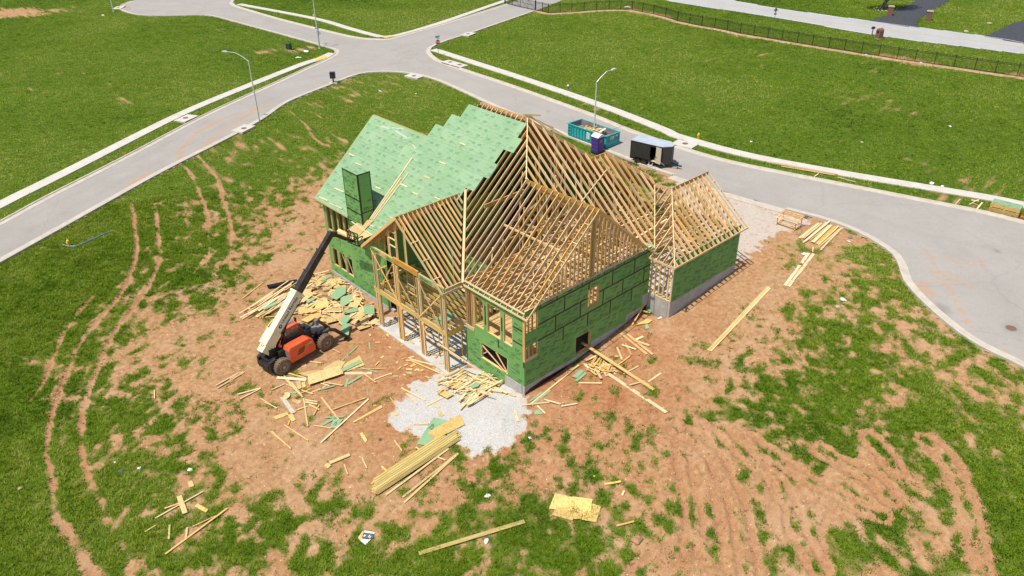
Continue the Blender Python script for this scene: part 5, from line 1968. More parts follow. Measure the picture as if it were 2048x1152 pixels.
# cab on the left side
mb = MB()
mb.box((-.95, .14, .75), (1.12, 1.12, 1.45))
mb.prism([(-.98, 1.4), (-.62, 1.4), (-.62, 2.45), (-.95, 2.4)], (0, 1, 0), .14, 1.12)
cab = tp(mb, "cab", ['orange'], .04)
mb = MB()
mb.prism([(-1.0, 2.42), (.62, 2.52), (.70, 2.60), (.60, 2.68), (-.9, 2.62), (-1.0, 2.55)], (0, 1, 0), .10, 1.16)
mb.build("cab_roof", ['orange'], cab, .03)
mb = MB()
for k in range(7):
    mb.box((-.55 + k * .16, .55, 2.70), (-.46 + k * .16, 1.12, 2.745))
mb.box((-.6, .52, 2.66), (.55, 1.14, 2.70))
mb.build("roof_guard", ['grey'], cab)
mb = MB()
for y in (.16, 1.10):
    mb.bar((.60, y, 2.5), (1.08, y, 1.45), .07, .07)
mb.bar((-.1, .15, 2.5), (-.1, .15, 1.4), .06, .06)
mb.build("cab_pillars", ['orange'], cab)
mb = MB()
mb.box((-.58, .155, 1.46), (.56, .165, 2.44))
mb.add([(.62, .2, 2.46), (1.06, .2, 1.48), (1.06, 1.06, 1.48), (.62, 1.06, 2.46)], [(0, 1, 2, 3)])
mb.build("cab_glass", ['glass'], cab)
mb = MB()
mb.box((-.5, .4, 1.3), (.0, .9, 1.55))
mb.box((-.6, .4, 1.5), (-.46, .9, 2.15))
mb.tube([(.55 + .02 * math.cos(0), .62 + .17 * math.cos(a), 1.85 + .17 * math.sin(a)) for a in np.linspace(0, 6.28, 13)], .02, 5, cap=False)
mb.bar((.55, .62, 1.85), (.85, .62, 1.45), .05, .05)
mb.build("seat_and_wheel", ['black'], cab)
mb = MB()
mb.box((1.12, .2, 1.35), (1.75, 1.05, 1.75))
mb.box((1.12, .3, 1.75), (1.3, 1.0, 2.0))
tp(mb, "front_box", ['chassis'], .03)
# outriggers
for s in (-1, 1):
    mb = MB()
    mb.tube([(2.1, s * .55, 1.25), (2.6, s * .85, 1.45), (3.05, s * 1.0, 1.25), (3.9, s * 1.35, .25)], [.15, .16, .15, .13], 8)
    mb.box((3.7, s * 1.35 - .25, .02), (4.15, s * 1.35 + .25, .14))
    mb.bar((3.35, s * 1.02, 1.05), (3.85, s * 1.28, .42), .05, .05)
    o = tp(mb, "outrigger", ['boomblack'], 0)
mb = MB()
mb.box((1.9, -.45, 1.1), (2.5, .45, 1.5))
mb.box((2.3, .25, 1.4), (2.55, .5, 1.95))
mb.bar((.9, -.15, 1.75), (2.1, -.15, 1.5), .35, .22)
tp(mb, "front_support", ['grey'], .02)
# boom in three sections, tilted up
B0 = Vector((-2.78, 0, 1.95))
B1 = Vector((4.78, 0, 8.78))
bd = (B1 - B0).normalized()
bu = Vector((-bd.z, 0, bd.x))
LB = (B1 - B0).length


def bp(t, u=0.0, y=0.0):
    return B0 + bd * t + bu * u + Vector((0, y, 0))


mb = MB()
mb.bar(bp(.55), bp(5.05), .58, .78, up=bu)
cream = tp(mb, "boom", ['cream'], .02)
mb = MB()
mb.bar(bp(-.05, -.02), bp(.95, -.02), .64, .72, up=bu)
mb.bar(bp(.55, .04), bp(1.75, .04), .82, .86, up=bu)
mb.build("boom_head", ['cream'], cream, .02)
mb = MB()
for a, b in ((.42, .10), (.42, -.08), (.62, .10), (.62, -.08)):
    if (a, b) != (.62, -.08):
        p = bp(a - .1, .345, b)
        mb.bar(p, p + bd * .15, .07, .01, up=bu)
mb.build("boom_slots", ['black'], cream)
mb = MB()
mb.bar(bp(4.95), bp(5.1), .70, .90, up=bu)
mb.build("boom_collar", ['cream'], cream, .01)
# lettering plate on the right-hand side
mb = MB()
pl0 = bp(1.95, -.22, -.2925)
mb.add([pl0, pl0 + bd * 2.85, pl0 + bd * 2.85 + bu * .44, pl0 + bu * .44], [(0, 1, 2, 3)], 0)
pl0b = bp(1.95, -.22, -.2955)
tx = pl0b + bd * .56 + bu * .12
add_text(mb, "United Rentals", tx, bd, bu, .31, 1, squeeze=.86)
cc = pl0b + bd * .28 + bu * .22
ring = [(cc + bd * (.165 * math.cos(a)) + bu * (.165 * math.sin(a))) for a in np.linspace(0, 2 * math.pi, 20, endpoint=False)]
ring2 = [(cc + bd * (.015 + .06 * math.cos(a)) + bu * (.075 * math.sin(a))) for a in np.linspace(0, 2 * math.pi, 20, endpoint=False)]
o_ = len(mb.v)
mb.add(ring + ring2, [(i, (i + 1) % 20, 20 + (i + 1) % 20, 20 + i) for i in range(20)], 1)
mb.build("boom_lettering", ['white', 'black'], cream)
mb = MB()
mb.bar(bp(4.9), bp(6.75), .46, .62, up=bu)
mb.bar(bp(6.7), bp(6.82), .54, .72, up=bu)
mb.bar(bp(5.1, .28), bp(6.9, .30), .05, .05, up=bu)
sec2 = tp(mb, "boom_section", ['boomblack'], .012)
mb = MB()
mb.bar(bp(6.7), bp(8.6), .39, .53, up=bu)
mb.bar(bp(8.52), bp(8.64), .48, .64, up=bu)
mb.bar(bp(6.9, .25), bp(8.7, .27), .05, .05, up=bu)
tp(mb, "boom_section", ['boomblack'], .012)
mb = MB()
mb.bar(bp(8.5), bp(LB), .33, .45, up=bu)
tp(mb, "boom_section", ['boomblack'], .012)
mb = MB()                                              # goose-neck head
mb.bar(bp(LB - .12, -.02), Vector((5.2, 0, 8.5)), .3, .42, up=(1, 0, 1))
mb.bar(Vector((4.8, 0, 8.72)), Vector((6.0, 0, 7.75)), .30, .44, up=(0, 1, 0), w2=.26, d2=.3)
mb.bar(Vector((5.8, 0, 7.9)), Vector((6.75, 0, 7.25)), .22, .28, up=(0, 1, 0))
mb.tube([(5.4, -.1, 8.1), (5.35, -.12, 7.4)], .02, 5)
tp(mb, "boom_tip", ['boomblack'], .015)
mb = MB()                                              # fork carriage
for y in (-.62, -.2, .2, .62):
    mb.bar((6.72, y, 6.95), (6.72, y, 8.05), .06, .06, up=(1, 0, 0))
for z in (6.98, 7.35, 7.7, 8.05):
    mb.bar((6.72, -.7, z), (6.72, .7, z), .05, .07)
for y in (-.5, .5):
    mb.bar((6.75, y, 7.0), (8.1, y, 7.0), .12, .05)
    mb.bar((6.78, y, 7.0), (6.78, y, 7.75), .06, .12)
tp(mb, "fork_carriage", ['boomblack'], 0)
for y in (.25, .66):
    mb = MB()
    mb.lathe([(.06, 0), (.10, .02), (.10, .10), (.05, .14)], 10)
    o = tp(mb, "work_light", ['rust'], 0)
    o.location = (6.6, y, 8.12)
mb = MB()
mb.tube([(-1.95, .0, 1.1), bp(2.9, -.34)], .09, 8)
mb.tube([(-1.2, .0, 1.75), bp(3.6, -.32)], .06, 8)
tp(mb, "lift_cylinder", ['chassis'], 0)
mb = MB()
for yy in (-.31, -.34):
    mb.tube([bp(.3, -.30, yy), bp(1.6, -.36, yy), bp(3.2, -.40, yy), bp(4.9, -.42, yy)], .022, 5)
mb.tube([(-1.9, .25, 1.5), (-1.6, .3, 2.1), (-1.0, .2, 2.0)], .035, 6)
mb.tube([(-2.3, .2, 1.5), (-2.0, .35, 1.9), (-1.2, .3, 1.6)], .03, 6)
tp(mb, "hose", ['black'], 0)
mb = MB()
mb.bar((-1.35, -.3, 2.15), (-1.2, -.3, 2.75), .04, .04)
mb.box((-1.3, -.42, 2.6), (-1.1, -.2, 2.85))
tp(mb, "mirror", ['black'], 0)
mb = MB()
mb.bar((1.1, 1.1, 1.9), (1.25, 1.3, 2.15), .03, .03)
mb.box((1.15, 1.22, 2.05), (1.25, 1.42, 2.4))
tp(mb, "mirror", ['black'], 0)


# ------------------------------------------------------------------ things on the streets
def gz(x, y):
    return float(H(x, y))


def street_lamp(px_, label, arm_dir, hgt, arm=2.6):
    p = G(*px_)
    t = thing("street_lamp", label, "street lamp", (p[0], p[1], p[2] - .02), arm_dir, "street lamps along the kerbs")
    mb = MB()
    mb.lathe([(.17, 0), (.17, .05), (.10, .09), (.10, .3)], 12)
    mb.tube([(0, 0, .1), (0, 0, hgt * .5), (0, 0, hgt)], [.105, .085, .06], 12)
    mb.build("pole", ['galv'], t)
    mb = MB()
    pts = [(0, 0, hgt - .15), (.25, 0, hgt + .08), (.7, 0, hgt + .42), (1.2, 0, hgt + .72), (arm * .62, 0, hgt + .88), (arm, 0, hgt + .95)]
    mb.tube(pts, [.055, .05, .045, .04, .035, .03], 8)
    mb.build("arm", ['galv'], t)
    mb = MB()
    mb.prism([(arm - .1, hgt + .88), (arm + .55, hgt + .93), (arm + .6, hgt + 1.0), (arm + .4, hgt + 1.06), (arm - .05, hgt + 1.03)], (0, 1, 0), -.13, .13)
    mb.build("lamp_head", ['galv'], t, .02)
    return t


street_lamp((519, 244), "grey street lamp arching over the left street beside a storm drain", math.radians(128), 7.7, 2.6)
street_lamp((1188, 272), "grey street lamp standing behind the purple toilet next to the blue container", math.radians(-8), 6.5, 2.3)
street_lamp((639, 97), "tall grey lamp pole at the corner beside the green utility box", math.radians(120), 8.2)
street_lamp((227, 23), "grey lamp pole standing at the far turning circle", math.radians(100), 8.0)


def sign_post(px_, label, facing, front, hgt=2.75):
    p = G(*px_)
    t = thing("stop_sign", label, "road sign", (p[0], p[1], p[2] - .02), facing)
    mb = MB()
    mb.bar((0, 0, 0), (0, 0, hgt), .06, .06, up=(1, 0, 0))
    mb.build("post", ['grey'], t)
    mb = MB()
    R = .40
    oc = [(R * math.cos(math.pi / 8 + k * math.pi / 4), R * math.sin(math.pi / 8 + k * math.pi / 4) + hgt - .55) for k in range(8)]
    mb.prism([(q[0], q[1]) for q in oc], (1, 0, 0), .035, .045, 0, ex=(0, 1, 0), ey=(0, 0, 1))
    mb.prism([(q[0] * .93, (q[1] - hgt + .55) * .93 + hgt - .55) for q in oc], (1, 0, 0), .046, .05, 1, ex=(0, 1, 0), ey=(0, 0, 1))
    add_text(mb, "STOP", (.0525, 0, hgt - .66), (0, 1, 0), (0, 0, 1), .24, 0, center=True)
    mb.prism([(q[0], q[1]) for q in oc], (1, 0, 0), .031, .034, 2, ex=(0, 1, 0), ey=(0, 0, 1))
    mb.build("sign_plate", ['white', 'signred', 'galv'], t)
    for k, a in enumerate((.6, 2.1)):
        mb = MB()
        z = hgt + .02 + k * .2
        mb.box((-.45, -.01, z), (.45, .01, z + .18))
        o = mb.build("street_name_blade", ['signgreen'], t)
        o.rotation_euler = (0, 0, a)
    return t


to_cam = lambda p: math.atan2(CAM_POS[1] - p[1], CAM_POS[0] - p[0])
sign_post((877, 112), "red octagonal stop sign under green street name blades at the corner", to_cam(G(877, 112)) + .15, True)
sign_post((640, 93), "stop sign seen from its grey back behind the corner lamp pole", to_cam(G(640, 93)) + math.pi - .3, False, 2.7)


# dumpster
dp = np.array([35.08, 29.06])
dq = np.array([34.87, 23.07])
ang = math.atan2(dq[1] - dp[1], dq[0] - dp[0])
DL = 6.1
dump = thing("waste_container", "teal roll-off container full of scrap wood parked on the street", "container", (dp[0], dp[1], gz(*dp) + .06), ang)
DWd, DH = 2.25, 1.5                                          # local: x along the near side, +y away from camera
mb = MB()
mb.box((0, 0, .16), (DL, .06, DH))
mb.box((0, DWd - .06, .16), (DL, DWd, DH))
mb.box((0, .06, .16), (.06, DWd - .06, DH))
mb.box((.0, .0, .12), (DL, DWd, .2))
mb.build("body", ['teal'], dump)
mb = MB()
mb.box((.07, .062, .2), (DL - .07, .066, DH - .02))
mb.box((.07, DWd - .07, .2), (DL - .07, DWd - .063, DH - .02))
mb.box((.062, .07, .2), (.068, DWd - .07, DH - .02))
mb.build("lining", ['tealin'], dump)
rib_me = None
for k in range(11):
    if rib_me is None:
        mb = MB()
        mb.box((-.05, -.09, .2), (.05, -.002, DH - .1))
        rib_me = mb.build("rib", ['teal'], dump, .012)
        o = rib_me
    else:
        o = link("rib", rib_me.data, dump)
    o.location = (.95 + k * .47, 0, 0)
mb = MB()
mb.box((-.06, -.08, DH - .08), (DL + .06, .06, DH + .04))
mb.box((-.06, DWd - .06, DH - .08), (DL + .06, DWd + .08, DH + .04))
mb.box((-.06, .06, DH - .08), (.08, DWd - .06, DH + .04))
mb.box((DL - .08, .06, DH - .08), (DL + .06, DWd - .06, DH + .04))
mb.build("top_rail", ['teal'], dump, .012)
mb = MB()
mb.box((DL - .06, .03, .18), (DL, DWd - .03, DH - .08))
for z in (.2, .78):
    mb.box((DL, .05, z), (DL + .06, DWd - .05, z + .1))
for y in (.04, DWd - .12):
    mb.box((DL, y, .2), (DL + .07, y + .08, DH - .1))
gate_ = mb.build("tailgate", ['teal'], dump, .01)
mb = MB()
for z in (.45, .8, 1.15):
    mb.box((.14, -.09, z), (.62, -.05, z + .06))
for x in (.12, .62):
    mb.box((x, -.09, .3), (x + .05, -.02, 1.35))
mb.build("ladder", ['teal'], dump)
for side in (0, 1):
    mb = MB()
    if side == 0:
        o0, ex, ey = Vector((3.18, -.098, .52)), Vector((1, 0, 0)), Vector((0, 0, 1))
        mb.box((3.14, -.096, .5), (3.62, -.092, 1.28))
        for k, (a, b) in enumerate(((.05, .35), (.08, .30), (.05, .38), (.1, .28), (.06, .33))):
            z = .58 + k * .13
            mb.box((3.16 + a, -.099, z), (3.16 + b, -.0965, z + .06), 1)
    else:
        mb.box((DL + .062, .62, .93), (DL + .066, 1.22, 1.34))
        for k in range(3):
            mb.box((DL + .0665, .68, .98 + k * .11), (DL + .069, 1.14 - k * .06, 1.04 + k * .11), 1)
        mb.box((DL + .062, 1.5, 1.2), (DL + .066, 1.85, 1.32))
    mb.build("placard", ['white', 'grey'], dump)
for x in (.35, DL - .35):
    for y in (.3, DWd - .3):
        mb = MB()
        mb.lathe([(.1, -.06), (.1, .06)], 12, axis='y')
        o = mb.build("roller", ['rust'], dump)
        o.location = (x, y, .1)
ca, sa = math.cos(ang), math.sin(ang)


def dloc(x, y, z):
    return Vector((dp[0] + x * ca - y * sa, dp[1] + x * sa + y * ca, gz(*dp) + .06 + z))


for k in range(34):
    x, y = rnd(1.0, 5.4), rnd(.35, 1.9)
    a = rnd(-.5, .5) + (1.4 if random.random() < .25 else 0)
    L = rnd(.6, 2.0)
    z = .75 + .5 * math.exp(-((x - 3.4) / 1.3) ** 2) + rnd(-.1, .15)
    x2 = min(max(x + L * math.cos(a), .3), DL - .3)
    y2 = min(max(y + L * math.sin(a), .25), DWd - .25)
    o = lum("scrap_board", dloc(x, y, z), dloc(x2, y2, z + rnd(-.2, .25)), rnd(.09, .3), .04, random.choice(('wood', 'wood_o', 'osb', 'wood_p')))
    tag(o, "scrap wood heaped inside the teal container", "scrap wood", "scrap wood in the container")
lum_c = tag(lum("scrap_sheet", dloc(3.9, 1.2, 1.15), dloc(4.4, 1.7, 1.6), .5, .02, 'white'), "white sheet scrap sticking up from the teal container", "scrap")
mb = MB()
mb.box((0, 0, .1), (DL - .2, DWd - .2, .72))
o = mb.build("rubble", ['tealin'], None)
o.location = dloc(.1, .1, .1)
o.rotation_euler = (0, 0, ang)
tag(o, kind='stuff')

# portable toilet
pq = np.array([33.21, 22.72])
pa = math.atan2(23.65 - 22.72, 33.17 - 33.21)
potty = thing("portable_toilet", "purple portable toilet with a white roof beside the street lamp", "toilet cabin", (pq[0], pq[1], gz(*pq)), math.radians(0))
mb = MB()
mb.box((0, 0, .0), (1.12, 1.05, .14))
mb.build("base", ['black'], potty)
mb = MB()
mb.box((.03, .03, .14), (1.09, 1.02, 1.95))
body = mb.build("cabin", ['purple'], potty, .04)
for k in range(4):
    mb = MB()
    z = .3 + k * .4
    mb.box((-.002, .14, z), (.04, .92, z + .26))
    mb.build("wall_rib", ['purple'], potty, .02)
mb = MB()
mb.box((.14, .0, .18), (.98, .04, 1.85))
dr = mb.build("door", ['purple'], potty, .015)
mb = MB()
mb.box((.84, -.03, 1.0), (.9, .0, 1.12))
mb.box((.3, -.008, 1.35), (.75, -.001, 1.62))
mb.build("latch", ['grey'], dr)
mb = MB()
pr = [(-.02, 1.93), (1.14, 1.93), (1.12, 2.0), (.95, 2.13), (.72, 2.22), (.56, 2.24), (.40, 2.22), (.17, 2.13), (.0, 2.0)]
mb.prism(pr, (0, 1, 0), -.02, 1.07)
mb.build("roof", ['white'], potty, .02)
mb = MB()
mb.tube([(.9, .9, 2.1), (.9, .9, 2.4)], .05, 8)
mb.build("vent_pipe", ['grey'], potty)

# cargo trailer
tq = np.array([34.16, 18.9])
tr_ang = math.atan2(15.06 - 18.84, 34.83 - 34.16)
trl = thing("cargo_trailer", "charcoal enclosed cargo trailer with its side door open", "trailer", (tq[0] + .05, tq[1], gz(*tq) + .05), tr_ang)
TL, TW, TB, TH_ = 3.75, 1.95, .45, 2.4                     # +x forward, near side at y = 0, +y away
mb = MB()
nose = TL + .75
hy = TW / 2
prof = [(0, 0), (TL, 0), (nose, hy - .25), (nose, hy + .25), (TL, TW), (0, TW)]
door0, door1 = 2.35, 3.05
seg = [((0, 0), (door0, 0)), ((door1 + .0, 0), (TL, 0)), ((TL, 0), (nose, hy - .25)), ((nose, hy - .25), (nose, hy + .25)), ((nose, hy + .25), (TL, TW)), ((TL, TW), (0, TW)), ((0, TW), (0, 0))]
for a, b in seg:
    mb.bar((a[0], a[1], (TB + TH_) / 2), (b[0], b[1], (TB + TH_) / 2), .04, TH_ - TB)
mb.bar((door0, 0, TB + .06), (door1, 0, TB + .06), .04, .12)
mb.bar((door0, 0, TH_ - .1), (door1, 0, TH_ - .1), .04, .2)
mb.build("body", ['trailer'], trl)
mb = MB()
mb.prism([(q[0] * 1.0 + (-.04 if q[0] == 0 else (.04 if q[0] > TL else 0)), q[1] + (-.05 if q[1] == 0 else (.05 if q[1] == TW else 0))) for q in prof], (0, 0, 1), TH_, TH_ + .06, ex=(1, 0, 0), ey=(0, 1, 0))
mb.build("roof", ['trroof'], trl, .015)
mb = MB()
mb.prism([(.03, .03), (TL, .03), (nose - .05, hy), (TL, TW - .03), (.03, TW - .03)], (0, 0, 1), TB, TB + .05, ex=(1, 0, 0), ey=(0, 1, 0))
mb.build("floor", ['osb'], trl)
mb = MB()
for x in (0.02, TL):
    mb.box((x - .05, -.026, TB - .02), (x + .05, -.02, TH_))
mb.box((0, -.03, TH_ - .09), (TL, -.022, TH_))
mb.box((0, -.03, TB - .05), (TL, -.022, TB + .05))
mb.box((.1, .2, TB - .14), (TL, .32, TB))
mb.box((.1, TW - .32, TB - .14), (TL, TW - .2, TB))
mb.build("trim", ['black'], trl)
mb = MB()
dw = door1 - door0
a_ = math.radians(-14)
dx_, dy_ = math.cos(a_), math.sin(a_)
mb.bar((door1 + .02, -.04, (TB + TH_) / 2), (door1 + .02 + dx_ * .72, -.04 + dy_ * .72, (TB + TH_) / 2), .04, TH_ - TB - .14)
sd = mb.build("side_door", ['beige'], trl, 0)
mb = MB()
mb.bar((door1 + .06, -.04, (TB + TH_) / 2), (door1 + .06 + dx_ * .72, -.04 + dy_ * .72, (TB + TH_) / 2), .01, TH_ - TB - .1)
mb.box((door1 + .3, -.62, 1.3), (door1 + .38, -.54, 1.4))
mb.build("door_face", ['trailer'], sd)
for x in (.98, 1.72):
    for y, s in ((-.10, -1), (TW + .10, 1)):
        mb = MB()
        mb.lathe([(.16, -.11), (.27, -.11), (.33, -.07), (.33, .07), (.27, .11), (.16, .11)], 20, axis='y')
        w = mb.build("wheel", ['boomblack'], trl)
        w.location = (x, y, .33)
        mr = MB()
        mr.lathe([(.02, -.09), (.06, -.10), (.13, -.06), (.17, -.1), (.17, .1), (.02, .1)], 14, axis='y')
        mr.build("rim", ['grey'], w)
for y0, y1 in ((-.3, .0), (TW, TW + .3)):
    mb = MB()
    pr = [(.5, .45), (.62, .70), (.9, .80), (1.8, .80), (2.08, .70), (2.2, .45), (2.14, .45), (2.03, .66), (1.78, .75), (.92, .75), (.67, .66), (.56, .45)]
    mb.prism(pr, (0, 1, 0), y0, y1)
    mb.build("fender", ['black'], trl)
mb = MB()
mb.bar((TL - .2, .35, TB - .06), (nose + 1.0, hy, TB - .06), .08, .1)
mb.bar((TL - .2, TW - .35, TB - .06), (nose + 1.0, hy, TB - .06), .08, .1)
mb.tube([(nose + .75, hy, .0), (nose + .75, hy, .85)], .035, 8)
mb.box((nose + .68, hy - .12, .0), (nose + .82, hy + .12, .04))
mb.box((nose + .95, hy - .06, TB - .12), (nose + 1.2, hy + .06, TB + .02))
mb.build("tow_hitch", ['black'], trl)
mb = MB()
mb.bar((door1 + .45, -.6, 1.25), (door1 + 1.2, -.15, .5), .03, .03)
mb.bar((door1 + .36, -.64, .45), (door1 + .36, -.66, .02), .04, .04)
mb.bar((2.4, -.05, .42), (2.3, -.4, .02), .04, .04)
mb.bar((2.8, -.05, .42), (2.75, -.45, .02), .04, .04)
mb.bar((2.3, -.3, .22), (2.85, -.3, .22), .2, .04)
mb.build("step", ['galv'], trl)
mb = MB()
for k in range(7):
    x, y = rnd(1.6, 3.0), rnd(.3, 1.4)
    mb.box((x, y, .5), (x + rnd(.15, .4), y + rnd(.15, .4), .5 + rnd(.15, .5)), k % 2)
mb.build("stored_tools", ['black', 'grey'], trl)


# mailboxes, utility box, hydrants, pillars
def simple(name, label, cat, px_, builder, rz=0.0, group=None, dz=0.0):
    p = G(*px_)
    t = thing(name, label, cat, (p[0], p[1], p[2] + dz), rz, group)
    builder(t)
    return t


def b_cluster(t):
    mb = MB()
    mb.box((-.6, -.6, -.05), (.6, .6, .09))
    mb.build("concrete_pad", ['kerb'], t)
    mb = MB()
    mb.box((-.09, -.09, .09), (.09, .09, .75))
    mb.build("pedestal", ['black'], t)
    mb = MB()
    mb.box((-.38, -.3, .72), (.38, .3, 1.52))
    mb.prism([(-.42, 1.52), (.42, 1.52), (.36, 1.58), (-.36, 1.58)], (0, 1, 0), -.34, .34)
    mb.build("mailbox_cabinet", ['black'], t, .015)
    for i in range(2):
        for k in range(4):
            mb = MB()
            mb.box((-.34 + i * .35, -.315, .78 + k * .18), (-.02 + i * .35, -.302, .93 + k * .18))
            mb.build("locker_door", ['trailer'], t)


simple("cluster_mailbox", "black cluster mailbox on a short pedestal at the kerb", "mailbox", (667, 166), b_cluster, math.radians(-40))


def b_util(t):
    mb = MB()
    mb.box((-.45, -.45, -.05), (.45, .45, .06))
    mb.build("pad", ['kerb'], t)
    mb = MB()
    mb.box((-.36, -.34, .06), (.36, .34, .98))
    mb.prism([(-.4, .96), (.4, .96), (.38, 1.08), (-.38, 1.02)], (0, 1, 0), -.37, .37)
    mb.build("cabinet", ['boxgreen'], t, .02)


simple("utility_box", "dark green utility box on the worn corner lawn", "utility box", (578.5, 99.5), b_util, math.radians(30))


def hydrant(px_, label, mats):
    p = G(*px_)
    t = thing("fire_hydrant", label, "hydrant", (p[0], p[1], p[2] - .02), rnd(0, 3), "fire hydrants")
    mb = MB()
    mb.lathe([(.16, 0), (.16, .05), (.10, .06), (.10, .45), (.14, .46), (.14, .51)], 12)
    mb.build("barrel", [mats[0]], t)
    mb = MB()
    mb.lathe([(.14, .51), (.13, .58), (.07, .66), (.03, .68), (.03, .74)], 12)
    mb.build("bonnet", [mats[1]], t)
    for a, b, r in (((0, .1, .38), (0, .2, .38), .05), ((0, -.1, .38), (0, -.2, .38), .05), ((.1, 0, .34), (.2, 0, .34), .065)):
        mb = MB()
        mb.tube([a, b], r, 8)
        mb.build("outlet_cap", [mats[0]], t)
    return t


hydrant((1396.5, 277), "yellow fire hydrant on the lawn behind the trailer", ('yellow', 'yellow'))
hydrant((139, 492), "yellow fire hydrant beside the blue hose on the lawn", ('yellow', 'yellow'))
hydrant((628, 35), "yellow fire hydrant at the far pavement behind the corner lamp", ('yellow', 'yellow'))
hydrant((1136, 179), "grey hydrant with a white top near the right pavement", ('grey', 'white'))


def b_pillar(t):
    hgt = 1.55
    bw = .42
    brick = None
    n = 0
    mb = MB()
    mb.box((-bw + .02, -bw + .02, 0), (bw - .02, bw - .02, hgt))
    mb.build("core", ['kerb'], t)
    mb = MB()
    mb.box((-.06, -.02, -.05), (.06, .02, .05))
    bm = None
    for r in range(11):
        for s in range(4):
            for k in range(4):
                u = -bw + .105 + k * .21 + (.0 if r % 2 else .0)
                z = .07 + r * .14
                if bm is None:
                    m2 = MB()
                    m2.box((-.1, -.03, -.06), (.1, .03, .06))
                    o = m2.build("brick", ['brickr'], t)
                    bm = o.data
                else:
                    o = link("brick", bm, t)
                a = s * math.pi / 2
                o.location = (u * math.cos(a) + bw * math.sin(a), u * math.sin(a) - bw * math.cos(a), z)
                o.rotation_euler = (0, 0, a)
    mb = MB()
    mb.box((-bw - .1, -bw - .1, hgt), (bw + .1, bw + .1, hgt + .14))
    mb.box((-bw + .05, -bw + .05, hgt + .14), (bw - .05, bw - .05, hgt + .2))
    mb.build("cap_stone", ['stone'], t, .02)


simple("brick_pillar", "brick gate pillar beside the tree at the dark driveway", "pillar", (1779, 31), b_pillar, .4, "brick pillars flanking the driveway")
simple("brick_pillar", "brick gate pillar on the lawn right of the dark driveway", "pillar", (1856, 41), b_pillar, .4, "brick pillars flanking the driveway")


def b_brickbox(t):
    prof = [(-.42, 0), (.42, 0), (.42, 1.25), (.36, 1.5), (.2, 1.66), (0, 1.72), (-.2, 1.66), (-.36, 1.5), (-.42, 1.25)]
    mb = MB()
    mb.prism(prof, (0, 1, 0), -.45, .45)
    mb.build("masonry", ['brickr'], t, .02)
    m2 = MB()
    m2.box((-.1, -.02, -.06), (.1, .02, .06))
    bm = None
    for r in range(9):
        for k in range(4):
            for s, yy in ((0, -.455), (1, .455)):
                if bm is None:
                    o = m2.build("brick", ['brickr'], t)
                    bm = o.data
                else:
                    o = link("brick", bm, t)
                o.location = (-.315 + k * .21, yy, .08 + r * .145)
    mb = MB()
    mb.box((-.2, -.48, .95), (.2, -.44, 1.3))
    mb.build("letter_door", ['black'], t)
    mb = MB()
    mb.box((-.55, -.58, -.1), (.55, .58, .06))
    mb.build("plinth", ['stone'], t)


simple("brick_mailbox", "arched brick mailbox standing at the edge of the main road", "mailbox", (1757, 77), b_brickbox, to_cam(G(1757, 77)) + .9)


def b_mail(t):
    mb = MB()
    mb.box((-.05, -.05, 0), (.05, .05, 1.1))
    mb.build("post", ['black'], t)
    mb = MB()
    mb.prism([(-.14, 1.1), (.14, 1.1), (.14, 1.3), (.1, 1.4), (0, 1.45), (-.1, 1.4), (-.14, 1.3)], (0, 1, 0), -.3, .3)
    mb.build("letter_box", ['black'], t)
    mb = MB()
    mb.box((.14, -.1, 1.25), (.16, .05, 1.5))
    mb.build("flag", ['signred'], t)


simple("post_mailbox", "black mailbox on a post beside the brick mailbox", "mailbox", (1743.5, 71), b_mail, 1.2)


def b_back_sign(t):
    mb = MB()
    mb.bar((0, 0, 0), (0, 0, 2.5), .06, .06, up=(1, 0, 0))
    mb.build("post", ['grey'], t)
    mb = MB()
    mb.prism([(0, 2.6), (-.42, 2.18), (0, 1.76), (.42, 2.18)], (1, 0, 0), .03, .045, ex=(0, 1, 0), ey=(0, 0, 1))
    mb.box((.03, -.25, 1.35), (.045, .25, 1.65))
    mb.build("sign_plate", ['grey'], t)


simple("warning_sign", "grey back of a diamond road sign on the main road verge", "road sign", (1548, 45), b_back_sign, 1.0)

# tree by the driveway: trunk in view, crown above
tp_ = G(1763, 19)
tree = thing("shade_tree", "leafy tree with a leaning trunk ringed by stones beside the driveway", "tree", (tp_[0], tp_[1], tp_[2] - .05))
mb = MB()
mb.tube([(0, 0, 0), (.25, -.25, 1.2), (.7, -.7, 2.4), (1.2, -1.2, 3.6)], [.42, .33, .27, .22], 10)
mb.tube([(.7, -.7, 2.4), (-.6, .3, 3.8), (-1.6, 1.2, 5.2)], [.2, .15, .08], 8)
mb.tube([(1.2, -1.2, 3.6), (2.4, -2.0, 5.0), (3.2, -2.4, 6.2)], [.18, .12, .06], 8)
mb.tube([(1.2, -1.2, 3.6), (.6, -2.0, 5.5), (.3, -2.3, 7.0)], [.18, .12, .06], 8)
mb.build("trunk", ['bark'], tree)
lv, lf = [], []
for k in range(5200):
    c_ = random.choice(((-1.6, 1.2, 5.4, 2.3), (3.0, -2.4, 6.2, 2.5), (.4, -2.2, 7.0, 2.5), (1.0, .0, 6.6, 2.6), (-.4, -1.0, 5.6, 2.2)))
    d_ = Vector((random.gauss(0, 1), random.gauss(0, 1), random.gauss(0, .7))).normalized() * (c_[3] * random.random() ** .45)
    p_ = Vector(c_[:3]) + d_
    a_ = Vector((random.gauss(0, 1), random.gauss(0, 1), random.gauss(0, .6))).normalized()
    b_ = a_.cross(Vector((random.gauss(0, 1), random.gauss(0, 1), random.gauss(0, 1)))).normalized()
    s_ = rnd(.10, .2)
    o_ = len(lv)
    lv += [p_ + a_ * s_, p_ + b_ * s_ * .6, p_ - a_ * s_, p_ - b_ * s_ * .6]
    lf.append((o_, o_ + 1, o_ + 2, o_ + 3))
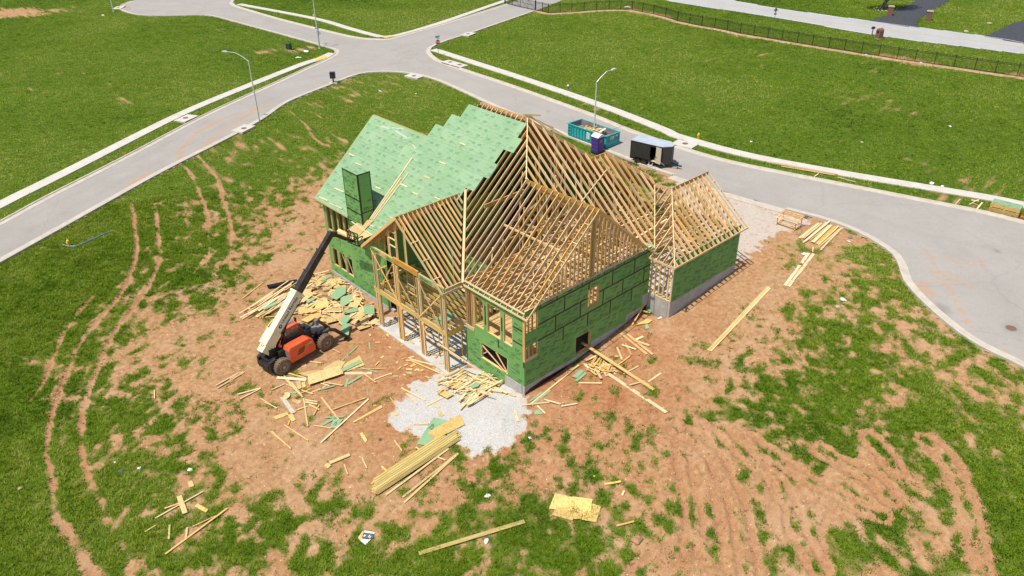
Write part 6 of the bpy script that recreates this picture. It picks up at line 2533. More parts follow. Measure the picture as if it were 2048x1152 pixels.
M['leaf'] = plain("tree leaves", (.05, .12, .015), .6, .35, 3)
mesh_obj("crown", lv, lf, 'leaf', tree)
# stones round the tree
for k in range(12):
    a = 2 * math.pi * k / 12
    x, y = tp_[0] + 1.35 * math.cos(a), tp_[1] + 1.35 * math.sin(a)
    mb = MB()
    mb.lathe([(.12, -.08), (.22, .0), (.2, .1), (.1, .17)], 7)
    o = mb.build("edging_stone", ['stone'])
    o.location = (x, y, gz(x, y))
    o.scale = (rnd(.8, 1.3), rnd(.7, 1.1), rnd(.7, 1.2))
    o.rotation_euler = (0, 0, rnd(0, 3))
    tag(o, "field stone laid in the ring around the tree", "stone", "stones ringing the tree")

# storm drains
def drain(px_, label, along, lids=1):
    p = G(*px_)
    q = G(*along)
    a = math.atan2(q[1] - p[1], q[0] - p[0])
    t = thing("storm_drain", label, "storm drain", (p[0], p[1], p[2]), a, "concrete storm drain inlets in the kerbs")
    L = 1.3 if lids == 1 else 2.3
    mb = MB()
    mb.box((-L, -.85, -.05), (L, .85, .20))
    mb.build("slab", ['walk'], t, .015)
    for k in range(lids):
        mb = MB()
        mb.lathe([(.33, 0), (.33, .025)], 18)
        o = mb.build("lid", ['rust'], t)
        o.location = ((k - (lids - 1) / 2) * 2.2, .1, .20)
    mb = MB()
    if lids == 1:
        mb.box((-L + .2, -.87, .02), (L - .2, -.845, .15))
    else:
        mb.box((-L + .2, -.87, .02), (-.12, -.845, .15))
        mb.box((.12, -.87, .02), (L - .2, -.845, .15))
    mb.build("opening", ['black'], t)
    return t


drain((373, 239), "storm drain slab with a rusty lid on the far side of the left street", (395, 229))
drain((487, 259.5), "storm drain slab with a rusty lid below the left street lamp", (475, 266))
drain((909, 129.5), "long storm drain slab with two lids near the stop sign", (939, 138), 2)
drain((937, 70), "storm drain slab with a lid on the road to the gate", (960, 61))
drain((1369, 291), "storm drain slab with a rusty lid behind the trailer", (1400, 299))
drain((829, 154), "storm drain slab with a lid at the grassy street corner", (800, 148))
drain((238, 17), "storm drain slab at the edge of the far turning circle", (262, 4))
p = G(2022, 657)
o = thing("manhole_cover", "round dark manhole cover in the asphalt of the turning circle", "manhole", (p[0], p[1], gz(p[0], p[1]) + .05))
mb = MB()
mb.lathe([(.40, 0), (.40, .012)], 24)
mb.build("frame", ['grey'], o)
mb = MB()
mb.lathe([(.34, .0), (.34, .02)], 24)
for k in range(5):
    mb.box((-.26, -.24 + k * .11, .02), (.26, -.20 + k * .11, .028))
mb.build("lid", ['rust'], o)

# ornamental fence along the main road and the gate
fl = thing("metal_fence", "long black metal picket fence along the main road", "fence", (FENCE[0][0], FENCE[0][1], gz(*FENCE[0])))
fo = Vector(fl.location)
post_me, rails = None, None
FH = 1.75
mbp = MB()
for i, q in enumerate(FENCE):
    z = gz(*q)
    if post_me is None:
        mb = MB()
        mb.box((-.04, -.04, 0), (.04, .04, FH + .1))
        mb.box((-.05, -.05, FH + .1), (.05, .05, FH + .14))
        o = mb.build("post", ['black'], fl)
        post_me = o.data
    else:
        o = link("post", post_me, fl)
    o.location = Vector((q[0], q[1], z)) - fo
    if i + 1 < len(FENCE):
        q2 = FENCE[i + 1]
        a = Vector((q[0], q[1], z))
        b = Vector((q2[0], q2[1], gz(*q2)))
        for hh in (.12, FH - .22, FH - .02):
            lum("rail", a + Vector((0, 0, hh)), b + Vector((0, 0, hh)), .04, .05, 'black', fl)
        n = int((b - a).length / .115)
        for k in range(1, n):
            c = a.lerp(b, k / n) - fo
            mbp.box((c[0] - .009, c[1] - .009, c[2] + .06), (c[0] + .009, c[1] + .009, c[2] + FH))
tag(mbp.build("picket", ['black'], fl), kind='stuff')

gp = [G(1071, 21.6), G(1041, 15), G(1010, 7.6)]
gt = thing("metal_gate", "black metal double gate across the side road", "gate", tuple(gp[0]))
go = Vector(gp[0])
mb = MB()
for q in (gp[0], gp[2]):
    v = Vector(q) - go
    mb.box((v[0] - .09, v[1] - .09, 0), (v[0] + .09, v[1] + .09, 2.0))
mb.build("gate_post", ['black'], gt)
for i in range(2):
    a, b = Vector(gp[i]) - go, Vector(gp[i + 1]) - go
    mb = MB()
    zz = lambda v, h_: Vector((v[0], v[1], v[2] + h_))
    for h_ in (.12, 1.0, 1.75):
        mb.bar(zz(a, h_), zz(b, h_), .05, .06)
    m_ = a.lerp(b, .5)
    for v in (a, m_, b):
        mb.bar(zz(v, .1), zz(v, 1.8), .05, .05, up=(1, 0, 0))
    mb.bar(zz(a, .12), zz(m_, 1.75), .04, .04)
    mb.bar(zz(m_, .12), zz(b, 1.75), .04, .04)
    lf_ = mb.build("gate_leaf", ['black'], gt)
    mb = MB()
    n = int((b - a).length / .12)
    for k in range(1, n):
        c = a.lerp(b, k / n)
        mb.box((c[0] - .009, c[1] - .009, c[2] + .1), (c[0] + .009, c[1] + .009, c[2] + 1.75))
    tag(mb.build("gate_bars", ['black'], lf_), kind='stuff')
# ------------------------------------------------------------------ boards, sheets and litter lying about
def A_(x, y):
    return (460 + x / 4.431, 540 + y / 4.431)


def B_(x, y):
    return (540 + x / 5.485, 690 + y / 5.485)


def C_(x, y):
    return (780 + x / 5.237, 700 + y / 5.237)


def D_(x, y):
    return (1060 + x / 4.113, 560 + y / 4.113)


def E_(x, y):
    return (x / 2.925, 758 + y / 2.925)


def F_(x, y):
    return (700 + x / 2.925, 758 + y / 2.925)


def surf(px_, h=0.0):
    p = G(*px_)
    z = float(zground(np.array([p[0]]), np.array([p[1]]))[0])
    return Vector((p[0], p[1], max(z, p[2] - .05) + h))


def board(p1, p2, w=.10, mat='wood', label=None, group=None, h=.03, th=.04, name="board", cat="board", h2=None):
    a = surf(p1, h + th / 2)
    b = surf(p2, (h if h2 is None else h2) + th / 2)
    o = lum(name, a, b, w, th, mat)
    o.rotation_mode = 'XYZ'
    return tag(o, label, cat, group)


QN = [0]


def quad(corners, mat, h=.03, th=.014, label=None, group=None, name="board_sheet", cat="sheet", plane=None, prints=None):
    """flat sheet whose corners lie at the given picture points of the ground (or another plane)"""
    P = [surf(c, h) if plane is None else Vector(plane(c)) for c in corners]
    n = (P[2] - P[0]).cross(P[3] - P[1]) if len(P) == 4 else (P[1] - P[0]).cross(P[2] - P[0])
    n.normalize()
    if n.z < 0:
        P = P[::-1]
        n = -n
    c0 = sum(P, Vector()) / len(P)
    P = [p - n * n.dot(p - c0) for p in P]
    ex = (P[1] - P[0]).normalized()
    ey = n.cross(ex)
    loc = [(ex.dot(p - c0), ey.dot(p - c0)) for p in P]
    mb = MB()
    mb.prism(loc, (0, 0, 1), 0, th, ex=(1, 0, 0), ey=(0, 1, 0))
    mats = [mat]
    if prints:
        mats.append(prints[1])
        hh = prints[2]
        if prints[0]:
            add_text(mb, prints[0], (prints[3], prints[4], th + .002), (1, 0, 0), (0, 1, 0), hh, 1, center=True)
        else:
            for q in range(7):
                xx = prints[3] - .75 + q * .22
                ww = (.14, .09, .16, .06, .12, .15, .08)[q]
                mb.add([(xx, prints[4], th + .002), (xx + ww, prints[4], th + .002), (xx + ww, prints[4] + .045, th + .002), (xx, prints[4] + .045, th + .002)], [(0, 1, 2, 3)], 1)
    o = mb.build(name, mats)
    mw = Matrix(((ex[0], ey[0], n[0], c0[0]), (ex[1], ey[1], n[1], c0[1]), (ex[2], ey[2], n[2], c0[2]), (0, 0, 0, 1)))
    o.matrix_basis = mw
    return tag(o, label, cat, group)


def loose_sheet(p, L, W, a, mat, h, tilt=.06, label=None, group=None, name="board_sheet", cat="sheet"):
    s = surf(p, h)
    o = bpy.data.objects.new(name, cube_me(mat))
    COL.objects.link(o)
    o.matrix_basis = Matrix.Translation(s) @ Matrix.Rotation(a, 4, 'Z') @ Matrix.Rotation(rnd(-tilt, tilt), 4, 'X') @ Matrix.Rotation(rnd(-tilt, tilt), 4, 'Y') @ Matrix.Diagonal((L, W, .013, 1))
    return tag(o, label, cat, group)


def pt_in(poly):
    xs = [q[0] for q in poly]
    ys = [q[1] for q in poly]
    while True:
        x, y = rnd(min(xs), max(xs)), rnd(min(ys), max(ys))
        if in_poly(np.array([x]), np.array([y]), poly)[0]:
            return x, y


# --- big offcut heap between the telehandler and the chimney wall
G1 = "offcut boards in the heap by the porch"
L1 = "narrow board offcut lying in the heap between telehandler and house"
for k in range(40):
    x, y = rnd(70, 340), rnd(320, 450)
    x += (450 - y) * .55
    L = rnd(120, 420)
    s = rnd(-.70, -.50)
    board(A_(x, y), A_(x + L * .86, y + L * .86 * s), rnd(.06, .16), random.choice(('wood_p', 'wood_p', 'wood', 'wood')), "pale board in the fan of long offcuts left of the boom", "fan of long boards left of the boom", h=rnd(.02, .32), h2=rnd(.05, .4))
HEAP = [(560, 390), (640, 180), (720, 40), (850, 70), (1010, 110), (1120, 200), (1220, 300), (1310, 440), (1210, 530), (1060, 470), (960, 490), (830, 440), (720, 440), (640, 410)]
for k in range(75):
    p = pt_in(HEAP)
    loose_sheet(A_(*p), rnd(.5, 1.9), rnd(.3, .95), rnd(-.9, .9) + (1.57 if random.random() < .3 else 0), random.choice(('osb', 'osb', 'osb_y', 'osb', 'osb')), rnd(.04, .34), .10,
                "tan strand board offcut in the heap between telehandler and house", "strand board offcuts in the heap")
for k in range(75):
    p = pt_in(HEAP)
    a = rnd(-.8, .5) if random.random() < .7 else rnd(-3, 3)
    L = rnd(60, 230)
    board(A_(*p), A_(p[0] + L * math.cos(a) * .8, p[1] + L * math.sin(a) * .6), rnd(.05, .13), random.choice(('wood_p', 'wood_p', 'wood')), L1, G1, h=rnd(.05, .42), h2=rnd(.05, .42))
for k in range(22):
    p = pt_in(HEAP)
    loose_sheet(A_(*p), rnd(.2, .45), rnd(.12, .3), rnd(-3, 3), random.choice(('osb', 'wood_p')), rnd(.1, .45), .3, "small wood scrap on the offcut heap by the porch", "small scraps on the heap")
GG = [([(885, 275), (960, 180), (1035, 185), (1030, 245), (950, 300)], "largest green sheet offcut on the heap, near the wall"),
      ([(980, 345), (985, 285), (1060, 245), (1100, 300), (1010, 355)], "ragged green sheet offcut in the middle of the heap"),
      ([(1020, 420), (1025, 385), (1135, 355), (1140, 395)], "long green strip lying across the heap"),
      ([(1190, 355), (1280, 345), (1285, 425), (1195, 430)], "square green offcut nearest the porch post"),
      ([(970, 500), (1010, 430), (1080, 450), (1020, 520)], "green offcut at the heap edge above the front wheel"),
      ([(985, 575), (1000, 510), (1070, 500), (1055, 600), (1010, 605)], "green offcut by the raised outrigger"),
      ([(805, 130), (880, 75), (905, 85), (840, 130)], "green strip at the back of the heap"),
      ([(600, 275), (640, 225), (670, 270), (630, 285)], "small green offcut right behind the boom"),
      ([(285, 380), (420, 310), (430, 330), (315, 385)], "green strip under the fan of boards left of the boom"),
      ([(680, 300), (760, 270), (765, 285), (690, 330)], "narrow green sliver on the strand board pieces")]
for c, lb in GG:
    quad([A_(*q) for q in c], 'zip_glare', rnd(.30, .42), label=lb, group="green offcuts on the heap", name="green_offcut", cat="offcut")
board(A_(335, 165), A_(600, 110), .5, 'tarpaint', "crumpled black roofing felt lying behind the boom", None, h=.12, th=.1, name="roofing_felt", cat="felt")
for p1, p2 in ((A_(110, 262), A_(300, 110)), (A_(245, 430), A_(410, 415)), (A_(325, 515), A_(385, 445)), (A_(0, 1000), A_(130, 905)), (A_(0, 975), A_(115, 905))):
    board(p1, p2, .10, 'wood', "stray board on the bare soil left of the telehandler", "stray boards left of the telehandler")

# --- litter in front of the telehandler
quad([B_(430, 465), (B_(415, 350)), B_(770, 255), B_(812, 340)], 'osb', .20, label="large printed strand board sheet on top of the pile by the front wheel", name="strand_board_sheet", prints=("", 'wood_o', .12, 0, .2))
quad([B_(580, 300), B_(590, 265), B_(740, 180), B_(830, 205), B_(780, 290), B_(680, 320)], 'osb', .12, label="tan strand board sheet partly under the big printed sheet", name="strand_board_sheet")
quad([B_(760, 255), B_(985, 130), B_(1038, 232), B_(850, 300)], 'osb_y', .08, label="yellow strand board sheet with the green strip lying on it", name="strand_board_sheet")
quad([B_(310, 320), B_(500, 280), B_(590, 290), B_(560, 330), B_(400, 365)], 'osb', .09, label="long strand board strip left under the printed sheet", name="strand_board_sheet")
quad([B_(800, 315), B_(790, 275), B_(985, 178), B_(1015, 210)], 'zip_glare', .14, label="green strip lying on the yellow strand board", name="green_offcut", cat="offcut")
quad([B_(285, 420), B_(335, 405), B_(350, 475), B_(310, 495)], 'osb', .06, label="square strand board scrap beside the round disc", name="strand_board_scrap", cat="offcut")
quad([B_(345, 425), B_(385, 410), B_(395, 460), B_(360, 475)], 'osb_y', .05, label="orange strand board scrap right of the square one", name="strand_board_scrap", cat="offcut")
quad([B_(230, 625), B_(270, 595), B_(355, 620), B_(325, 655)], 'osb', .03, label="pentagonal strand board scrap below the round disc", name="strand_board_scrap", cat="offcut")
quad([B_(340, 215), B_(395, 205), B_(402, 240), B_(348, 250)], 'osb', .03, label="strand board scrap in the shade of the engine hood", name="strand_board_scrap", cat="offcut")
quad([B_(655, 915), B_(700, 820), B_(803, 820), B_(725, 918)], 'zip_glare', .06, label="triangular green offcut among the scattered boards", name="green_offcut", cat="offcut", prints=("ZIP", 'ink', .2, 0, -.1))
quad([B_(110 + 62 + 62 * math.cos(a), 562 + 38 * math.sin(a)) for a in np.linspace(0, 6.2832, 14, endpoint=False)], 'osb', .03, label="round strand board disc cut from a sheet", name="strand_board_disc", cat="offcut")
quad([B_(110, 585), B_(165, 580), B_(285, 745), B_(235, 765)], 'weathered', .08, label="grey weathered plank crossing the short boards below the disc", name="plank", cat="plank")
quad([B_(40, 785), B_(190, 735), B_(205, 765), B_(60, 822)], 'osb_y', .04, label="short wide board under the grey plank", name="plank", cat="plank")
quad([B_(195, 770), B_(250, 760), B_(282, 825), B_(240, 845)], 'osb_y', .04, label="small strand board piece at the end of the grey plank", name="strand_board_scrap", cat="offcut")
quad([B_(985, 975), B_(1015, 965), B_(1068, 1050), B_(1045, 1075)], 'wood', .03, label="short block beside the white gravel patch", name="plank", cat="plank")
for x1, y1, x2, y2, w, mt in ((80, 372, 400, 395, .26, 'wood_p'), (200, 318, 400, 372, .12, 'wood'), (20, 505, 170, 440, .09, 'wood'), (175, 440, 262, 472, .09, 'wood'), (340, 530, 452, 490, .1, 'wood'), (450, 530, 620, 458, .1, 'wood'),
                              (520, 512, 715, 460, .14, 'zip_glare'), (590, 425, 800, 457, .13, 'wood'), (560, 430, 655, 455, .1, 'wood_p'), (820, 318, 1118, 312, .3, 'wood_p'), (900, 278, 1250, 270, .05, 'wood'), (1000, 258, 1180, 305, .11, 'zip_glare'),
                              (1030, 330, 1162, 422, .1, 'wood'), (1140, 390, 1332, 320, .1, 'wood'), (855, 442, 1002, 350, .2, 'zip_glare'), (830, 470, 857, 380, .16, 'zip_glare'), (370, 590, 415, 898, .1, 'wood'), (390, 610, 522, 626, .1, 'wood_p'),
                              (390, 640, 520, 656, .1, 'wood_p'), (430, 660, 542, 716, .1, 'wood'), (480, 782, 542, 670, .08, 'wood_o'), (565, 585, 752, 822, .12, 'wood'), (690, 718, 1050, 595, .1, 'wood'), (558, 1083, 1082, 600, .11, 'wood'),
                              (920, 858, 1228, 680, .12, 'wood'), (935, 850, 1232, 688, .12, 'wood'), (560, 882, 702, 810, .25, 'zip_glare'), (600, 806, 805, 798, .12, 'zip_glare'), (480, 886, 672, 916, .06, 'wood'), (160, 885, 420, 1052, .06, 'wood'),
                              (20, 955, 232, 1150, .05, 'wood'), (1063, 470, 1076, 560, .08, 'zip_glare'), (1088, -30, 1098, 55, .12, 'zip_glare'), (780, 188, 965, 18, .13, 'zip_glare'), (280, 722, 412, 678, .09, 'wood'), (200, 885, 217, 835, .1, 'wood'),
                              (430, 185, 562, 205, .1, 'wood'), (690, 55, 770, 100, .06, 'wood'), (680, 280, 830, 205, .09, 'wood'), (1160, 240, 1196, 200, .07, 'wood'), (140, 330, 300, 500, .08, 'wood'), (180, 400, 360, 580, .08, 'wood'), (240, 420, 350, 555, .07, 'wood'),
                              (-60, 640, 85, 700, .05, 'wood'), (350, 500, 470, 545, .1, 'wood_o'), (0, 300, 60, 350, .12, 'wood_o')):
    green = mt == 'zip_glare'
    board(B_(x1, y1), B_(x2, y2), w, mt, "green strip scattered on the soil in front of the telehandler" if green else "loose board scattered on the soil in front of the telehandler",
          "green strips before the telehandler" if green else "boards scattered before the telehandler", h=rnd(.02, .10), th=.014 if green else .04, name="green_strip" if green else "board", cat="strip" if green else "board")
quad([B_(200, 512), B_(300, 515), B_(285, 540), B_(215, 530)], 'zip_glare', .03, label="small green scrap right of the round disc", name="green_offcut", cat="offcut")

# --- heap on the white gravel
for c, mt, h, lb in (([(600, 420), (690, 290), (830, 310), (800, 400), (700, 440)], 'osb_y', .18, "yellow strand board sheet at the back of the gravel heap"),
                     ([(495, 480), (540, 440), (670, 500), (600, 545)], 'osb_y', .16, "yellow strand board offcut at the front of the gravel heap"),
                     ([(1040, 360), (1080, 340), (1160, 380), (1140, 405)], 'osb_y', .15, "yellow strand board scrap right end of the gravel heap"),
                     ([(840, 440), (900, 390), (950, 410), (930, 440), (870, 465)], 'zip_glare', .42, "dark green offcut on top of the gravel heap"),
                     ([(960, 330), (985, 305), (1050, 325), (1020, 355)], 'zip_glare', .3, "green offcut at the wall side of the gravel heap"),
                     ([(920, 300), (950, 280), (990, 295), (960, 310)], 'zip_glare', .2, "tiny green offcut nearest the wall behind the gravel heap"),
                     ([(800, 490), (900, 470), (925, 485), (850, 505)], 'zip_glare', .22, "green strip at the front of the gravel heap"),
                     ([(505, 700), (530, 680), (570, 710), (540, 725)], 'osb_y', .03, "small yellow block on the gravel below the heap"),
                     ([(40, 680), (80, 660), (100, 680), (60, 695)], 'osb_y', .03, "small yellow block at the left gravel edge"),
                     ([(500, 670), (520, 655), (545, 680), (530, 690)], 'osb_y', .03, "tiny strand board block on the gravel"),
                     ([(725, 245), (780, 225), (790, 240), (740, 262)], 'zip_glare', .05, "green sliver beside the corner post of the porch")):
    quad([C_(*q) for q in c], mt, h, label=lb, name="offcut", cat="offcut")
GP = "boards heaped on the white gravel"
for k in range(62):
    x, y = rnd(480, 960), rnd(300, 500)
    a = rnd(-.62, -.35) if random.random() < .72 else rnd(-.1, .25)
    L = rnd(120, 330)
    board(C_(x, y), C_(x + L * math.cos(a), y + L * math.sin(a)), rnd(.06, .13), random.choice(('wood_p', 'wood_p', 'wood')), "pale board in the heap on the white gravel", GP, h=rnd(.08, .40), h2=rnd(.06, .4))
for k in range(16):
    x, y = rnd(700, 850), rnd(560, 690)
    L = rnd(120, 330)
    a = rnd(-.95, -.55)
    board(C_(x, y), C_(x + L * math.cos(a), y + L * math.sin(a)), rnd(.07, .14), random.choice(('wood_p', 'wood_p', 'wood')), "pale board in the heap on the white gravel", GP, h=rnd(.05, .25), h2=rnd(.1, .3))
for x1, y1, x2, y2, w in ((205, 98, 640, 207, .12), (220, 118, 565, 266, .1), (120, 405, 370, 540, .11), (170, 460, 282, 577, .1), (388, 602, 545, 525, .1), (248, 792, 402, 798, .16), (1310, 655, 1340, 775, .14), (975, 360, 1312, 497, .13), (0, 500, 76, 612, .07), (50, 960, 126, 1062, .06), (615, 690, 635, 750, .1), (270, 1030, 340, 1065, .1), (470, 610, 515, 632, .1), (180, 820, 230, 850, .06)):
    board(C_(x1, y1), C_(x2, y2), w, 'wood', "single board lying apart on or near the white gravel", "single boards around the white gravel", h=.03)
# board leaning along the front wall
o = lum("board", (-1.9, 7.2, 1.0), (-.22, 2.35, -.95), .10, .04, 'wood')
tag(o, "long board leaning from the porch corner along the green front wall", "board")
o = lum("board", (-1.0, 6.2, -1.25), (-.75, 1.0, -.72), .14, .04, 'wood')
tag(o, "long board lying on the gravel at the foot of the green front wall", "board")
quad([C_(280, 1000), C_(460, 735), C_(605, 770), C_(410, 1022)], 'zip_glare', .05, label="large green sheet lying at the edge of the white gravel", name="green_sheet", prints=("ZIP", 'ink', .28, 0.4, .1))
quad([C_(400, 885), C_(735, 712), C_(785, 810), C_(470, 965)], 'osb_y', .09, label="large yellow strand board sheet overlapping the green sheet", name="strand_board_sheet")

# --- stack of treated boards
sa, sb = surf((748, 981)), surf((916, 872))
dirn = (sb - sa).normalized()
nrm = Vector((-dirn.y, dirn.x, 0)).normalized()
GS = "treated boards stacked by the gravel"
for layer in range(4):
    for k in range(6):
        off = -.45 + k * .17 + layer * .04
        sh = rnd(-.25, .25) + (k - 3) * .05
        a = sa + nrm * off + dirn * (sh + .1)
        b = sb + nrm * off + dirn * (sh + (-.9 if k > 3 else 0))
        o = lum("treated_board", a + Vector((0, 0, .06 + layer * .06)), b + Vector((0, 0, .06 + layer * .06)), .15, .045, 'wood_y')
        tag(o, "greenish treated board in the long stack beside the white gravel", "board", GS)
for p1, p2, lb in (((771.8, 991), (897, 900), "single treated board lying right of the long stack"), ((805, 995), (916, 908), "brown edge board under the outermost treated board"), ((808, 1006), (917, 908), "outermost treated board, crossing another, right of the stack")):
    board(p1, p2, .15, 'wood_y' if 'brown' not in lb else 'wood_o', lb, None, h=.03, name="treated_board")
board((838, 1109), (1049, 1044), .28, 'wood_y', "long wide treated plank lying alone in the front grass", None, h=.05, name="treated_plank", cat="plank")

# --- three sheets in the front grass
Z_ = lambda x, y: (1080 + x / 9.1, 970 + y / 9.1)
quad([Z_(160, 440), Z_(275, 158), Z_(620, 240), Z_(560, 480)], 'osb_y', .05, label="lowest strand board sheet, left corner of the pile in the front grass", name="strand_board_sheet")
quad([Z_(760, 640), Z_(830, 310), Z_(1110, 395), Z_(1020, 688)], 'osb_y', .06, label="strand board sheet sticking out at the right of the front grass pile", name="strand_board_sheet")
quad([Z_(215, 560), Z_(300, 400), Z_(770, 480), Z_(755, 630), Z_(610, 630), Z_(590, 662)], 'osb_y', .075, label="strand board sheet sticking out at the bottom of the front grass pile", name="strand_board_sheet")
quad([Z_(275, 275), Z_(620, 245), Z_(955, 285), Z_(915, 575), Z_(330, 510), Z_(265, 440)], 'osb_y', .10, label="printed strand board sheet on top of the front grass pile", name="strand_board_sheet", prints=("", 'wood_o', .10, 0.1, .2))

# --- boards on the soil right of the house
for x1, y1, x2, y2, w, mt, h1, h2, lb in ((425, 580, 1020, 905, .27, 'wood', .75, .04, "long wide plank propped on the basement window sill"), (575, 735, 1122, 1092, .27, 'wood', .12, .04, "long wide plank lying on the soil below the propped plank"),
                                          (0, 1032, 400, 705, .13, 'wood', .05, .06, "long thin board lying along the foot of the shaded wall"), (-70, 1042, 160, 1008, .12, 'wood', .04, .05, "long board pointing at the gravel from the house corner")):
    board(D_(x1, y1), D_(x2, y2), w, mt, lb, None, h=h1, h2=h2, name="plank", cat="plank")
for x1, y1, x2, y2, w, mt in ((400, 855, 592, 857, .12, 'wood_p'), (770, 775, 892, 710, .11, 'wood'), (815, 876, 942, 840, .13, 'wood_p'), (975, 842, 1076, 770, .12, 'wood'), (755, 542, 872, 577, .12, 'wood_p'), (715, 563, 757, 662, .14, 'wood'), (725, 702, 826, 628, .1, 'wood'),
                              (785, 528, 832, 622, .15, 'wood_o'), (745, 445, 962, 612, .22, 'wood_o'), (800, 450, 1010, 616, .2, 'wood_o'), (870, 510, 982, 547, .2, 'wood_p'), (115, 990, 252, 1030, .12, 'wood_p'), (258, 1046, 388, 1025, .1, 'wood'), (60, 1040, 125, 1105, .1, 'wood'),
                              (870, 500, 930, 475, .2, 'wood_p'), (700, 628, 728, 630, .16, 'wood_p'), (560, 700, 720, 760, .12, 'wood_p'), (430, 690, 640, 740, .1, 'wood_p'), (600, 655, 700, 780, .1, 'wood')):
    board(D_(x1, y1), D_(x2, y2), w, mt, "short board scattered on the red soil along the shaded wall", "boards scattered along the shaded wall", h=rnd(.02, .08))
for k in range(26):
    x, y = rnd(450, 640), rnd(670, 790)
    a = rnd(-1.2, 1.2)
    L = rnd(40, 120)
    board(D_(x, y), D_(x + L * math.cos(a), y + L * math.sin(a)), rnd(.07, .2), random.choice(('wood_p', 'osb_y', 'wood_o', 'wood')), "offcut in the small heap under the basement window", "small heap under the basement window", h=rnd(.03, .25), h2=rnd(.02, .25), name="offcut", cat="offcut")
for c, mt, h, lb in (([(345, 800), (415, 745), (445, 760), (385, 815)], 'zip_glare', .08, "green strip nearest the basement window heap"), ([(365, 835), (450, 760), (465, 775), (390, 840)], 'zip_glare', .05, "green strip in front of the other by the basement window"),
                     ([(0, 1020), (160, 905), (175, 915), (20, 1040)], 'zip_glare', .04, "long green strip at the near house corner"), ([(-5, 1000), (85, 930), (105, 935), (0, 1010)], 'zip_glare', .06, "second green strip against the near house corner"), ([(35, 1080), (75, 1068), (105, 1105), (38, 1112)], 'zip_glare', .03, "green square scrap on soil right of the gravel"),
                     ([(860, 385), (960, 330), (1005, 345), (975, 370)], 'osb_y', .1, "yellow strand board triangle in the garage corner"), ([(945, 380), (965, 370), (980, 405), (950, 412)], 'zip_glare', .05, "small green scrap before the garage corner"), ([(930, 280), (960, 240), (1000, 255), (985, 285)], 'zip', .12, "dark green offcut deep in the garage corner"),
                     ([(1045, 330), (1075, 305), (1088, 312), (1058, 335)], 'white', .1, "white scrap block beside the garage foundation"), ([(655, 680), (670, 668), (682, 690), (668, 700)], 'zip_glare', .3, "tiny green scrap on the basement window heap")):
    quad([D_(*q) for q in c], mt, h, label=lb, name="offcut", cat="offcut")
o = lum("board", surf(D_(840, 380), .1), Vector((12.9, -.18, 1.3)), .12, .04, 'wood_o')
tag(o, "board leaning against the foundation in the garage corner", "board")
board(D_(915, 280), D_(985, 300), .1, 'wood', "short board wedged behind the leaning board in the garage corner", None, h=.3)

# --- long planks and lumber at the right
board((1417, 703), (1537, 574), .26, 'wood', "long plank on the red soil, left of a pair", None, h=.03, name="plank", cat="plank")
board((1421, 704), (1540, 577), .14, 'wood', "narrow plank lying tight beside the long plank on red soil", None, h=.03, name="plank", cat="plank")
board((1570, 572), (1617, 507), .25, 'wood', "left plank of the pair below the lumber pile", None, h=.03, name="plank", cat="plank")
board((1577, 574), (1627, 508), .25, 'wood', "right plank of the pair below the lumber pile", None, h=.04, name="plank", cat="plank")
board((1586, 562), (1596, 550), .2, 'wood_p', "short offcut on the pair of planks below the lumber pile", None, h=.1)
Y_ = lambda x, y: (1530 + x / 6.82, 400 + y / 6.82)
for i, (x1, y1, x2, y2) in enumerate(((455, 530, 715, 325), (470, 535, 735, 330), (520, 545, 770, 340), (505, 525, 690, 375), (515, 600, 835, 310), (540, 590, 880, 300), (600, 560, 850, 370), (630, 590, 870, 360), (655, 600, 900, 360), (680, 605, 930, 365), (705, 615, 960, 370), (725, 630, 1000, 370), (730, 645, 1020, 405), (760, 690, 1060, 385), (770, 680, 1040, 400), (690, 560, 860, 360))):
    board(Y_(x1, y1), Y_(x2, y2), rnd(.14, .2), random.choice(('wood', 'wood_p', 'wood', 'wood_y')), "plank in the spread lumber pile between driveway and turning circle", "lumber spread by the driveway", h=.03 + .05 * (i % 3), name="plank", cat="plank")
board(Y_(655, 650), Y_(648, 710), .08, 'wood_p', "pale stick between the lumber pile and the paired planks", None)
board(Y_(880, 600), Y_(1005, 638), .06, 'wood_o', "thin brown stick on the soil right of the lumber pile", None)
# wooden trestle frame
q0, q1 = G(*Y_(150, 335)), G(*Y_(410, 425))
ta = math.atan2(q1[1] - q0[1], q1[0] - q0[0])
tre = thing("wooden_trestle", "wooden trestle frame of slats standing on the gravel driveway", "trestle", (q0[0], q0[1], q0[2]), ta)
tl = float(np.hypot(*(q1 - q0)[:2]))
for x in (0.05, tl - .05):
    for y, hh in ((0, .75), (1.15, 1.0)):
        mb = MB()
        mb.bar((x, y, 0), (x, y, hh), .09, .05, up=(1, 0, 0))
        mb.build("leg", ['wood_o'], tre)
    mb = MB()
    mb.bar((x, -.1, .72), (x, 1.25, 1.0), .05, .12)
    mb.build("side_rail", ['wood'], tre)
    mb = MB()
    mb.bar((x, -.1, .12), (x, 1.25, .12), .05, .1)
    mb.build("runner", ['wood'], tre)
for k in range(6):
    y = -.05 + k * .25
    mb = MB()
    mb.bar((-.1, y, .80 + y * .21), (tl + .1, y, .80 + y * .21), .09, .04)
    mb.build("slat", [random.choice(('wood', 'wood_o', 'wood_p'))], tre)
for k in range(3):
    mb = MB()
    mb.bar((0, .1 + k * .3, .2), (tl, .1 + k * .3, .2), .08, .04)
    mb.build("slat", ['wood'], tre)

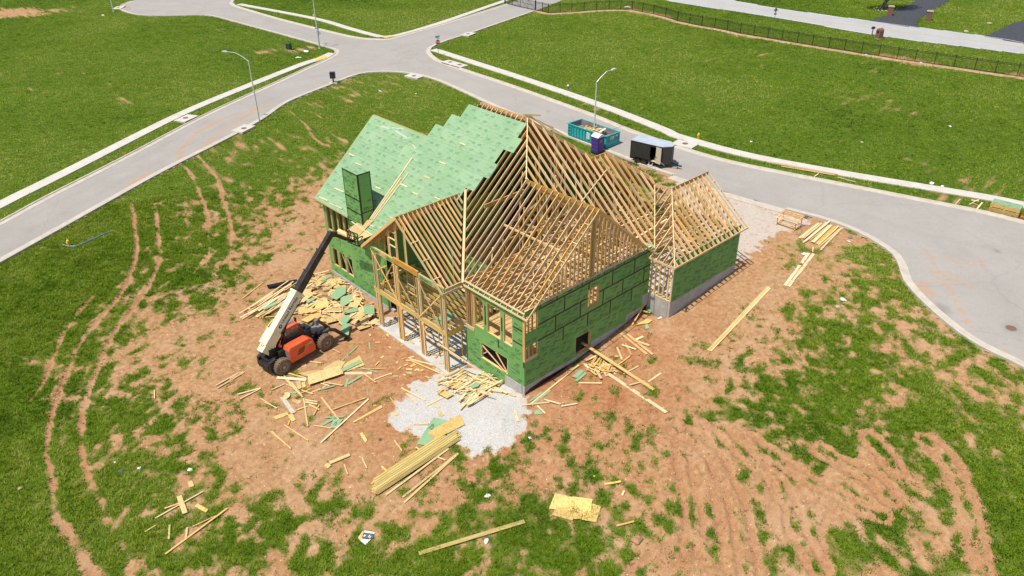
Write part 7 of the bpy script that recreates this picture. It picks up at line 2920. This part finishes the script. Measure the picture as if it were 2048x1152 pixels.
# packet of sheets on the verge
bx = thing("sheet_packet", "tall banded packet of green topped sheets on the verge", "sheet packet", (48.45, -12.85, gz(48.5, -13.5) + .02), math.atan2(-2.45, .25))
for z0, z1 in ((.06, .44), (.52, .88)):
    mb = MB()
    n = 12
    for k in range(n):
        a = z0 + (z1 - z0) * k / n
        j = (k % 3) * .004
        mb.box((-.004 * (k % 2), j, a), (2.45 + .004 * (k % 3), 1.22 + j, a + (z1 - z0) / n - .004))
    tag(mb.build("sheet_bundle", ['osb_y'], bx), kind='stuff')
for z in (.0, .45):
    for x in (.1, 1.2, 2.3):
        mb = MB()
        mb.box((x - .05, .0, z), (x + .05, 1.2, z + .06))
        mb.build("bearer", ['wood'], bx)
panel("top_sheet", (48.45, -12.85, gz(48.5, -13.5) + .92), Vector((.25, -2.45, 0)), Vector((2.45, .25, 0)), 2.46, 1.22, 'zip_glare', 'inkroof', (), 0, parent=bx)
board((2040, 436), (2052, 438), .25, 'orange', "small orange plastic bundle at the end of the sheet packet", None, h=.05, th=.12, name="plastic_bundle", cat="bundle")
for x1, y1, x2, y2, lb, w in ((1539, 325, 1676, 351, "upper long board on the verge by the right pavement", .14), (1562, 334, 1669, 352, "lower long board on the verge by the right pavement", .14), (1560, 331, 1660, 350, "middle board of the pile on the right verge", .12), (1675, 356, 1711, 366, "short board at the end of the verge pile", .12), (1628, 355, 1637, 349, "small cross stick under the verge boards", .1),
                              (1910, 411, 1920, 400, "stick on the verge left of the sheet packet, farthest", .1), (1938, 411, 1958, 400, "crossing stick on the verge beside the sheet packet", .1), (1953, 420, 1964, 407, "stick standing nearest the sheet packet on the verge", .14), (1942, 402, 1957, 404, "pale block on the verge among the sticks", .25), (1945, 408, 1957, 413, "thin stick among the verge sticks", .06)):
    board((x1, y1), (x2, y2), w, 'wood_o' if 'upper' in lb or 'middle' in lb else 'wood_p', lb, None, h=.08)

# --- on the roof
def roofpt(px_, h=.0):
    d = ray(*px_)
    n = np.array([-S, 0, 1.0])
    t = (5.965 + h - n @ CAM_POS) / (n @ d)
    return Vector(CAM_POS + d * t)


nroof = Vector((-S, 0, 1)).normalized()
for i, (p1, p2, w) in enumerate((((740, 438), (824, 316), .14), ((747, 439), (816.5, 346), .14), ((743.5, 438), (802, 356), .12))):
    o = lum("board", roofpt(p1, .05), roofpt(p2, .05), w, .04, 'wood_p', up=nroof)
    tag(o, ("longest board lying up the green roof slope", "right hand board lying up the green roof slope", "middle board lying up the green roof slope")[i], "board")
R1 = lambda x, y: (600 + x / 3.84, 180 + y / 3.84)
for x, y, L in ((1250, 415, 44), (1095, 560, 46), (975, 670, 46), (885, 795, 42), (1055, 832, 40), (796, 732, 56), (600, 752, 38), (625, 802, 36), (397, 498, 42), (450, 570, 44), (180, 835, 66), (275, 890, 96), (300, 768, 70), (545, 1040, 44), (705, 982, 36), (625, 1060, 30)):
    a = R1(x - L / 2, y - L * .22)
    b = R1(x + L / 2, y + L * .22)
    o = lum("toe_board", roofpt(a, .05), roofpt(b, .05), .09, .04, 'wood_p', up=nroof)
    tag(o, "small wooden toe board nailed on the green roof", "toe board", "toe boards on the green roof")
H_ = lambda x, y: (600 + x / 8.228, 440 + y / 8.228)
rq = lambda h: (lambda c: roofpt(c, h))
quad([H_(800, 150), H_(1000, -5), H_(1220, 5), H_(955, 275)], 'osb', plane=rq(.10), label="larger strand board sheet resting on the roof edge above the forks", name="strand_board_sheet")
quad([H_(960, 280), H_(1080, 165), H_(1200, 245), H_(960, 345), H_(930, 330)], 'osb', plane=rq(.06), label="smaller strand board sheet at the roof edge beside the porch gable", name="strand_board_sheet")
for i, (a, b, w, lb) in enumerate((((850, 25), (1080, 185), .08, "thin board across the sheets at the roof edge, upper"), ((1060, 180), (1190, 245), .09, "thin board across the sheets at the roof edge, lower"), ((620, 165), (880, 290), .3, "splintered board carried on the forks by the eave"), ((600, 190), (780, 270), .12, "narrow board carried on the forks by the eave"))):
    o = lum("board", roofpt(H_(*a), .14), roofpt(H_(*b), .14), w, .03, 'wood_p' if i < 2 else 'wood', up=nroof)
    tag(o, lb, "board")
# lime work vest on the porch ridge
vp = None
d = ray(879, 410)
t_ = (RY - CAM_POS[1]) / d[1]
vp = Vector(CAM_POS + d * t_)
M['lime'] = plain("lime fabric", (.45, .62, .05), .8, .2, 12)
M['vestgrey'] = plain("reflective grey", (.5, .5, .45), .5, .1)
vest = thing("work_vest", "lime green work vest hung over the porch ridge", "vest", tuple(vp))
mb = MB()
mb.prism([(-.16, .12), (.14, .14), (.18, -.05), (.15, -.42), (.05, -.5), (-.08, -.44), (-.17, -.3)], (0, -.8, -.62), .03, .09, ex=(1, 0, 0), ey=(0, -.77, .64))
mb.build("vest_body", ['lime'], vest, .02)
mb = MB()
mb.prism([(-.17, -.12), (.17, -.12), (.17, -.18), (-.17, -.18)], (0, -.8, -.62), -.0, .095, ex=(1, 0, 0), ey=(0, -.77, .64))
mb.build("reflective_band", ['vestgrey'], vest)

# --- bits in the front grass
for x1, y1, x2, y2, w, lb in ((910, 820, 1190, 665, .09, "long stick under the tan offcut in the front left grass"), (965, 765, 1062, 730, .08, "short stick crossing under the tan offcut"), (968, 1032, 1332, 763, .12, "longest board lying in the front left grass"), (1130, 872, 1302, 788, .05, "thin lath beside the longest board in the front left grass"),
                              (995, 860, 990, 945, .1, "short stick left of the longest front board"), (1100, 878, 1090, 940, .1, "short stick nearly touching the longest front board"), (850, 900, 912, 860, .07, "small twig of lumber at the left end of the front litter"), (1275, 60, 1412, -22, .1, "upper board of the pair on bare soil, lower left"), (1265, 45, 1398, -30, .1, "lower board of the pair on bare soil, lower left"),
                              (1390, 95, 1528, 62, .1, "white stick in the small bundle on sparse grass"), (1405, 122, 1525, 66, .1, "tan stick in the small bundle on sparse grass"), (905, 118, 905, 70, .06, "tiny stick alone on the bare soil, lower left"), (1580, 310, 1702, 412, .05, "thin lath lying alone on soil above the front grass"), (1928, 496, 2047, 448, .28, "tan plank with a square block at its end"),
                              (1525, 120, 1620, 178, .05, "thin lath left of the round disc"), (2015, 505, 2035, 565, .06, "thin dark stick right of the tan plank")):
    board(E_(x1, y1), E_(x2, y2), w, 'wood_p' if 'white' in lb else 'wood', lb, None, h=.07)
quad([E_(1035, 698), E_(1065, 688), E_(1102, 792), E_(1072, 802)], 'osb', .12, label="tan rectangular offcut lying on the sticks in the front left grass", name="offcut", cat="offcut")
quad([E_(1140, 752), E_(1155, 735), E_(1222, 768), E_(1205, 788)], 'osb_y', .06, label="yellow offcut right of the tan one in the front left grass", name="offcut", cat="offcut")
quad([E_(1098, 605), E_(1125, 595), E_(1138, 628), E_(1108, 635)], 'osb', .05, label="small tan square above the front left sticks", name="offcut", cat="offcut")
quad([E_(1895, 510), E_(1915, 492), E_(1938, 508), E_(1918, 525)], 'osb_y', .05, label="square block at the end of the tan plank", name="offcut", cat="offcut")
for x1, y1, x2, y2, w, lb in ((1490, 622, 1585, 602, .14, "board half hidden in grass above the sheet pile"), (1558, 864, 1662, 838, .12, "reddish board in the grass right of the sheet pile"), (1592, 685, 1602, 658, .12, "short stub of board right of the sheet pile"), (185, 520, 235, 562, .12, "short board on soil left of the treated stack"), (70, 465, 100, 530, .06, "thin stick at the far left of the treated stack"),
                              (260, 365, 302, 420, .06, "thin stick above the treated stack"), (20, 258, 188, 165, .1, "double board lying on sparse grass left of the gravel"), (505, 462, 560, 480, .1, "small stub between the treated boards")):
    board(F_(x1, y1), F_(x2, y2), w, 'wood_o' if 'reddish' in lb else 'wood', lb, None, h=.06)
# crumpled newspaper
pp = surf((734, 1076), .04)
news = thing("newspaper", "crumpled grey and white newspaper lying in the front grass", "newspaper", tuple(pp), .3)
for nm, mt, pts, z in (("back_page", 'osb', [(-.42, .1), (-.3, .42), (.22, .5), (.3, .1)], .02), ("page", 'paper', [(-.5, -.3), (-.42, .1), (-.1, .2), (.0, -.32)], .03), ("front_page", 'darkpaper', [(-.25, .15), (.15, .36), (.36, -.22), (.12, -.42), (-.12, -.2)], .06), ("page", 'paper', [(.16, .38), (.3, .4), (.48, -.2), (.36, -.26)], .05)):
    mb = MB()
    mb.prism(pts, (0, 0, 1), z, z + .012, ex=(1, 0, 0), ey=(0, 1, 0))
    mb.build(nm, [mt], news)
mb = MB()
for x, y, w_, h_ in ((-.02, .15, .14, .09), (.08, -.1, .2, .05), (.06, -.2, .18, .05)):
    mb.box((x - w_ / 2, y - h_ / 2, .073), (x + w_ / 2, y + h_ / 2, .077))
mb.build("page_print", ['paper'], news)


def litter(px_, s, mat, label, name="paper_scrap", cat="litter"):
    p = surf(px_, .04)
    bm = bmesh.new()
    bmesh.ops.create_icosphere(bm, subdivisions=2, radius=s * (.62 if px_[1] < 400 and s < .5 else .85))
    for v in bm.verts:
        v.co = Vector((v.co.x * rnd(.7, 1.4), v.co.y * rnd(.6, 1.2), v.co.z * rnd(.2, .5)))
    me = bpy.data.meshes.new(name)
    bm.to_mesh(me)
    bm.free()
    me.materials.append(M[mat])
    o = link(name, me)
    o.location = p
    o.rotation_euler = (rnd(-.3, .3), rnd(-.3, .3), rnd(0, 6))
    return tag(o, label, cat)


for px_, s, mt, lb in ((E_(1113, 533), .17, 'paper', "white crumpled wrapper on soil above the front left sticks"), (E_(705, 540), .22, 'darkpaper', "dark crumpled plastic in the front left grass"), (E_(815, 525), .13, 'paper', "pale scrap right of the dark plastic"), (E_(672, 490), .09, 'paper', "tiny white scrap above the dark plastic"), (E_(120, 640), .2, 'stone', "pale stone in the left front lawn"),
                       (F_(803, 685), .2, 'paper', "white paper scrap in the grass above the long plank"), (F_(798, 950), .2, 'paper', "white paper scrap just below the long plank"), (F_(175, 355), .13, 'darkpaper', "dark lump on soil left of the gravel"), (F_(1055, 348), .15, 'paper', "pale scrap at the right edge of the gravel"), (F_(1428, 570), .1, 'lime', "tiny yellow scrap above the sheet pile"),
                       ((1686, 600), .28, 'paper', "white paper scrap on the bank near the kerb"), ((1676, 614), .25, 'stone', "pale stump beside the white paper on the bank"), ((1700, 476), .25, 'blue', "blue scrap on soil right of the lumber pile"), ((1612, 434), .3, 'darkpaper', "grey rag on the driveway beside the trestle"), ((1608, 508), .28, 'paper', "white rag at the top of the paired planks"), ((1697, 483), .18, 'paper', "white scrap below the blue scrap"),
                       ((761, 183), .4, 'paper', "white valve cover in the worn patch on the upper lawn"), ((832, 188), .2, 'paper', "tiny white scrap on the upper lawn"), ((817, 197), .35, 'rust', "rusty lid in the upper lawn near the kerb"), ((612, 103), .5, 'paper', "white pad near the utility box"), ((597, 116), .5, 'paper', "white pad closest to the left pavement corner"), ((1863, 367), .4, 'paper', "white bag on the right field near the pavement"), ((1885, 373), .25, 'paper', "small white scrap beside the white bag"), ((1900, 253), .3, 'paper', "white scrap in the middle of the right field"), ((1502, 284), .3, 'paper', "white scrap on the right field near the pavement bend"),
                       ((1724, 285), .25, 'paper', "faint pale scrap on the right field"), ((1621, 357), .25, 'paper', "white scrap on the kerb below the verge boards"), ((206, 31), .45, 'paper', "white marker near the far turning circle"), ((620, 28), .3, 'darkpaper', "dark lump beside the far hydrant"), ((1979, 47), .6, 'stone', "pale boulder on the lawn between the driveways"), ((1932, 63), .5, 'stone', "pale stones at the main road edge"), ((1838, 56), .35, 'stone', "white stone at the driveway corner"), ((1732, 110), .35, 'paper', "white rubble under the fence, left"), ((1842, 126), .35, 'paper', "white rubble under the fence, right"), ((1429, 60), .3, 'paper', "white rubble under the fence nearest the gate"),
                       ((1256, 16), .9, 'gravel', "heap of white rubble behind the fence near the gate")):
    litter(px_, s, mt, lb, "stone" if mt == 'stone' else ("rubble" if mt == 'gravel' else "scrap"), "stone" if mt == 'stone' else "scrap")
# rock
pp = surf((1274, 1081), .02)
bm = bmesh.new()
bmesh.ops.create_icosphere(bm, subdivisions=3, radius=.34)
for v in bm.verts:
    f_ = 1 + .28 * math.sin(v.co.x * 9 + 1) * math.cos(v.co.y * 8) + .1 * math.sin(v.co.z * 14)
    v.co = Vector((v.co.x * f_ * 1.1, v.co.y * f_ * .85, v.co.z * f_ * .75))
me = bpy.data.meshes.new("rock")
bm.to_mesh(me)
bm.free()
me.materials.append(M['clod'])
o = link("rock", me)
o.location = pp
tag(o, "brownish rock half buried in the front grass", "rock")
# blue hose at the hydrant
mb = MB()
hp = [surf(q, .06) for q in ((126, 490), (137, 493), (150, 494), (163, 490), (172, 486), (182, 481), (192, 477), (208, 470), (222, 464))]
mb.tube([tuple(v) for v in hp], .09, 7)
o = mb.build("hose", ['blue'])
tag(o, "faded blue hose trailing from the hydrant across the lawn", "hose")

# --- under the porch: scraps on the slab
for k in range(40):
    x, y = rnd(-1.3, 2.7), rnd(6.8, 15.2)
    a = rnd(0, 3.14)
    L = rnd(.4, 2.2)
    o = lum("slab_scrap", (x, y, -1.46), (x + L * math.cos(a), y + L * math.sin(a), -1.44), rnd(.06, .16), .04, random.choice(('wood', 'wood_p', 'wood_o')))
    tag(o, "board scrap lying on the slab under the porch", "scrap wood", "scraps under the porch")
quad([(792, 678), (826, 668), (838, 676), (803, 690)], 'zip', .05, label="green sheet lying on the slab under the porch", name="green_sheet")
# sawdust blocks in front of the porch
for x, y in ((640, 60), (650, 110), (700, 100), (735, 150), (770, 60), (760, 200), (800, 230), (690, 40), (600, 90), (620, 150), (570, 60), (780, 140), (820, 180), (610, 10)):
    p = (455 + x * .5, 640 + y * .5)
    loose_sheet(p, rnd(.2, .5), rnd(.12, .25), rnd(0, 3), random.choice(('osb', 'osb_y', 'wood_p')), .04, .1, "small block scrap on the soil in front of the porch", "small blocks before the porch", "block_scrap", "scrap")
for x, y in ((150, 90), (195, 115), (165, 158), (100, 190), (200, 200), (280, 208), (335, 215), (200, 238), (150, 265), (60, 280), (10, 255), (240, 165), (75, 130)):
    loose_sheet(C_(x, y), rnd(.25, .5), rnd(.08, .25), rnd(0, 3), random.choice(('osb', 'osb_y', 'wood_p')), .04, .1, "small block scrap on the soil in front of the porch", "small blocks before the porch", "block_scrap", "scrap")
# ------------------------------------------------------------------ web members and loose bracing inside the open roofs
for _ in range(70):
    k = random.random()
    if k < .45:                                    # tall block
        x, y = rnd(1.2, 11.6), rnd(.6, 6.0)
        zt = min(zl(x), ZR - S * (x - XR)) - .28
        zt = min(zt, rnd(7.2, 10.5))
        x2 = x + rnd(-1.1, 1.1)
        a, b = (x2, y + rnd(-.3, .3), 6.15), (x, y, zt)
    elif k < .8:                                   # hip slope
        x = rnd(8.5, 17.0)
        y = rnd(max(hip_bot(x), .3), max(hip_top(x) - .6, .5))
        zt = zr(y) - .28
        a, b = (x + rnd(-.9, .9), y + rnd(-.6, .9), 6.15), (x, y, zt)
    else:                                          # garage
        x, y = rnd(15.5, 22.0), rnd(-1.2, 1.6)
        zt = min(zg(y), GZE + sh * (x - GX0)) - .28
        a, b = (x + rnd(-.8, .8), y + rnd(-.2, .6), 5.3), (x, y, zt)
    if b[2] - a[2] > .5:
        hl("web_member", a, b, .04, .09, random.choice(('wood', 'wood_p', 'wood_p')))
for y in (1.0, 2.7, 4.4):
    hl("catwalk_board", (5.2, y, 6.16), (12.6, y + .25, 6.16), .14, .04, 'wood_p')
for x in (6.2, 8.0, 11.2):
    hl("strongback", (x, .4, 6.15), (x, 6.0, 6.15), .04, .12, 'wood_p')
for a, b in (((10.8, 7.4, 6.12), (17.5, 7.2, 6.12)), ((13.8, 2.0, 5.9), (18.5, 2.4, 5.9)), ((13.9, 4.2, 5.9), (19.0, 4.0, 5.9)), ((11.5, 6.6, 6.12), (16.5, 8.6, 6.12))):
    hl("catwalk_board", a, b, .16, .04, 'wood_p')

# nail rows and scuffs are too fine to see; a few pale scuffs on the roof sheets are
M['scuff'] = plain("chalky scuff", (.42, .46, .36), .9, .2, 14)
for x, y, L, w, a in ((13.2 / 1.6, 23.0, 1.4, .10, .2), (6.3, 22.4, 1.8, .14, -.1), (6.0, 21.0, .9, .08, .4), (5.2, 20.2, 1.1, .05, 1.2), (6.2, 24.4, 1.2, .12, 0.1), (5.9, 19.5, .7, .1, -.3)):
    x = min(x, 6.4)
    p = Vector((x, y, zl(x) + .0145))
    ex = Vector((0, -1, 0)) * math.cos(a) + Vector((1, 0, S)).normalized() * math.sin(a)
    q = p + ex * L
    o = lum("scuff_mark", p, q, w, .002, 'scuff', house, nroof)


# ------------------------------------------------------------------ descriptions that single out each loose piece
def to_px(v):
    d = np.array(v) - CAM_POS
    f = d @ AX_F
    return 1024 + FPX * (d @ AX_R) / f, 576 - FPX * (d @ AX_U) / f


MARKS = [((654, 690), "the front wheel"), ((567, 745), "the rear wheel"), ((575, 595), "the boom collar"), ((600, 640), "the orange cab"), ((690, 680), "the outrigger foot"), ((761, 645), "the left porch post"), ((805, 682), "the second porch post"),
         ((850, 712), "the third porch post"), ((896, 742), "the porch corner post"), ((571, 792), "the round disc"), ((655, 755), "the printed sheet"), ((705, 735), "the yellow sheet"), ((673, 852), "the triangular green offcut"), ((857, 868), "the big green sheet"),
         ((893, 855), "the yellow gravel sheet"), ((925, 775), "the yellow heap sheet"), ((952, 782), "the dark green offcut"), ((985, 765), "the small wall offcut"), ((830, 925), "the treated stack"), ((1049, 795), "the near house corner"), ((1165, 690), "the basement window"), ((1215, 715), "the propped plank"),
         ((1338, 640), "the garage corner"), ((690, 560), "the chimney wall"), ((740, 628), "the square green offcut"), ((677, 594), "the largest green offcut"), ((694, 610), "the ragged green offcut"), ((645, 605), "the narrow green sliver"), ((545, 620), "the green fan strip"), ((712, 380), "the chimney"), ((860, 405), "the porch ridge"),
         ((785, 370), "the longest roof board"), ((850, 268), "the lower roof ridge"), ((640, 400), "the far eave corner"), ((1000, 250), "the top roof course"), ((1152, 255), "the container ladder"), ((1187, 255), "the lamp pole"), ((1204, 246), "the white scrap sheet"), ((1228, 270), "the tailgate"), ((1640, 470), "the brown stick"), ((1573, 445), "the trestle"),
         ((1763, 14), "the tree trunk"), ((1779, 28), "the brick pillar"), ((520, 635), "the fan of boards"), ((595, 860), "the grey plank"), ((700, 700), "the bare soil patch")]
TONE = {'framing lumber': 'tan', 'pale lumber': 'pale', 'laminated beam': 'orange', 'treated lumber': 'greenish', 'strand board': 'flecked', 'yellow strand board': 'yellow', 'green sheathing with sun glare': 'green', 'green wall sheathing': 'green', 'field stone': 'grey', 'weathered plank': 'grey'}
ORD = "leftmost second third fourth fifth sixth seventh eighth ninth tenth eleventh twelfth thirteenth fourteenth fifteenth".split()
bpy.context.view_layer.update()
tops = [o for o in bpy.data.objects if o.parent is None and o.get('label')]
seen = {}
for o in tops:
    seen.setdefault(o['label'], []).append(o)
NEW = {}
for lb, os_ in seen.items():
    if len(os_) < 2:
        continue
    for o in os_:
        c = o.matrix_world.translation if o.type == 'MESH' else o.location
        px_, py_ = to_px(c)
        mk = min(MARKS, key=lambda q: (q[0][0] - px_) ** 2 + 1.6 * (q[0][1] - py_) ** 2)
        dx, dy = px_ - mk[0][0], (py_ - mk[0][1]) * 1.3
        dr = ("right of" if dx > 0 else "left of") if abs(dx) > abs(dy) else ("below" if dy > 0 else "above")
        if math.hypot(dx, dy) < 6:
            dr = "beside"
        L = max(o.scale) if o.type == 'MESH' else .5
        ln = "short" if L < .8 else ("long" if L > 2.2 else "middling")
        tn = TONE.get(o.data.materials[0].name if o.type == 'MESH' and o.data.materials else '', 'plain')
        nm = o.name.split('.')[0].replace('_', ' ')
        NEW.setdefault((ln, tn, nm, dr, mk[1]), []).append((px_, o))
for (ln, tn, nm, dr, mk), lst in NEW.items():
    lst.sort(key=lambda q: q[0])
    for i, (_, o) in enumerate(lst):
        if len(lst) == 1:
            o['label'] = "%s %s %s lying just %s %s" % (ln, tn, nm, dr, mk)
        elif i == 0:
            o['label'] = "leftmost of the %s %s %ss %s %s" % (ln, tn, nm, dr, mk)
        elif i == len(lst) - 1:
            o['label'] = "rightmost of the %s %s %ss %s %s" % (ln, tn, nm, dr, mk)
        else:
            o['label'] = "%s from left of the %s %s %ss %s %s" % (ORD[min(i, 14)], ln, tn, nm, dr, mk)
# the treated stack reads layer by layer
st = [o for o in tops if o.get('group') == GS]
for i, o in enumerate(st):
    layer, k = divmod(i, 6)
    o['label'] = "%s board from the left in the %s layer of the treated stack" % (("first", "second", "third", "fourth", "fifth", "sixth")[k], ("bottom", "second", "third", "top")[layer])
